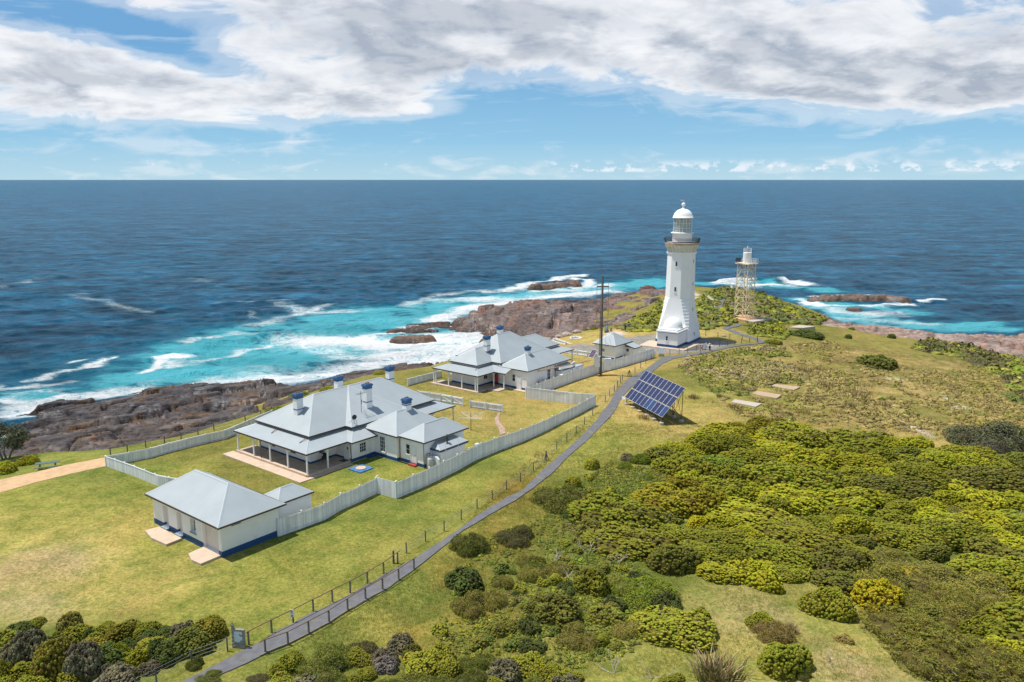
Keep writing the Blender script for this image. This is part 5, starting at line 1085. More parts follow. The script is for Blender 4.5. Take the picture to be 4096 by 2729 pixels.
# shrubs massed along the bottom edge and filling the bottom left corner
for poly, n, lab_, grp, ks in ((((625,1600),(650,1545),(760,1510),(880,1480),(960,1490),(1080,1515),(1200,1535),(1310,1550),(1320,1610)), 24, '{} shrub massed with others along the bottom edge of the meadow', 'shrubs massed along the bottom edge', (('olive leafy',LEA,'leafy'),('grey twiggy',GRY,'grey'),('olive domed',OLV,'dome'))),
                               (((-15,1500),(50,1445),(150,1428),(280,1455),(400,1452),(478,1465),(470,1500),(330,1545),(240,1600),(-15,1600)), 30, '{} shrub packed in the bottom left corner clump', 'shrubs of the bottom left clump', (('dark green',DKG,'dome'),('yellow-olive',(.25,.22,.022),'dome'),('grey-brown',GRY,'grey'),('olive',OLV,'dome'))),
                               (((1000,1470),(1060,1330),(1230,1270),(1330,1230),(1390,1260),(1480,1330),(1560,1400),(1480,1480),(1300,1520),(1130,1520)), 60, '{} shrub scattered in the weedy meadow', 'shrubs scattered in the meadow', (('brown-olive',BRN,'leafy'),('dark green',(.12,.15,.025),'leafy'),('olive',DKO,'small'),('dark grey-green',DKG,'grey'))),
                               (((1240,1130),(1330,1085),(1420,1060),(1500,1090),(1420,1150),(1330,1170)), 8, '{} shrub in weeds at the near side of the thicket', 'low shrubs beside the thicket', (('low green',GRN,'leafy'),('low olive',OLV,'small')))):
    W_ = [GT(*cP(*p))[:2] for p in poly]; ax = [p[0] for p in W_]; ay = [p[1] for p in W_]; pp = []; small = 'small' in lab_ or 'scattered' in lab_
    for _ in range(4000):
        x, y = rng.uniform(min(ax), max(ax)), rng.uniform(min(ay), max(ay)); r = rng.choice((.4,.5,.6,.8,1.,1.3,1.6)) if 'scattered' in lab_ else rng.uniform(.8, 1.7)
        if not inpoly([x], [y], W_)[0] or inpoly([x], [y], PL + PR_[::-1])[0] or any((x-a)**2 + (y-b)**2 < (.62*(r+q))**2 for a, b, q in pp): continue
        if any((x-a)**2 + (y-b)**2 < (.45*q + .3*r)**2 for a, b, q in fixed): continue
        pp.append((x, y, r))
        if len(pp) >= n: break
    for x, y, r in pp:
        if 'scattered' in lab_ and r < .9: SMALL.append((x, y, r)); continue
        nm, cl_, kd = ks[int(float(fbm(x*.3, y*.3, 77)) * 1.6 * len(ks) + rng.random()) % len(ks)]
        shrub(x, y, r * rng.uniform(1.0, 1.4), r, r * rng.uniform(.9, 1.35), kd, cl_, lab_.format(nm), grp, branches=r > .6)

# the smallest bushes of the meadow, past the three hundred that show largest: one mass
lv = [dome_mesh('low', 900 + i, nt=110, tuft=.13, lobes=4, nleaf=8, flat=.75, grey=.08) for i in range(3)]; vv = []; qq = []; cc_ = []; off = 0
for i, (x, y, r) in enumerate(SMALL):
    v0, q0, c0 = lv[i % 3]; a = i * 2.4; ca, sa = math.cos(a), math.sin(a); sc_ = np.array((r*1.2, r, r*1.15)); t0 = v0 * sc_
    vv.append(np.c_[t0[:, 0]*ca - t0[:, 1]*sa + x, t0[:, 0]*sa + t0[:, 1]*ca + y, t0[:, 2] + H(x, y)]); qq.append(q0 + off); off += len(v0); cc_.append(c0 * np.array((DKO, (.12,.15,.025), BRN, OLV)[i % 4]))
o = bpy.data.objects.new('low_bushes', fol_obj('low_bushes', np.concatenate(vv), np.concatenate(qq), np.concatenate(cc_))); COL.objects.link(o); kind(o, 'stuff', 'smallest low bushes dotted through the weedy meadow')

# low heath: nobody could count it
def clump_field(name, poly, n, smin, smax, cols, seed, dens=.0, flat=.55, excl=(), leaves=6):
    rng = np.random.default_rng(seed); px = np.array(poly); X = []; 
    while len(X) < n:
        x = rng.uniform(px[:, 0].min(), px[:, 0].max(), 4000); y = rng.uniform(px[:, 1].min(), px[:, 1].max(), 4000)
        ok = inpoly(x, y, poly) & (fbm(x * .11, y * .11, seed) + .35 * fbm(x * .4, y * .4, seed + 1) > dens + rng.uniform(-.1, .1, 4000))
        for e in excl: ok &= ~inpoly(x, y, e)
        ok &= seg_dist(x, y, PATHC) > 1.75
        X += list(zip(x[ok], y[ok])) 
        if not ok.any(): break
    X = np.array(X[:n]); k = len(X); zz = base_h(X[:, 0], X[:, 1]); s = smin * (smax / smin) ** rng.uniform(0, 1, k) ** 1.6
    ci = np.clip((fbm(X[:, 0] * .16, X[:, 1] * .16, seed + 5) * 1.6 - .3 + rng.uniform(-.25, .25, k)) * len(cols), 0, len(cols) - 1).astype(int); c = np.array(cols)[ci] * rng.uniform(.7, 1.25, (k, 1))
    el = rng.uniform(.8, 1.7, k); a = R(-24) + rng.uniform(-.4, .4, k)
    bv = IV[None] * (1 + rng.uniform(-.28, .28, (k, len(IV), 1))); bx = bv[..., 0] * (s * el)[:, None]; by = bv[..., 1] * s[:, None]
    ca, sa = np.cos(a)[:, None], np.sin(a)[:, None]
    v = np.stack([bx * ca - by * sa + X[:, 0:1], bx * sa + by * ca + X[:, 1:2], bv[..., 2] * (s * flat)[:, None] + zz[:, None] + .04], -1).reshape(-1, 3)
    f = (IF[None] + (np.arange(k) * len(IV))[:, None, None]).reshape(-1, 3); col = np.repeat(c, len(IV), 0) * rng.uniform(.8, 1.2, (k * len(IV), 1))
    C3 = np.c_[X, zz + .1]; v2, f2, c2 = leafcloud(rng, C3, np.tile((0, 0, 1.), (k, 1)), s * 1.15, leaves, c); v2[:, 2] = np.maximum(v2[:, 2], np.repeat(zz, leaves * 4) - .1) 
    q = np.concatenate([np.c_[f, f[:, 2]], f2 + len(v)]); me = fol_obj(name, np.concatenate([v, v2]), q, np.concatenate([col, c2]))
    o = bpy.data.objects.new(name, me); COL.objects.link(o); return kind(o, 'stuff')
gpoly = lambda f, *ps: [GT(*f(*p))[:2] for p in ps]
HC_ = [(.11,.125,.022),(.15,.165,.026),(.20,.195,.03),(.24,.21,.045),(.20,.155,.07),(.25,.20,.10),(.30,.26,.08)]
SL = [gpoly(c6, (1500,570),(1600,540),(1950,640),(1880,720),(1500,640)), gpoly(c6, (1700,520),(1850,450),(2200,540),(2120,620)), gpoly(c6,(1950,430),(2080,370),(2420,440),(2350,520))]
LAWN_HEATH = gpoly(cP,(1560,850),(1580,820),(1660,795),(1750,790),(1800,800),(1850,860),(1830,900),(1700,910),(1640,905),(1600,880))
o = clump_field('heath', LAWN_HEATH, 3000, .16, .6, HC_, 401, .52, excl=SL); o['label'] = 'low mottled heath on the knoll behind the solar array'
o = clump_field('heath', gpoly(cP,(1640,905),(1850,860),(1820,790),(1900,785),(2100,830),(2353,850),(2353,1000),(2200,1010),(2000,1000),(1900,990),(1700,955)), 6000, .14, .5, [(.20,.185,.04),(.24,.20,.05),(.27,.215,.065),(.22,.165,.06),(.30,.235,.08),(.18,.18,.04)], 402, .62, flat=.75, leaves=9, excl=SL); o['label'] = 'scattered dry heath and tussock on the right hand slope'
o = clump_field('heath', gpoly(cR,(1380,520),(1540,440),(1850,490),(2100,560),(2354,620),(2354,1000),(2250,980),(2200,800),(2000,690),(1800,600),(1550,560)), 1100, .5, 1.2, [DKG,(.09,.08,.035),(.11,.10,.03),BRN,GRN], 403, .40); o['label'] = 'dark heath belt above the pink rocks at right'
o = clump_field('heath', gpoly(cP,(1440,745),(1500,712),(1512,690),(1530,700),(1530,760),(1440,764)) , 760, .4, 1.2, [LEA,OLV,(.13,.14,.03),(.19,.18,.03)], 404, .12); o['label'] = 'green heath left of the lighthouse below the rock ridge'
HEAD = gpoly(cP,(1600,760),(1605,690),(1640,668),(1720,672),(1800,700),(1890,730),(1880,745),(1760,745),(1700,752))
HX = [gpoly(cT,(940,1180),(1040,950),(1180,830),(1330,740),(1380,770),(1240,900),(1120,1180)), gpoly(cT,(720,790),(800,700),(1140,860),(1000,905),(780,860)), gpoly(cP,(1682,728),(1755,728),(1760,748),(1690,745))]
o = clump_field('heath', HEAD, 1500, .5, 1.35, [LEA,OLV,(.14,.16,.03),(.10,.12,.03),(.16,.13,.06),DKO], 405, .40, excl=HX); o['label'] = 'green heath mantling the headland around the lattice tower'
o = clump_field('heath', gpoly(cR,(0,360),(60,330),(250,330),(330,400),(260,440),(60,420),(0,400)), 420, .5, 1.0, [OLV,LEA,DKO], 406, .25); o['label'] = 'olive heath patch inside the loop of the footpath'
o = clump_field('heath', gpoly(cP,(1010,1420),(1100,1240),(1240,1190),(1400,1060),(1560,1090),(1560,1180),(1400,1250),(1500,1330),(1560,1400),(1450,1500),(1250,1568),(1000,1530)), 5200, .05, .20, [GRN,(.14,.18,.03),LEA,OLV,(.17,.19,.03),(.19,.16,.05)], 407, .60, leaves=16); o['label'] = 'weedy green groundcover on the meadow right of the footpath'
o = clump_field('heath', THICK, 900, .2, .5, [DKG,LEA,(.10,.12,.03),(.13,.11,.05)], 408, .2); o['label'] = 'undergrowth between the thicket shrubs'  # colours kept dark to paint in deeper shadow between the shrubs

# grass blades: tussocks one can count and turf nobody could
MT_BLADE = foliage_mat('grass_blades')
def blades(rng, X, hgt, n, spread, cols, lean=.5, wd=.018):
    k = len(X); zz = base_h(X[:, 0], X[:, 1]); P = np.repeat(np.c_[X, zz], n, 0) + np.c_[rng.normal(size=(k*n, 2)) * spread, np.zeros(k*n)]
    h = np.repeat(hgt, n) * rng.uniform(.6, 1.2, k*n); d = np.c_[rng.normal(size=(k*n, 2)) * lean, np.ones(k*n)]; d /= np.linalg.norm(d, axis=1)[:, None]
    s = np.c_[rng.normal(size=(k*n, 2)), np.zeros(k*n)]; s /= np.linalg.norm(s, axis=1)[:, None]; w = (wd * np.repeat(hgt, n) / .4)[:, None]
    b = P - [0, 0, .05]; v = np.stack([b - s*w, b + s*w, b + d*h[:, None]], 1).reshape(-1, 3); f = np.arange(k*n*3).reshape(-1, 3)
    c = np.repeat(np.array(cols)[rng.integers(len(cols), size=k*n)] * rng.uniform(.75, 1.25, (k*n, 1)), 3, 0); return v, f, c
def turf_blades(name, poly, n, hgt, cols, seed, dens, label, nb=7, excl=()):
    rng = np.random.default_rng(seed); px = np.array(poly); X = np.empty((0, 2))
    while len(X) < n:
        x = rng.uniform(px[:, 0].min(), px[:, 0].max(), 20000); y = rng.uniform(px[:, 1].min(), px[:, 1].max(), 20000)
        ok = inpoly(x, y, poly) & (fbm(x * .25, y * .25, seed) > dens + rng.uniform(-.12, .12, 20000))
        for e in excl: ok &= ~inpoly(x, y, e)
        X = np.r_[X, np.c_[x, y][ok]]
    X = X[:n]; v, f, c = blades(rng, X, np.full(n, hgt), nb, hgt * .35, cols, .55)
    return kind(npmesh(name, v, f, MT_BLADE, False, {'Col': ('FLOAT_COLOR', np.c_[c, np.ones(len(c))])}), 'stuff', label)
PATHP = PL + PR_[::-1]
turf_blades('meadow_grass', gpoly(cP,(560,1568),(1020,1250),(1230,1040),(1400,930),(1560,960),(1660,1000),(1560,1100),(1560,1240),(1570,1320),(1640,1350),(1850,1320),(2010,1410),(2050,1568)), 34000, .26, [(.24,.26,.045),(.32,.27,.07),(.19,.23,.035),(.42,.33,.13),(.16,.20,.03)], 501, .42, 'rough meadow grass right of the footpath', 6, [PATHP])
turf_blades('dry_grass', gpoly(cP,(1560,960),(1640,905),(1850,860),(1900,785),(2353,840),(2353,1020),(2000,1005),(1700,965)), 15000, .40, [(.40,.30,.13),(.32,.24,.09),(.27,.25,.06),(.48,.37,.18)], 502, .46, 'dry grass on the right hand slope', 6, SL)
turf_blades('lawn_grass', gpoly(cP,(0,1140),(240,1085),(380,1130),(480,1290),(650,1240),(860,1145),(1360,945),(1390,900),(1200,1080),(900,1320),(560,1500),(0,1440)), 42000, .13, [(.28,.27,.045),(.20,.23,.032),(.40,.33,.09),(.33,.30,.06)], 503, .45, 'short lawn grass around the storehouse', 6, [PATHP])
def tussock(f, cx, by, w, hh, cols, label, group=None, nb=150):
    x, y, z = GT(*f(cx, by)); dist = math.hypot(math.hypot(x, y), HC); r = abs(f(cx+w/2, by)[0] - f(cx-w/2, by)[0]) * dist / F_ / 2; h = abs(f(cx, by)[1] - f(cx, by-hh)[1]) * dist / F_ * .85
    rng = np.random.default_rng(int(cx + by)); n = nb; X = np.c_[rng.normal(size=(n, 2)) * r * .38]
    P = np.c_[X, np.zeros(n)]; hh_ = h * rng.uniform(.6, 1.15, n); d = np.c_[X / max(r, .1) * .55 + rng.normal(size=(n, 2)) * .18, np.ones(n)]; d /= np.linalg.norm(d, axis=1)[:, None]
    s = np.c_[rng.normal(size=(n, 2)), np.zeros(n)]; s /= np.linalg.norm(s, axis=1)[:, None]; wd = max(.02, h * .035); dr = d.copy(); dr[:, :2] *= 2.2; dr[:, 2] *= .8
    m1 = P + d * (hh_ * .6)[:, None]; tip = m1 + dr * (hh_ * .42)[:, None]; v = np.stack([P - s*wd - [0,0,.08], P + s*wd - [0,0,.08], m1 + s*wd*.8, m1 - s*wd*.8, tip], 1).reshape(-1, 3)
    i = np.arange(n)[:, None] * 5; fq = np.concatenate([i + [0,1,2,3], i + [3,2,4,4]])
    c = np.array(cols)[rng.integers(len(cols), size=n)] * rng.uniform(.75, 1.25, (n, 1)); cc = np.repeat(c, 5, 0)
    me = fol_obj('tussock', v, fq, cc); o = bpy.data.objects.new('tussock', me); COL.objects.link(o); o.location = (x, y, z); return tag(o, label, 'grass tussock', group)
BT = [(.38,.27,.14),(.30,.21,.09),(.46,.35,.20),(.24,.22,.07)]
tussock(cC,1860,1255,400,200,BT+[(.15,.17,.05)],'large brown and green reed tussock in the clearing at the bottom',None,420)
tussock(cD,360,850,110,90,BT,'small brown tussock at the left side of the clearing'); tussock(cC,1810,850,90,50,BT,'little straw tussock right of the broad clearing dome')
for cx, by, w, hh in ((2000,355,330,90),(1700,490,170,80),(1650,430,110,50),(1090,570,140,75),(1410,560,90,60),(520,810,150,70),(2130,355,60,50),(1580,690,120,80),(2260,330,150,40),(2350,240,200,60),(1510,580,80,40),(1800,470,60,45),(2240,765,70,45),(1945,725,60,35)):
    tussock(c6,cx,by,w,hh,BT,'brown reed tussock on the dry ground around the concrete slabs','brown tussocks near the slabs')
for cx, by, w, hh in ((450,720,260,60),(580,715,80,50),(650,860,200,80),(880,930,300,80),(870,1030,120,60),(720,1070,140,50),(600,970,100,40),(520,950,90,35),(1180,1030,120,60),(990,850,260,50),(620,820,90,40),(460,1080,160,50)):
    tussock(cR,cx,by,w,hh,BT,'brown reed tussock on the open slope right of the slabs','brown tussocks on the slope',90)

# bleached dead branches
def deadwood(f, cx, by, size, label, seed, flat=.3):
    x, y, z = GT(*f(cx, by)); rng = random.Random(seed); size *= .72; m = MB()
    def grow(p, d, L, r, lv):
        for k in range(3):
            q = p + d * L / 3; d = (d + Vector((rng.uniform(-.4,.4), rng.uniform(-.4,.4), rng.uniform(-.2,.2)))).normalized(); m.tube(p, q, r, 5, r*.8); p, r = q, r*.8
            if lv and rng.random() < .85: grow(p, (d + Vector((rng.uniform(-1,1), rng.uniform(-1,1), rng.uniform(-.1,.6)))).normalized(), L*.6, r*.7, lv-1)
    for k in range(3): grow(Vector((0,0,-.05)), Vector((rng.uniform(-1,1), rng.uniform(-.6,.6), rng.uniform(flat, 1))).normalized(), size, .034, 2)
    o = m.build('dead_branch', MT_DEAD); o.location = (x, y, z); return tag(o, label, 'dead branch')
deadwood(cC,750,190,1.9,'largest bleached dead branch standing in the meadow right of the footpath',1); deadwood(cC,465,250,1.3,'white dead stick beside the dark ragged shrub',2); deadwood(cC,1000,270,1.5,'forked dead branches between the meadow and thicket',3)
deadwood(cC,1320,1240,1.9,'bleached forked branches at the bottom edge, left of the reed tussock',4); deadwood(cC,980,1200,1.5,'single fallen bleached branch on the grass at the bottom',5,-.1); deadwood(cC,580,380,1.1,'curled dead twigs above the olive shrub with grey flank',6,.0)
deadwood(cA,1690,520,1.0,'grey fallen branch on the meadow near the thicket edge',7,-.1); deadwood(cA,1930,610,1.1,'bleached sticks lying in the thicket gap',8,-.05); deadwood(cD,700,1090,1.2,'tangle of dead sticks at the bottom of the clearing',9,-.1)

# the windblown banksia by the far left edge
tx_, ty_, tz_ = GT(*cP(12,1052)); tre = thing('banksia_tree', 'windblown silvery-leaved tree at the left edge above the rock shelf', 'tree', (tx_, ty_, tz_))
rng2 = random.Random(8); m = MB(); tips = []
def grow(p, d, L, r, lv):
    for k in range(3):
        q = p + d * L / 3; m.tube(p, q, r, 6, r*.85); p, r = q, r*.85; d = (d + Vector((rng2.uniform(-.35,.35), rng2.uniform(-.35,.35), rng2.uniform(-.1,.2)))).normalized()
    if lv:
        for k in range(3): grow(p, (d + Vector((rng2.uniform(-1,1), rng2.uniform(-1,1), rng2.uniform(-.1,.7)))).normalized(), L*.66, r*.7, lv-1)
    else: tips.append(p.copy())
for k in range(3): grow(Vector((.3*k-.3,0,-.4)), Vector((.3*(k-1)+.1, .1*(k-1), 1)).normalized(), 2.0, .16, 3)
m.build('trunk', MT_TWIG, tre)
rg = np.random.default_rng(5); C = np.array([list(t) for t in tips]); C = np.concatenate([C + rg.normal(size=C.shape) * .35 for _ in range(4)]); k = len(C)
v, q, c = leafcloud(rg, C, np.tile((0,0,1.), (k,1)), np.full(k, .42), 34, np.tile((1.,1.,1.), (k,1)) * rg.uniform(.6,1.5,(k,1)), True)
fr = bpy.data.objects.new('crown', fol_obj('crown', v, q, c)); COL.objects.link(fr); fr.parent = tre; fr.color = (.10,.105,.06,1)
# ------------------------------------------------------------------ white paling fences
def paling_mat():
    m, t, b = newmat('white_palings'); tc = t.n('ShaderNodeTexCoord').outputs['Object']
    n = t.noise(tc, 1.2, 5, .65); n2 = t.noise(tc, 6, 3, .6)
    c = t.mix(t.ramp(n, .5, .75, 0, .45), (.80, .81, .81), (.64, .66, .65)); c = t.mix(t.ramp(n2, .55, .8, 0, .3), c, (.40, .40, .37))
    gi = t.n('ShaderNodeNewGeometry').outputs['Random Per Island']; s = t.n('ShaderNodeVectorMath', operation='SCALE'); t.set(s, 0, c); t.set(s, 'Scale', t.ramp(gi, 0, 1, .80, 1.08, False))
    t.set(b, 'Base Color', s.outputs[0]); b.inputs['Roughness'].default_value = .75; return m
MT_PAL = paling_mat()
def fence(label, pts, hgt, rails='back', posts=2.7, top=None, group='white paling fences', name='paling_fence', braces=(), side=1):
    """close palings along a ground line; side=+1 puts posts and rails to the left of the line of travel"""
    P = [Vector((*p, 0)) for p in pts]; o0 = P[0].copy(); o0.z = H(o0.x, o0.y)
    root = thing(name, label, 'fence', o0, 0, group)
    d = [0]
    for a, b in zip(P[:-1], P[1:]): d.append(d[-1] + (b - a).length)
    def at(s):
        for i in range(len(P) - 1):
            if s <= d[i+1] + 1e-6 or i == len(P) - 2:
                f = (s - d[i]) / max(d[i+1] - d[i], 1e-6); q = P[i].lerp(P[i+1], f); t = (P[i+1] - P[i]).normalized(); return Vector((q.x, q.y, H(q.x, q.y))) - o0, t
    hf = top or (lambda s: hgt)
    pm = MB(); pw = .115; n = int(d[-1] / pw)
    rnd = random.Random(int(d[-1] * 10))
    for i in range(n):
        q, t = at((i + .5) * pw); nn = Vector((-t.y, t.x, 0)); h = hf((i + .5) * pw) + rnd.uniform(-.012, .012); a = math.atan2(t.y, t.x); j = rnd.uniform(-.004, .004)
        pm.cbox((q.x + nn.x * j, q.y + nn.y * j, q.z + h/2 - .12), (pw - .015, .022, h + .24), a)
    pal = pm.build('palings', MT_PAL, root)
    k = max(1, round(d[-1] / posts)); rl = {}
    ss = [d[-1] * i / k for i in range(k + 1)]
    for s in ss:
        q, t = at(min(max(s, .01), d[-1] - .01)); nn = Vector((-t.y, t.x, 0)) * .085 * side; h = hf(s) + .07; m = MB(); a = math.atan2(t.y, t.x)
        m.cbox((q.x + nn.x, q.y + nn.y, q.z + h/2 - .2), (.12, .12, h + .4), a); m.cbox((q.x + nn.x, q.y + nn.y, q.z + h + .03), (.15, .15, .05), a); m.build('post', MT_PAL, root)
    for fr in ((.92,.0),(.22,.0)):
        m = MB()
        for s0, s1 in zip(ss[:-1], ss[1:]):
            (q0, t0), (q1, t1) = at(s0 + .02), at(s1 - .02); n0 = Vector((-t0.y, t0.x, 0)) * .055 * side; n1 = Vector((-t1.y, t1.x, 0)) * .055 * side
            z0, z1 = q0.z + hf(s0) * fr[0], q1.z + hf(s1) * fr[0]; m.tube((q0.x+n0.x, q0.y+n0.y, z0), (q1.x+n1.x, q1.y+n1.y, z1), .05, 4)
        m.build('rail', MT_PAL, root)
    m = MB()
    for i in range(len(ss) - 1):
        (q0, t0), (q1, t1) = at(ss[i] + .02), at(ss[i+1] - .02); z0, z1 = q0.z + hf(ss[i]) + .02, q1.z + hf(ss[i+1]) + .02; m.tube((q0.x, q0.y, z0), (q1.x, q1.y, z1), .05, 4)
    if hgt < 1.5 or rails == 'capped': m.build('capping', MT_PAL, root)
    for i in braces:
        if i < len(ss) - 1:
            (q0, t0), (q1, t1) = at(ss[i] + .1), at(ss[i+1] - .1); nn = Vector((-t0.y, t0.x, 0)) * .06 * side; m = MB(); m.tube((q0.x+nn.x, q0.y+nn.y, q0.z+.92*hf(ss[i])), (q1.x+nn.x, q1.y+nn.y, q1.z+.2*hgt), .045, 4); m.build('brace', MT_PAL, root)
    return root
g0 = lambda f, *ps: [GT(*f(*p))[:2] for p in ps]
corner = GT(*c8(1108, 955))[:2]
fence('short white paling fence run from the far left corner to behind the storehouse roof', [corner] + g0(c8, (1660,1165)) + [(-30.2, 83.2)], 1.25, side=1, posts=2.2)
fence('long white paling fence along the cliff side of the nearest cottage', [corner] + g0(c8, (1345,915),(1575,868),(1790,805),(2000,752),(2190,705),(2350,672)) + g0(cP, (580,982),(625,962)), 1.25, side=-1, posts=2.6)
F3 = g0(c1, (1806,1020),(2000,952),(2200,880),(2350,825)) + g0(c2, (1100,1552),(1250,1488),(1432,1397))
fence('white paling fence stepping back from the storehouse corner', F3, 1.75, top=lambda s: 1.75, side=1)
fence('stub of white paling fence, the kink between the storehouse run and long run', [F3[-1]] + g0(c2, (1613,1448)), 1.9, side=1, posts=2.9)
F5 = g0(c2, (1615,1448)) + g0(cA, (0,582),(250,460),(400,375),(580,300),(750,238),(900,170),(1100,68),(1200,20)) + g0(c3, (2040,1000))
def wav(s): return 1.75 + .18 * math.sin(s * .11 + .5)
lf = fence('longest white paling fence, beside the footpath lawn, with a small gate', F5, 1.8, top=wav, side=1)
gq = [Vector((*p, 0)) for p in g0(cA, (577,300),(606,288))]; gp_ = (gq[0] + gq[1]) / 2; tg = (gq[1] - gq[0]).normalized(); m = MB(); m.cbox((gp_.x + tg.y*.04 - lf.location.x, gp_.y - tg.x*.04 - lf.location.y, 1.0 - lf.location.z), (.95, .03, 1.5), math.atan2(tg.y, tg.x)); gt_ = m.build('gate', MT_PAL, lf)
m = MB(); m.ball((gp_.x + tg.y*.08 - lf.location.x - .35*tg.x, gp_.y - tg.x*.08 - lf.location.y - .35*tg.y, 1.05), .05, 8, 6); m.build('latch', M('brass', (.5,.4,.15), .4, metal=.7), gt_)
J6 = g0(c3, (1318,925))[0]
fence('white braced paling fence crossing the yard at the far end of the long run', [F5[-1]] + g0(c3, (1800,985),(1650,964)) + [J6], 1.75, side=-1, posts=2.1, braces=(3,), rails='capped')
F7 = [J6] + g0(c3, (1420,900),(1590,828),(1740,775),(1900,718),(2045,668),(2200,628),(2352,588)) + g0(c4, (750,1545))
fence('white paling fence behind the utility pole, along the farther cottage yard', F7, 1.8, top=lambda s: 1.85, side=1)
fence('short low white paling fence by the rotary clothes line', g0(c3, (735,1020),(842,1035),(940,1050),(1075,1068)), 1.05, side=-1, posts=2.2)
fence('low white paling fence with diagonal braces behind the nearest cottage verandah', g0(c3, (190,925),(280,937),(375,950),(472,968),(565,985),(660,1002)), 1.2, side=-1, posts=2.1, braces=(2,3))
fence('low white paling fence on the cliff side of the farther cottage', g0(c3, (76,797),(150,775),(300,738),(430,705)), 1.2, side=-1, posts=2.6)
fence('low white paling fence behind the farther cottage by the gravel yard', g0(cY, (480,880),(700,925),(960,960),(1205,985),(1425,1018),(1670,1055),(1930,1092),(2120,1125)), 1.0, side=-1, posts=2.5)
fence('tiny white gate panel standing beside the lighthouse bitumen yard', g0(cL, (992,335),(1060,318)), 1.2, side=1, posts=1.4, name='picket_gate')
# ------------------------------------------------------------------ post and wire fences
def wire_fence(label, P, hgt=1.1, nw=4, r=.06, wood=MT_OLDPOST, struts=(), group='post and wire fences', thick=()):
    x0, y0 = P[0]; o0 = Vector((x0, y0, H(x0, y0))); root = thing('wire_fence', label, 'fence', o0, 0, group); Q = []
    for i, (x, y) in enumerate(P):
        q = Vector((x, y, H(x, y))) - o0; Q.append(q); m = MB(); rr = r * (1.7 if i in thick else 1); h = hgt * (1.12 if i in thick else 1)
        lean = Vector((.03*math.sin(i*5.1), .03*math.cos(i*3.7), 0))
        m.tube(q + Vector((0,0,-.3)), q + lean + Vector((0,0,h)), rr, 7, rr*.92); m.build('post', wood, root)
    for i in struts:
        q = Q[i]; j = i + 1 if i + 1 < len(Q) else i - 1
        for sg in (1, -1):
            dd = (Q[j] - q); dd.z = 0; dd.normalize(); m = MB(); m.tube(q + Vector((0,0,hgt*.95)), q + dd*sg*.95 + Vector((0,0,-.1)), r*.9, 6); m.build('strut', wood, root)
    for k in range(nw):
        m = MB(); z = hgt * (.22 + .72 * k / max(nw - 1, 1))
        for a, b in zip(Q[:-1], Q[1:]):
            md = (a + b) / 2 + Vector((0,0,z-.02)); m.tube(a + Vector((0,0,z)), md, .009, 3); m.tube(md, b + Vector((0,0,z)), .009, 3)
        m.build('wire', MT_STEEL, root)
    return root
wire_fence('post and wire fence beside the interpretive sign at bottom left', g0(c7, (-60,1330),(250,1175),(528,1030),(805,927),(925,882)), 1.15, 4, thick=(4,))
wire_fence('long post and wire fence following the left edge of the footpath', g0(c7, (2108,238),(2210,157)) + g0(cA, (5,1012),(150,930),(283,840),(408,754),(528,683),(640,604),(748,542),(848,461),(948,377),(1033,287),(1113,226),(1185,163),(1250,95),(1313,25)) +
           g0(c3, (2145,962),(2191,902),(2240,850),(2272,805),(2303,765)) + g0(c6, (60,612),(113,545),(168,487),(203,437),(238,392),(262,358),(343,305),(412,270),(478,213),(538,165),(600,115),(645,92)), 1.1, 4, struts=(10, 27), thick=(0,10))
wire_fence('timber post and wire fence on the cliff edge above the left rock shelf', g0(c8, (1155,835),(1335,798),(1525,750),(1720,708),(1893,668),(2070,622),(2238,575)) + g0(c2, (192,725),(340,678),(440,640)), 1.1, 3, .085, MT_TIMBER)
wire_fence('wire fence between the footpath and lighthouse apron', g0(cL, (90,500),(373,412),(548,402),(707,382),(870,352),(985,338)), 1.1, 4)
wire_fence('wire fence along the path beside the bitumen yard right of lighthouse', g0(cL, (1165,285),(1310,275),(1458,250),(1598,228),(1720,205),(1872,190),(2018,183)), 1.1, 4, thick=(6,))
wire_fence('wire fence crossing the golden lawn behind the lighthouse', g0(cL, (1048,65),(1278,88),(1502,122),(1735,140),(1872,190)), 1.1, 4)
wire_fence('wire fence at the back of the picnic lawn, left of the lighthouse', g0(c4, (290,1268),(380,1270),(500,1280),(595,1285),(723,1290)), 1.1, 3)
# ------------------------------------------------------------------ ramp handrails
def handrail(label, P, hgt=1.02, end=()):
    x0, y0 = P[0]; o0 = Vector((x0, y0, H(x0, y0))); root = thing('handrail', label, 'handrail', o0, 0, 'ramp handrails'); Q = []
    for x, y in P:
        q = Vector((x, y, H(x, y))) - o0; Q.append(q); m = MB(); m.cbox((q.x, q.y, q.z + hgt/2 - .2), (.11, .11, hgt + .4), .9); m.build('post', MT_TIMBER, root)
    m = MB(); T = [q + Vector((0,0,hgt+.06)) for q in Q]; e0 = (T[0]-T[1]).normalized()*.35; e1 = (T[-1]-T[-2]).normalized()*.35
    m.path([T[0]+e0+Vector((0,0,-.05))] + T + [T[-1]+e1], .042, 6); m.build('rail', MT_RUST, root); return root
handrail('rust-topped timber handrail on the lawn side of the ramp, with a sign', g0(c7, (972,875),(1152,782),(1320,700),(1478,617),(1628,540),(1768,470),(1903,395),(2030,318),(2140,238)))
handrail('rust-topped timber handrail on the meadow side of the ramp', g0(c7, (1102,942),(1280,878),(1443,792),(1602,705),(1748,610),(1888,525),(2022,447),(2148,370),(2268,288)))
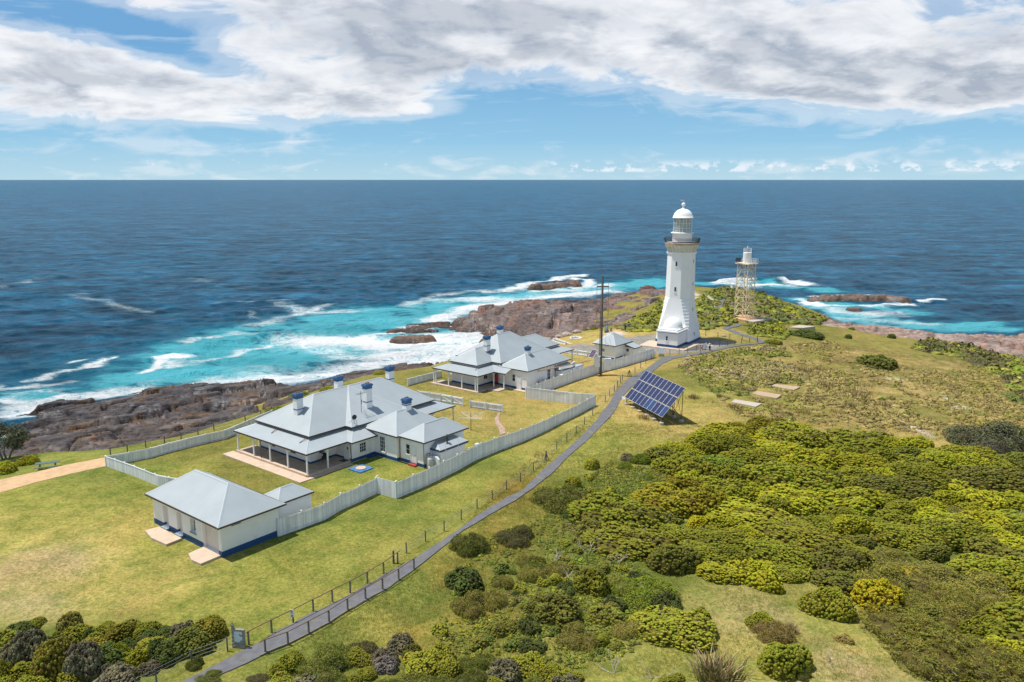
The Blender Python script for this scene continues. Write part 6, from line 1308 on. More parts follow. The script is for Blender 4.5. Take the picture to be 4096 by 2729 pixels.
# raised edge of the ramp
pr = g0(c7, (1060,968),(1120,940),(1280,875),(1443,792),(1602,705),(1748,612),(1888,528),(1960,490)); m = MB()
for a, b in zip(pr[:-1], pr[1:]):
    for zo in (.08, -.12, -.32): m.tube((*a, H(*a)+zo), (*b, H(*b)+zo), .09, 4)
m.v = m.v; o = m.build('retaining_edge', MT_TIMBER); tag(o, 'stacked timber sleeper edge holding up the meadow side of the ramp', 'retaining edge')
# ------------------------------------------------------------------ signs
def fw(x, y): return math.atan2(-x, y)
x, y, z = GT(*c7(897, 898)); sg = thing('interpretive_sign', 'grey framed picture panel sign at the foot of the ramp', 'sign', (x, y, z), R(-8))
m = MB(); m.box(-.48,.48,-.12,.12,-.2,.35); m.box(-.48,-.34,-.1,.1,.35,1.85); m.box(.34,.48,-.1,.1,.35,1.5); m.box(-.34,.34,-.1,.1,1.36,1.5); m.loft([[(-.48,-.1,1.5),(-.34,-.1,1.5),(-.34,.1,1.5),(-.48,.1,1.5)],[(-.46,-.05,2.0),(-.42,-.05,2.0),(-.42,.05,2.0),(-.46,.05,2.0)]]); m.build('frame', M('grey_sign_timber', (.26,.24,.21), .9, .2, 3), sg)
m = MB(); m.box(-.339,.339,-.05,.0,.351,1.359); pn = m.build('panel', M('panel_blue', (.60,.70,.73), .4, .1, 1), sg)
m = MB(); pts = [(-.33,.36),(.33,.36),(.33,.62),(.2,.66),(.1,.5),(-.1,.44),(-.2,.5),(-.33,.48)]; m.add([(a,-.055,b) for a,b in pts], [tuple(range(8))]); m.add([(a,-.056,b) for a,b in ((.05,1.05),(.2,.9),(.33,.95),(.33,1.1),(.2,1.08),(.1,1.15))], [tuple(range(6))]); m.build('picture', M('panel_print', (.22,.30,.28), .5, .3, 6), pn)
x, y, z = GT(*c7(1318, 700)); sg = thing('notice_sign', 'small white notice fixed to a post of the lawn side handrail', 'sign', (x, y, z), R(-12))
m = MB(); m.box(-.15,.15,-.09,-.06,.5,1.12); b_ = m.build('board', MT_WHITE, sg); m = MB(); m.lathe([(.05,-.005),(.05,.005)], 10); m.v = [(p[0], -.095, .95 + p[1]) for p in m.v]; m.box(-.1,.1,-.094,-.0901,.62,.66); m.box(-.1,.1,-.094,-.0901,.54,.58); m.box(-.025,.025,-.094,-.0901,.78,.88); m.build('notice_print', MT_DARKMETAL, b_)
x, y, z = GT(*cL(215, 455)); sg = thing('interpretive_sign', 'pale blue panel sign on a grey block beside the path near the engine hut', 'sign', (x, y, z), R(-15))
m = MB(); m.box(-.55,.55,-.2,.2,-.2,.55); m.box(-.45,.45,-.08,.08,.55,.65); m.build('base', MT_CONC, sg); m = MB(); m.loft([[(-.42,-.04,.65),(.42,-.04,.65),(.42,.04,.65),(-.42,.04,.65)],[(-.42,.1,1.75),(.42,.1,1.75),(.42,.18,1.75),(-.42,.18,1.75)]]); m.build('panel', bpy.data.materials['panel_blue'], sg)
x, y, z = GT(*c3(2335, 965)); sg = thing('marker_sign', 'small slanted dark marker sign by the footpath edge left of the solar array', 'sign', (x, y, z), .5); m = MB(); m.tube((0,0,-.2),(0,0,.6),.05,6); m.loft([[(-.25,-.2,.5),(.25,-.2,.5),(.25,-.17,.5),(-.25,-.17,.5)],[(-.25,.1,.9),(.25,.1,.9),(.25,.13,.9),(-.25,.13,.9)]]); m.build('board', MT_WHITE, sg)
# ------------------------------------------------------------------ solar array
sa_ = thing('solar_array', 'large tilted solar array of thirty panels on a steel frame with concrete feet', 'solar array', (21.2, 110.2, H(21.2,110.2)), math.atan2(.943, -.333))
# local x runs along the array, local -y away from the sun
LN, WD, TL = 11.5, 5.35, R(48); ey, ez = -math.cos(TL), math.sin(TL); z0 = 1.15
def sp(a, s, off=0): return (a, s * ey - off * ez * -1 * 0 - off * math.sin(TL) * -1 * .0 + 0, z0 + s * ez) if off == 0 else (a, s * ey + off * math.sin(TL), z0 + s * ez + off * math.cos(TL))
def pv_mat():
    m, t, b = newmat('solar_cells'); tc = t.n('ShaderNodeTexCoord').outputs['Object']; sp_ = t.n('ShaderNodeSeparateXYZ'); t.set(sp_, 0, tc)
    gx_ = t.math('ABSOLUTE', t.math('SUBTRACT', t.math('FRACT', t.math('MULTIPLY', sp_.outputs[0], 1/.172)), .5)); gy_ = t.math('ABSOLUTE', t.math('SUBTRACT', t.math('FRACT', t.math('MULTIPLY', sp_.outputs[2], 1/.128)), .5))
    ln = t.math('GREATER_THAN', t.math('MAXIMUM', gx_, gy_), .455); oi = t.n('ShaderNodeObjectInfo')
    c = t.mix(t.ramp(oi.outputs['Random'], .0, 1), (.018,.028,.085), (.032,.034,.08)); c = t.mix(t.ramp(oi.outputs['Random'], .82, .9), c, (.025,.055,.14)); c = t.mix(t.math('MULTIPLY', ln, .45), c, (.14,.16,.23)); t.set(b, 'Base Color', c); b.inputs['Roughness'].default_value = .3; b.inputs['Specular IOR Level'].default_value = .2; return m
MT_PV = pv_mat(); MT_ALU = M('white_aluminium', (.72,.73,.73), .4, .04, 2)
def slab(m, a0, a1, s0, s1, o0, o1): m.add([sp(a, s, o) for o in (o0, o1) for a, s in ((a0,s0),(a1,s0),(a1,s1),(a0,s1))], [(3,2,1,0),(4,5,6,7),(0,1,5,4),(1,2,6,5),(2,3,7,6),(3,0,4,7)])
for r_ in range(3):
    for k in range(10):
        a0, a1 = k*1.15+.008, (k+1)*1.15-.008; s0, s1 = r_*1.79+.02, r_*1.79+1.74
        m = MB(); slab(m, a0+.022, a1-.022, s0+.022, s1-.022, .03, .045); pv = m.build('solar_panel', MT_PV, sa_)
        m = MB(); slab(m, a0, a0+.021, s0, s1, .01, .055); slab(m, a1-.021, a1, s0, s1, .01, .055); slab(m, a0+.021, a1-.021, s0, s0+.021, .01, .055); slab(m, a0+.021, a1-.021, s1-.021, s1, .01, .055); m.build('frame', MT_ALU, pv)
m = MB()
for s in (.3, 1.6, 2.0, 3.4, 3.8, 5.1): m.tube(sp(0, s, -.06), sp(LN, s, -.06), .045, 4)
xs_ = [.35 + i * (LN-.7)/5 for i in range(6)]
for a in xs_:
    b0, b1 = (a, .15*ey, .35), (a, 4.95*ey, .45); t0, t1 = sp(a, .15, -.1), sp(a, 4.95, -.1)
    m.tube(b0, t0, .05, 5); m.tube(b1, t1, .055, 5); m.tube(t0, t1, .05, 4); m.tube((a, .15*ey, .5), (a, 4.95*ey, .6), .045, 4); m.tube((a, .15*ey, .5), sp(a, 2.9, -.1), .04, 4); m.tube((a, 4.95*ey, .6), sp(a, 2.2, -.1), .04, 4); m.tube((a, 2.6*ey, .55), sp(a, 2.6, -.1), .04, 4)
for a, b in zip(xs_[:-1], xs_[1:]): m.tube((a, 4.95*ey, .6), sp(b, 4.95, -.1), .03, 4); m.tube(sp(a, 4.95, -.1), (b, 4.95*ey, .6), .03, 4); m.tube((a, .15*ey, .5), sp(b, .15, -.1), .03, 4)
m.tube(sp(xs_[0], 4.95, -.1), (xs_[0], 4.95*ey, 2.4), .03, 4); m.build('support_frame', MT_RUST if False else M('brown_steel', (.11,.085,.06), .7, .2, 4), sa_)
for a in xs_:
    for s in (.15, 4.95): m = MB(); m.lathe([(.36,-.4),(.36,.32),(.33,.36)], 12, (a, s*ey)); m.build('concrete_foot', MT_CONC, sa_)
# ------------------------------------------------------------------ utility pole and what hangs on it
x, y = G(*cU(323,1472)); z = H(x, y); up = thing('utility_pole', 'tall timber utility pole with antenna whips by the farther cottage fence', 'utility pole', (x, y, z), R(5))
m = MB(); m.tube((0,0,-.5),(0,0,17.6-z),.20,12,.15); m.build('pole', M('pole_timber', (.15,.135,.115), .9, .35, 1.4, .4, 18), up)
m = MB(); m.box(-1.05,1.05,-.32,-.16,15.7,15.92); m.box(-.15,.9,-.30,-.2,11.6,11.75); m.box(-.5,.8,-.30,-.2,13.0,13.1); m.build('crossarm', MT_TIMBER, up)
m = MB(); m.tube((-.32,-.3,11.2),(-.32,-.3,19.9),.04,5); m.tube((-1.05,-.3,10.8),(-1.05,-.3,17.0),.03,5); m.tube((1.0,-.3,9.8),(1.0,-.3,17.0),.03,5); m.box(-.7,.06,-.34,-.28,18.4,18.48)
for s in (-.65, .02): m.tube((s,-.3,18.35),(s,-.3,18.7),.06,5)
m.tube((.6,-.2,14.9),(2.0,-.5,13.6),.02,4); m.tube((1.9,-.2,13.6),(1.9,-.2,15.1),.02,4); m.build('antenna_whip', M('rusty_pipe', (.20,.13,.10), .8, .3, 3), up)
m = MB()
for z1 in (9.2, 6.6): m.tube((.2,-.2,z1),(2.2,-.6,z1-2.1),.035,4); m.tube((1.3,-.4,z1),(1.9,-.5,z1-1.9),.035,4); m.tube((.9,-.3,z1-1.4),(3.4,-.9,z1-2.4),.03,4); m.tube((.7,-.3,z1-4.),(.7,-.3,z1),.03,4)
m.build('yagi_antenna', MT_WHITE, up)
m = MB(); m.tube((-.33,-.12,.2),(-.31,-.1,11.5),.06,6); m.build('cable_duct', MT_DARKMETAL, up)
def cab(name, label, lx, ly, z0, z1, w, d, mt):
    a = R(5); o = thing(name, label, 'cabinet', (x + lx*math.cos(a) - ly*math.sin(a), y + lx*math.sin(a) + ly*math.cos(a), z), a)
    m = MB(); m.box(-w/2,w/2,-d/2,d/2,z0,z1); m.box(-w/2-.05,w/2+.05,-d/2-.05,d/2+.05,z1,z1+.05); c_ = m.build('body', mt, o); m = MB(); m.box(-w/2+.05,w/2-.05,-d/2-.02,-d/2-.001,z0+.05,z1-.05); m.build('door', mt, o); m = MB(); m.box(w/2-.14,w/2-.1,-d/2-.05,-d/2-.02,(z0+z1)/2-.1,(z0+z1)/2+.1); m.build('handle', MT_DARKMETAL, o); return o
cab('equipment_cabinet', 'white metal cabinet on the right of the utility pole', 1.05, -.2, 1.0, 2.95, 1.3, .7, MT_WHITE); cab('meter_box', 'grey meter box with window on the left of the utility pole', -.75, -.25, 1.5, 3.4, .95, .5, MT_PAL)
a = R(5); ps = thing('pole_solar_panel', 'small purple solar panel tilted on the left of the utility pole', 'solar panel', (x - 1.5, y - .3, z + 3.9), R(-52)); tl = R(50)
def q_(u, v, w): return (u, v*math.cos(tl) - w*math.sin(tl), v*math.sin(tl) + w*math.cos(tl))
def sl2(m, u0, u1, v0, v1, w0, w1): m.add([q_(u, v, w) for w in (w0, w1) for u, v in ((u0,v0),(u1,v0),(u1,v1),(u0,v1))], [(3,2,1,0),(4,5,6,7),(0,1,5,4),(1,2,6,5),(2,3,7,6),(3,0,4,7)])
m = MB(); sl2(m,-.62,.62,-.85,.85,0,.04); m.build('frame', MT_ALU, ps)
m = MB(); [sl2(m,-.58+i*.39,-.58+i*.39+.37,-.8+j*.27,-.8+j*.27+.25,.041,.05) for i in range(3) for j in range(6)]; m.build('cells', M('purple_cells', (.10,.055,.085), .25, .2, 2), ps); m = MB(); m.tube((0,.1,-.1),(1.0,1.0,-.35),.05,5); m.build('bracket', MT_STEEL, ps)
# ------------------------------------------------------------------ things on and around the nearest cottage
def H1(v, u, z=0):
    c_, s_ = math.cos(ROT), math.sin(ROT); return (-23.8 + v*c_ - u*s_, 89.7 + v*s_ + u*c_, z)
def H2(v, u, z=0):
    c_, s_ = math.cos(ROT), math.sin(ROT); return (-5.6 + v*c_ - u*s_, 127.76 + v*s_ + u*c_, z)
for lx, ly, lb in ((11.0,-8.95,'left one of two grey gas bottles by the cottage side door'),(10.55,-9.6,'right one of two grey gas bottles, nearer the long fence')):
    g = thing('gas_bottle', lb, 'gas bottle', H1(lx, ly, H(*H1(lx, ly)[:2])), 0, 'gas bottles'); m = MB(); m.lathe([(.30,-.05),(.34,.1),(.34,1.35),(.28,1.52),(.12,1.6)], 18); m.build('cylinder', M('gas_grey', (.45,.45,.44), .5, .06, 2) if 'gas_grey' not in bpy.data.materials else bpy.data.materials['gas_grey'], g, True); m = MB(); m.lathe([(.2,1.5),(.2,1.78),(.17,1.78),(.17,1.5)], 14); m.build('collar', MT_STEEL, g); m = MB(); m.tube((0,0,1.58),(0,0,1.75),.05,8); m.build('valve', MT_STEEL, g)
x, y, z = GT(*c2(1280, 1170)); tk = thing('tank_lid', 'blue square concrete lid with a round pale hatch on the lawn', 'tank lid', (x, y, z), ROT); m = MB(); m.box(-1.05,1.05,-1.05,1.05,-.2,.12); m.build('surround', M('worn_blue_concrete', (.055,.15,.33), .8, .2, 3, dirt=(.3,.4,.55), dirtscale=3, dirtamt=.4), tk); m = MB(); m.lathe([(.62,.121),(.62,.2),(.55,.22)], 24); m.build('hatch', MT_KERB, tk)
st = thing('stroller', 'black folding pram parked on the verandah against the wall', 'stroller', H1(4.0, 1.9, .3), ROT + R(20)); m = MB()
for s in (-.25,.25): m.tube((-.45,s,.12),(.35,s,1.05),.02,5); m.tube((.4,s,.12),(-.2,s,.75),.02,5)
m.tube((.35,-.25,1.05),(.35,.25,1.05),.03,6); m.build('frame', MT_DARKMETAL, st); m = MB(); m.loft([[(-.3,-.22,.45),(.1,-.22,.42),(.1,.22,.42),(-.3,.22,.45)],[(-.35,-.24,.6),(.22,-.24,.95),(.22,.24,.95),(-.35,.24,.6)]]); m.build('seat', MT_DARKMETAL, st); m = MB(); m.loft([[(-.1+.35*math.cos(a),-.26+.0,.85+.35*math.sin(a)),(-.1+.35*math.cos(a),.26,.85+.35*math.sin(a)),(-.1+.3*math.cos(a),.26,.85+.3*math.sin(a)),(-.1+.3*math.cos(a),-.26,.85+.3*math.sin(a))] for a in [R(d) for d in (20,55,90,125)]]); m.build('hood', MT_DARKMETAL, st)
for wx, wy, wr in ((-.45,-.28,.12),(-.45,.28,.12),(.4,-.3,.2),(.4,.3,.2)):
    m = MB()
    for k in range(14): a0, a1 = 2*math.pi*k/14, 2*math.pi*(k+1)/14; m.tube((wx+wr*math.cos(a0),wy,wr+wr*math.sin(a0)),(wx+wr*math.cos(a1),wy,wr+wr*math.sin(a1)),.025,4)
    for k in range(5): a0 = 2*math.pi*k/5; m.tube((wx,wy,wr),(wx+wr*math.cos(a0),wy,wr+wr*math.sin(a0)),.01,3)
    m.build('wheel', MT_STEEL, st)
ant = thing('roof_aerial', 'spindly grey television aerial leaning on the nearest cottage roof', 'aerial', H1(10.9, 2.9, 5.0), ROT); m = MB(); m.tube((0,0,-.3),(0,0,2.6),.03,5); m.tube((-.7,0,2.3),(.9,0,2.3),.02,4); m.tube((-.3,-.4,1.3),(.5,.6,.9),.02,4)
for k in range(7): m.tube((-.6+k*.22,-.45+.02*k,2.3),(-.6+k*.22,.45-.02*k,2.3),.012,3); m.tube((-.3+k*.12,-.4+k*.15,.9),(-.2+k*.12,-.4+k*.15,1.6-k*.05),.012,3)
m.build('mast', MT_DARKMETAL, ant)
ds = thing('satellite_dish', 'small dark satellite dish on the roof edge of the nearest cottage', 'satellite dish', H1(8.6, 1.7, 4.3), ROT + R(160)); m = MB(); m.lathe([(.01,.0),(.18,.03),(.32,.1)], 16, cap=False); m.v = [(p[0], p[2]*1.0 + .15, p[1] + .7) for p in m.v]; m.build('dish', MT_DARKMETAL, ds); m = MB(); m.tube((0,.1,-.2),(0,.1,.7),.03,5); m.tube((-.5,-.3,0),(0,.1,.45),.02,4); m.tube((.6,-.2,0),(0,.1,.45),.02,4); m.tube((0,.15,.7),(0,.65,.5),.015,4); m.build('stand', MT_DARKMETAL, ds)
x, y, z = GT(*c3(742,1263)); cl = thing('clothes_line', 'white rotary clothes line with rusty post in the yard between cottages', 'clothes line', (x, y, z), R(42)); m = MB(); m.tube((0,0,-.2),(0,0,2.55),.04,8); m.build('mast', MT_RUST, cl); m = MB()
for k in range(4): a = k*math.pi/2; m.tube((0,0,1.85),(2.3*math.cos(a),2.3*math.sin(a),2.25),.018,5); m.tube((0,0,2.5),(2.3*math.cos(a),2.3*math.sin(a),2.25),.009,4)
m.build('arm', MT_WHITE, cl); m = MB()
for q in (.35,.55,.75,.95):
    for k in range(4): a, b = k*math.pi/2, (k+1)*math.pi/2; zz = 1.85+.4*q; m.tube((2.3*q*math.cos(a),2.3*q*math.sin(a),zz),(2.3*q*math.cos(b),2.3*q*math.sin(b),zz),.006,3)
m.build('line', MT_WHITE, cl)
hx = thing('hose_cabinet', 'red hose box standing on the farther cottage verandah', 'hose box', H2(5.4, .6, .2), ROT); m = MB(); m.box(-.2,.2,-.28,.28,.5,1.75); b_ = m.build('box', MT_RED, hx); m = MB(); m.box(-.24,-.201,-.22,.22,.6,1.3); m.box(-.22,-.201,-.1,.1,1.4,1.6); m.build('door', M('red_door', (.5,.05,.04), .5), hx)
for k, (v, u, lb) in enumerate(((9.0,-6.3,'left grey air conditioner unit at the farther cottage wall behind the fence'),(10.1,-6.3,'right grey air conditioner unit at the farther cottage wall, nearer the narrow window'))):
    ac = thing('air_conditioner', lb, 'air conditioner', H2(v, u, 0), ROT, 'air conditioner units'); m = MB(); m.box(-.45,.45,-.25,.25,.3,1.3); m.box(-.4,.4,-.2,.2,-.2,.3); m.build('casing', M('ac_grey', (.5,.5,.48), .6) if 'ac_grey' not in bpy.data.materials else bpy.data.materials['ac_grey'], ac); m = MB(); m.lathe([(.32,-.0),(.32,.03)], 16); m.v = [(p[0], -.25-p[2], .82+p[1]) for p in m.v]; m.build('fan_grille', MT_DARKMETAL, ac)
# ------------------------------------------------------------------ picnic furniture and oddments
def picnic(label, x, y, z, rz, mt, L=2.2):
    t = thing('picnic_table', label, 'picnic table', (x, y, z), rz, 'picnic tables'); m = MB(); [m.box(-L/2,L/2,-.42+i*.17,-.42+i*.17+.155,.72,.77) for i in range(5)]; m.build('table_top', mt, t)
    for s in (-.78,.78): m = MB(); m.box(-L/2,L/2,s-.15,s-.01,.42,.47); m.box(-L/2,L/2,s+.01,s+.15,.42,.47); m.build('bench', mt, t)
    for a in (-L*.32, L*.32):
        m = MB(); m.tube((a,-.65,-.05),(a,-.2,.72),.05,4); m.tube((a,.65,-.05),(a,.2,.72),.05,4); m.tube((a,-.88,.39),(a,.88,.39),.05,4); m.build('leg', mt, t)
    return t
x, y, z = GT(*c8(500,975)); picnic('green picnic table with benches on the lawn at far left', x, y, z, R(22), M('green_paint', (.09,.15,.125), .6, .15, 2), 2.6)
x, y, z = GT(*c4(430,1270)); picnic('brown timber picnic table on the golden lawn by the rocks', x, y, z, R(-5), M('brown_timber', (.16,.10,.06), .85, .2, 3), 2.4)
x, y, z = GT(*cT(1000,880)); bn = thing('bench', 'dark bench on the sandy patch beside the hill path', 'bench', (x, y, z), R(10)); m = MB(); m.box(-.9,.9,-.2,.2,.42,.48); m.build('seat', MT_DARKMETAL, bn); [(lambda mm: mm.build('leg', MT_DARKMETAL, bn))(MB().box(s-.06,s+.06,-.18,.18,-.1,.42)) for s in (-.7,.7)]
x, y, z = GT(*c4(500,1280)); sp_ = thing('timber_marker', 'tapered dark timber marker beside the brown picnic table', 'marker', (x, y, z), 0); m = MB(); m.lathe([(.5,-.1),(.42,.6),(.3,1.3),(.28,1.35)], 8); m.build('post', MT_TIMBER, sp_)
x, y, z = GT(*c4(300,1307)); bl = thing('fog_bell', 'small blue-green bell monument on the golden lawn', 'bell', (x, y, z), 0); m = MB(); m.lathe([(.55,.35),(.5,.5),(.38,.8),(.33,1.2),(.2,1.38),(.05,1.42)], 16); m.build('bell', M('verdigris', (.10,.18,.20), .7, .2, 4), bl, True); m = MB(); m.box(-.45,.45,-.45,.45,-.1,.35); m.build('plinth', MT_DARKMETAL, bl)
x, y, z = GT(*c4(343,1298)); bo = thing('bollard', 'short orange-brown bollard right of the bell', 'bollard', (x, y, z), 0); MB().lathe([(.22,-.1),(.22,.75),(.15,.85)], 10).build('post', MT_RUST, bo)
x, y, z = GT(*cY(1370,470)); fp = thing('stone_ring', 'low white ring of painted blocks on the golden lawn', 'fire ring', (x, y, z), R(0)); m = MB(); [m.cbox((1.15*math.cos(a), 1.15*math.sin(a), .15), (.62,.35,.35), a+1.57) for a in [R(d) for d in range(0,360,36)]]; m.build('ring', MT_WHITE, fp); m = MB(); m.tube((-.9,-.7,0),(-.9,-.7,.75),.22,8); m.build('tap_post', MT_WHITE, fp)
a_, b_ = [Vector((*GT(*cY(*p))[:2], 0)) for p in ((640,615),(985,650))]; a_.z = H(a_.x, a_.y); ba = thing('barrier_rail', 'low white barrier rail with two stubby posts beside a concrete strip', 'barrier', a_, math.atan2(b_.y-a_.y, b_.x-a_.x)); L = (b_-a_).length
for s in (0, L): m = MB(); m.box(s-.16,s+.16,-.16,.16,-.2,1.0); m.box(s-.2,s+.2,-.2,.2,1.0,1.15); m.build('post', MT_WHITE, ba)
m = MB(); m.box(-.6,L+.5,-.25,-.17,.45,.7); m.build('rail', MT_WHITE, ba)
def pad(name, label, poly, mt, cat, th=.1, group=None):
    c_ = np.mean(np.array(poly), 0); z = max(H(*p) for p in poly) + .02; m = MB(); m.prism([(p[0]-c_[0], p[1]-c_[1]) for p in poly], -.7, th * .5); o = m.build(name, mt); o.location = (c_[0], c_[1], z); return tag(o, label, cat, group)
pad('concrete_strip', 'narrow grey concrete strip framed in pale kerb on the golden lawn', g0(cY, (700,545),(1270,640),(1190,668),(640,590)), MT_CONC, 'slab')
SLM = M('stained_slab', (.40,.29,.20), .9, .15, .8, .3, 6, dirt=(.30,.17,.10), dirtscale=.6, dirtamt=.6)
for poly, lb, mt in ((((1540,618),(1585,588),(1905,645),(1830,683)), 'nearest and palest of three concrete slabs in the grass', MT_CONC), (((1785,522),(1845,490),(2135,547),(2075,583)), 'middle reddish one of three concrete slabs in the grass', SLM), (((2010,432),(2060,408),(2353,457),(2280,485)), 'farthest striped one of three concrete slabs in the grass', SLM)):
    pad('foundation_slab', lb, g0(c6, *poly), mt, 'slab', .12, 'old foundation slabs')
pad('concrete_slab', 'small far concrete slab behind the dark bushes', g0(cR, (330,345),(420,334),(560,362),(450,362)), MT_CONC, 'slab')
pad('gate_threshold', 'small pale slab in the grass outside the small fence gate', g0(c3, (1060,1455),(1100,1440),(1130,1450),(1085,1465)), MT_CONC, 'slab')
x, y, z = GT(*cT(1390,640)); wb = thing('instrument_box', 'white louvred weather box on a post on the headland heath', 'weather box', (x, y, z), R(20)); m = MB(); m.box(-.5,.5,-.5,.5,1.0,2.0); m.box(-.6,.6,-.6,.6,2.0,2.1); m.build('box', MT_WHITE, wb); m = MB(); m.tube((0,0,-.4),(0,0,1.0),.08,6); m.build('post', MT_WHITE, wb)
x, y, z = GT(*cT(930,1060)); wb = thing('valve_box', 'white box with a pipe beside the foot of the hill path', 'valve box', (x, y, z), R(20)); m = MB(); m.box(-.45,.45,-.35,.35,-.1,.7); m.build('box', MT_WHITE, wb); m = MB(); m.tube((0,0,.7),(0,0,1.8),.08,6); m.build('pipe', MT_RUST, wb)
x, y, z = GT(*cT(690,520)); ls = thing('lookout_sign', 'white sign board standing at the headland lookout', 'sign', (x, y, z), R(-30)); m = MB(); m.box(-.4,.4,-.04,.04,.4,2.1); m.build('board', MT_WHITE, ls); m = MB(); m.tube((0,.06,-.2),(0,.06,1.9),.05,5); m.build('post', MT_STEEL, ls)
x, y, z = GT(*cT(470,520)); lr = thing('lookout_rail', 'white lookout rail on the headland right of the lighthouse', 'railing', (x, y, z), R(-4)); m = MB(); m.tube((-1,0,2.1),(3.2,0,2.1),.07,5); m.build('rail', MT_WHITE, lr); [(lambda mm: mm.build('post', MT_WHITE, lr))(MB().tube((s,0,-.2),(s,0,2.1),.06,5)) for s in (-1,1.1,3.2)]
x, y, z = GT(*cL(1390,75)); ro = MB(); ro.ball((0,0,.1),.55,9,6,.6); o = ro.build('boulder', M('lawn_rock', (.34,.27,.22), .9, .3, 3)); o.location = (x,y,z); tag(o, 'single rock lying on the golden lawn behind the lighthouse', 'rock')
rngb = random.Random(4)
for k, (f, bx, by, s, lb) in enumerate(((cY,300,490,.95,'round pale boulder nearest the back roof corner of the farther cottage'),(cY,800,430,.8,'pale boulder at the rock edge above the barrier rail'),(cY,1040,365,1.0,'large pale boulder midway along the rock edge'),(cY,1150,355,.7,'slanting boulder beside the large pale one'),(cY,1420,265,.8,'rightmost pale boulder of the rock edge'),(cY,450,485,.55,'low brown boulder just right of the round pale one'))):
    x, y, z = GT(*f(bx, by)); bm = MB(); v = IV * np.array((1.2, 1, .75)) * s * (1 + np.random.default_rng(k).uniform(-.14,.14,(len(IV),1))); bm.add([tuple(p) for p in v], [tuple(t) for t in IF]); o = bm.build('boulder', bpy.data.materials['lawn_rock']); o.location = (x, y, z + .2); tag(o, lb, 'boulder', 'boulders along the rock edge')
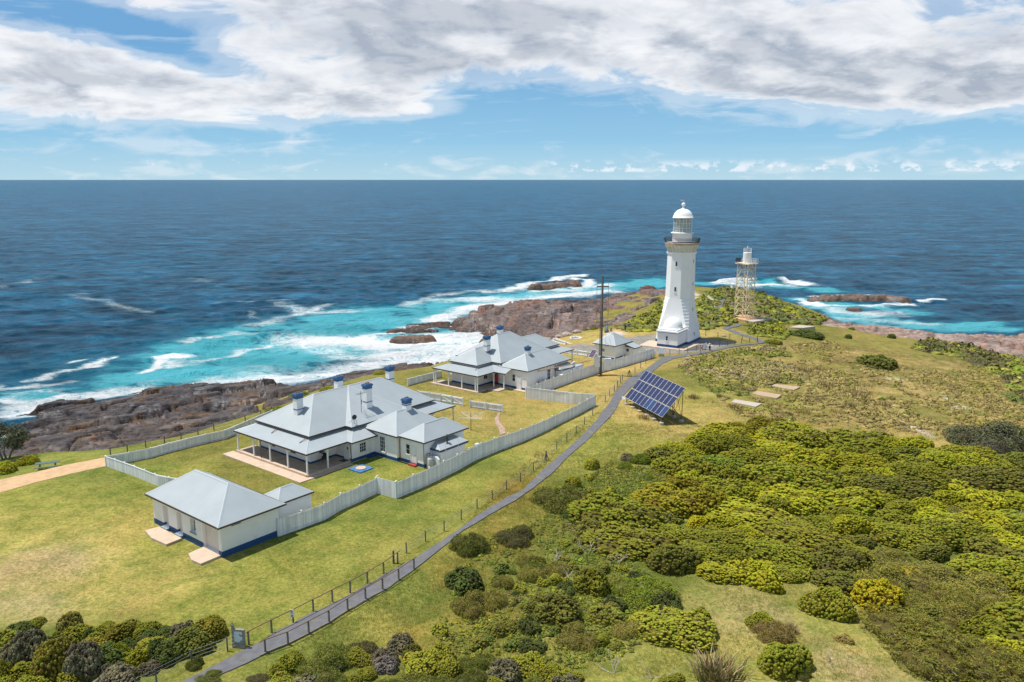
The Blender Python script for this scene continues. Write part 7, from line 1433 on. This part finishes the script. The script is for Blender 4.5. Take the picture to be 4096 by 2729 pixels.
# ------------------------------------------------------------------ two walkers by the gate
def skin_body(name, edges, mat, root, vox=.012):
    """edges: chains of (x,y,z,r) welded on equal positions -> one continuous surface"""
    m = MB(); seen = set()
    for ch in edges:
        for p, q in zip(ch[:-1], ch[1:]):
            if Vector(p[:3]) != Vector(q[:3]): m.tube(p[:3], q[:3], p[3], 10, q[3])
        for p in ch:
            if p not in seen: seen.add(p); m.ball(p[:3], p[3], 10, 6)
    o = m.build(name, mat, root); md = o.modifiers.new('merge', 'REMESH'); md.mode = 'VOXEL'; md.voxel_size = vox; md.use_smooth_shade = True
    sm = o.modifiers.new('smooth', 'SMOOTH'); sm.factor = .5; sm.iterations = 3; return o
def person(label, x, y, rz, top, pants, hair, pose, h=1.68):
    z = H(x, y) + .09; root = thing('person', label, 'person', (x, y, z), rz); root.scale = (h/1.75,)*3
    sk = bpy.data.materials.get('skin') or M('skin', (.50,.31,.22), .6, .06, 4); P = pose; pel = (0,0,.95,.15)
    legs = []; arms = []
    for s in (-1, 1):
        st_ = P['step'] * s; legs.append([pel, (s*.09, st_*.05, .88, .115), (s*.10, st_*.55 + .02, .50, .075), (s*.10, st_, .09, .05), (s*.105, st_ + .08, .045, .045), (s*.11, st_ + .19, .03, .035)])
    chest = (0,.0,1.38,.15); tors = [pel, (0,.01,1.15,.135), chest, (0,.0,1.49,.07), (0,.01,1.56,.055), (0,.02,1.64,.095), (0,.025,1.71,.09)]
    fing = []
    for s in (-1, 1):
        e, w = P['elbow'], P['wrist']; wr = (s*w[0], w[1], w[2], .03); dx = Vector((s*(w[0]-e[0]), w[1]-e[1], w[2]-e[2])).normalized(); pal = (wr[0]+dx.x*.07, wr[1]+dx.y*.07, wr[2]+dx.z*.07, .03)
        arms.append([chest, (s*.19, 0, 1.41, .065), (s*e[0], e[1], e[2], .047), wr, pal])
        side = Vector((dx.y, -dx.x, 0)); side = side.normalized() if side.length > .05 else Vector((0,1,0)); cl = Vector((0,0,-1)) if abs(dx.z) < .8 else Vector((-s,0,0))
        for j, ln in enumerate((.075,.085,.08,.062)):
            b = Vector(pal[:3]) + side*((j-1.5)*.019); k1 = b + dx*ln*.55; k2 = k1 + (dx*.7 + cl*.6).normalized()*ln*.5; fing.append([pal, (*b,.011), (*k1,.009), (*k2,.008)])
        b = Vector(wr[:3]) + dx*.03 + side*-.035; fing.append([wr, (*b,.013), (*(b + (dx*.6 - side*.6).normalized()*.05),.010)])
    skin_body('body', [tors] + legs + arms + fing, sk, root, .007)
    f = MB(); [f.ball((s*.032, .117, 1.665), .013, 6, 4) for s in (-1, 1)]; f.build('eyes', MT_DARKMETAL, root); f = MB(); f.loft([[(-.012,.115,1.66),(.012,.115,1.66),(0,.11,1.67)],[(-.018,.118,1.63),(.018,.118,1.63),(0,.145,1.635)]]); [f.ball((s*.097,.02,1.65),.022,6,4,1.4) for s in (-1,1)]; f.build('face', sk, root); f = MB(); f.box(-.025,.025,.108,.118,1.598,1.608); f.build('mouth', M('lips', (.35,.14,.12), .6) if 'lips' not in bpy.data.materials else bpy.data.materials['lips'], root)
    hm = MB(); hm.lathe([(.11,1.60),(.118,1.68),(.105,1.76),(.06,1.81),(.005,1.825)], 14, (0,-.005)); 
    if P.get('long'): hm.lathe([(.06,1.42),(.095,1.5),(.1,1.62)], 10, (0,-.06))
    hm.build('hair', hair, root, True)
    skin_body('shirt', [[(0,.0,.98,.165), (0,.01,1.15,.155), (0,0,1.38,.172), (0,0,1.47,.10)]] + [[(0,0,1.38,.172), (s*.19, 0, 1.41, .085), (s*(.19+(P['elbow'][0]-.19)*P['sl']), P['elbow'][1]*P['sl'], 1.41+(P['elbow'][2]-1.41)*P['sl'], .066)] for s in (-1, 1)], top, root)
    skin_body('trousers', [[(0,0,1.0,.16), (0,0,.94,.165)] + [(s*.09, P['step']*s*.05, .86, .125), (s*.10, P['step']*s*.55 + .02, .50, .088), (s*.10, P['step']*s, .13, .066)] for s in (-1, 1)], pants, root)
    sh = MB(); [sh.loft([[(s*.105+a*.05, P['step']*s+b, zz) for a, b in ((-1,-.05),(1,-.05),(1,.16),(.6,.23),(-.6,.23),(-1,.16))] for zz in (0,.055)]) for s in (-1, 1)]; sh.build('shoes', P['shoe'], root)
    return root
brn = M('brown_hair', (.06,.035,.02), .6); blk = M('dark_hair', (.015,.012,.012), .5)
x, y = G(*cL(945, 405)); px1 = person('person in coral top and pale blue trousers reaching to the small white gate', x, y, R(-35), M('coral_cloth', (.62,.22,.14), .85, .15, 5), M('pale_blue_cloth', (.45,.52,.55), .85, .12, 5), blk, dict(step=.06, elbow=(.30,.14,1.2), wrist=(.26,.38,1.22), sl=.6, shoe=MT_RED), 1.66)
x, y = G(*cL(1122, 350)); px2 = person('person in cream shirt and dark trousers standing on the path right of the gate', x, y, R(172), M('cream_cloth', (.62,.58,.46), .85, .12, 5), M('black_cloth', (.02,.03,.035), .85, .15, 5), brn, dict(step=.03, elbow=(.27,.08,1.14), wrist=(.12,.30,1.13), sl=.9, shoe=MT_DARKMETAL, long=True), 1.78)
x, y = G(*cL(1155, 345)); tr_ = thing('plaque', 'flat white panel on a short stand behind the person in cream', 'plaque', (x, y + 1.0, H(x, y+1)), R(12)); m = MB(); m.box(-.55,.55,-.22,.22,.72,.8); m.build('panel', MT_WHITE, tr_); m = MB(); m.tube((0,0,-.2),(0,0,.72),.06,6); m.build('stand', MT_STEEL, tr_)
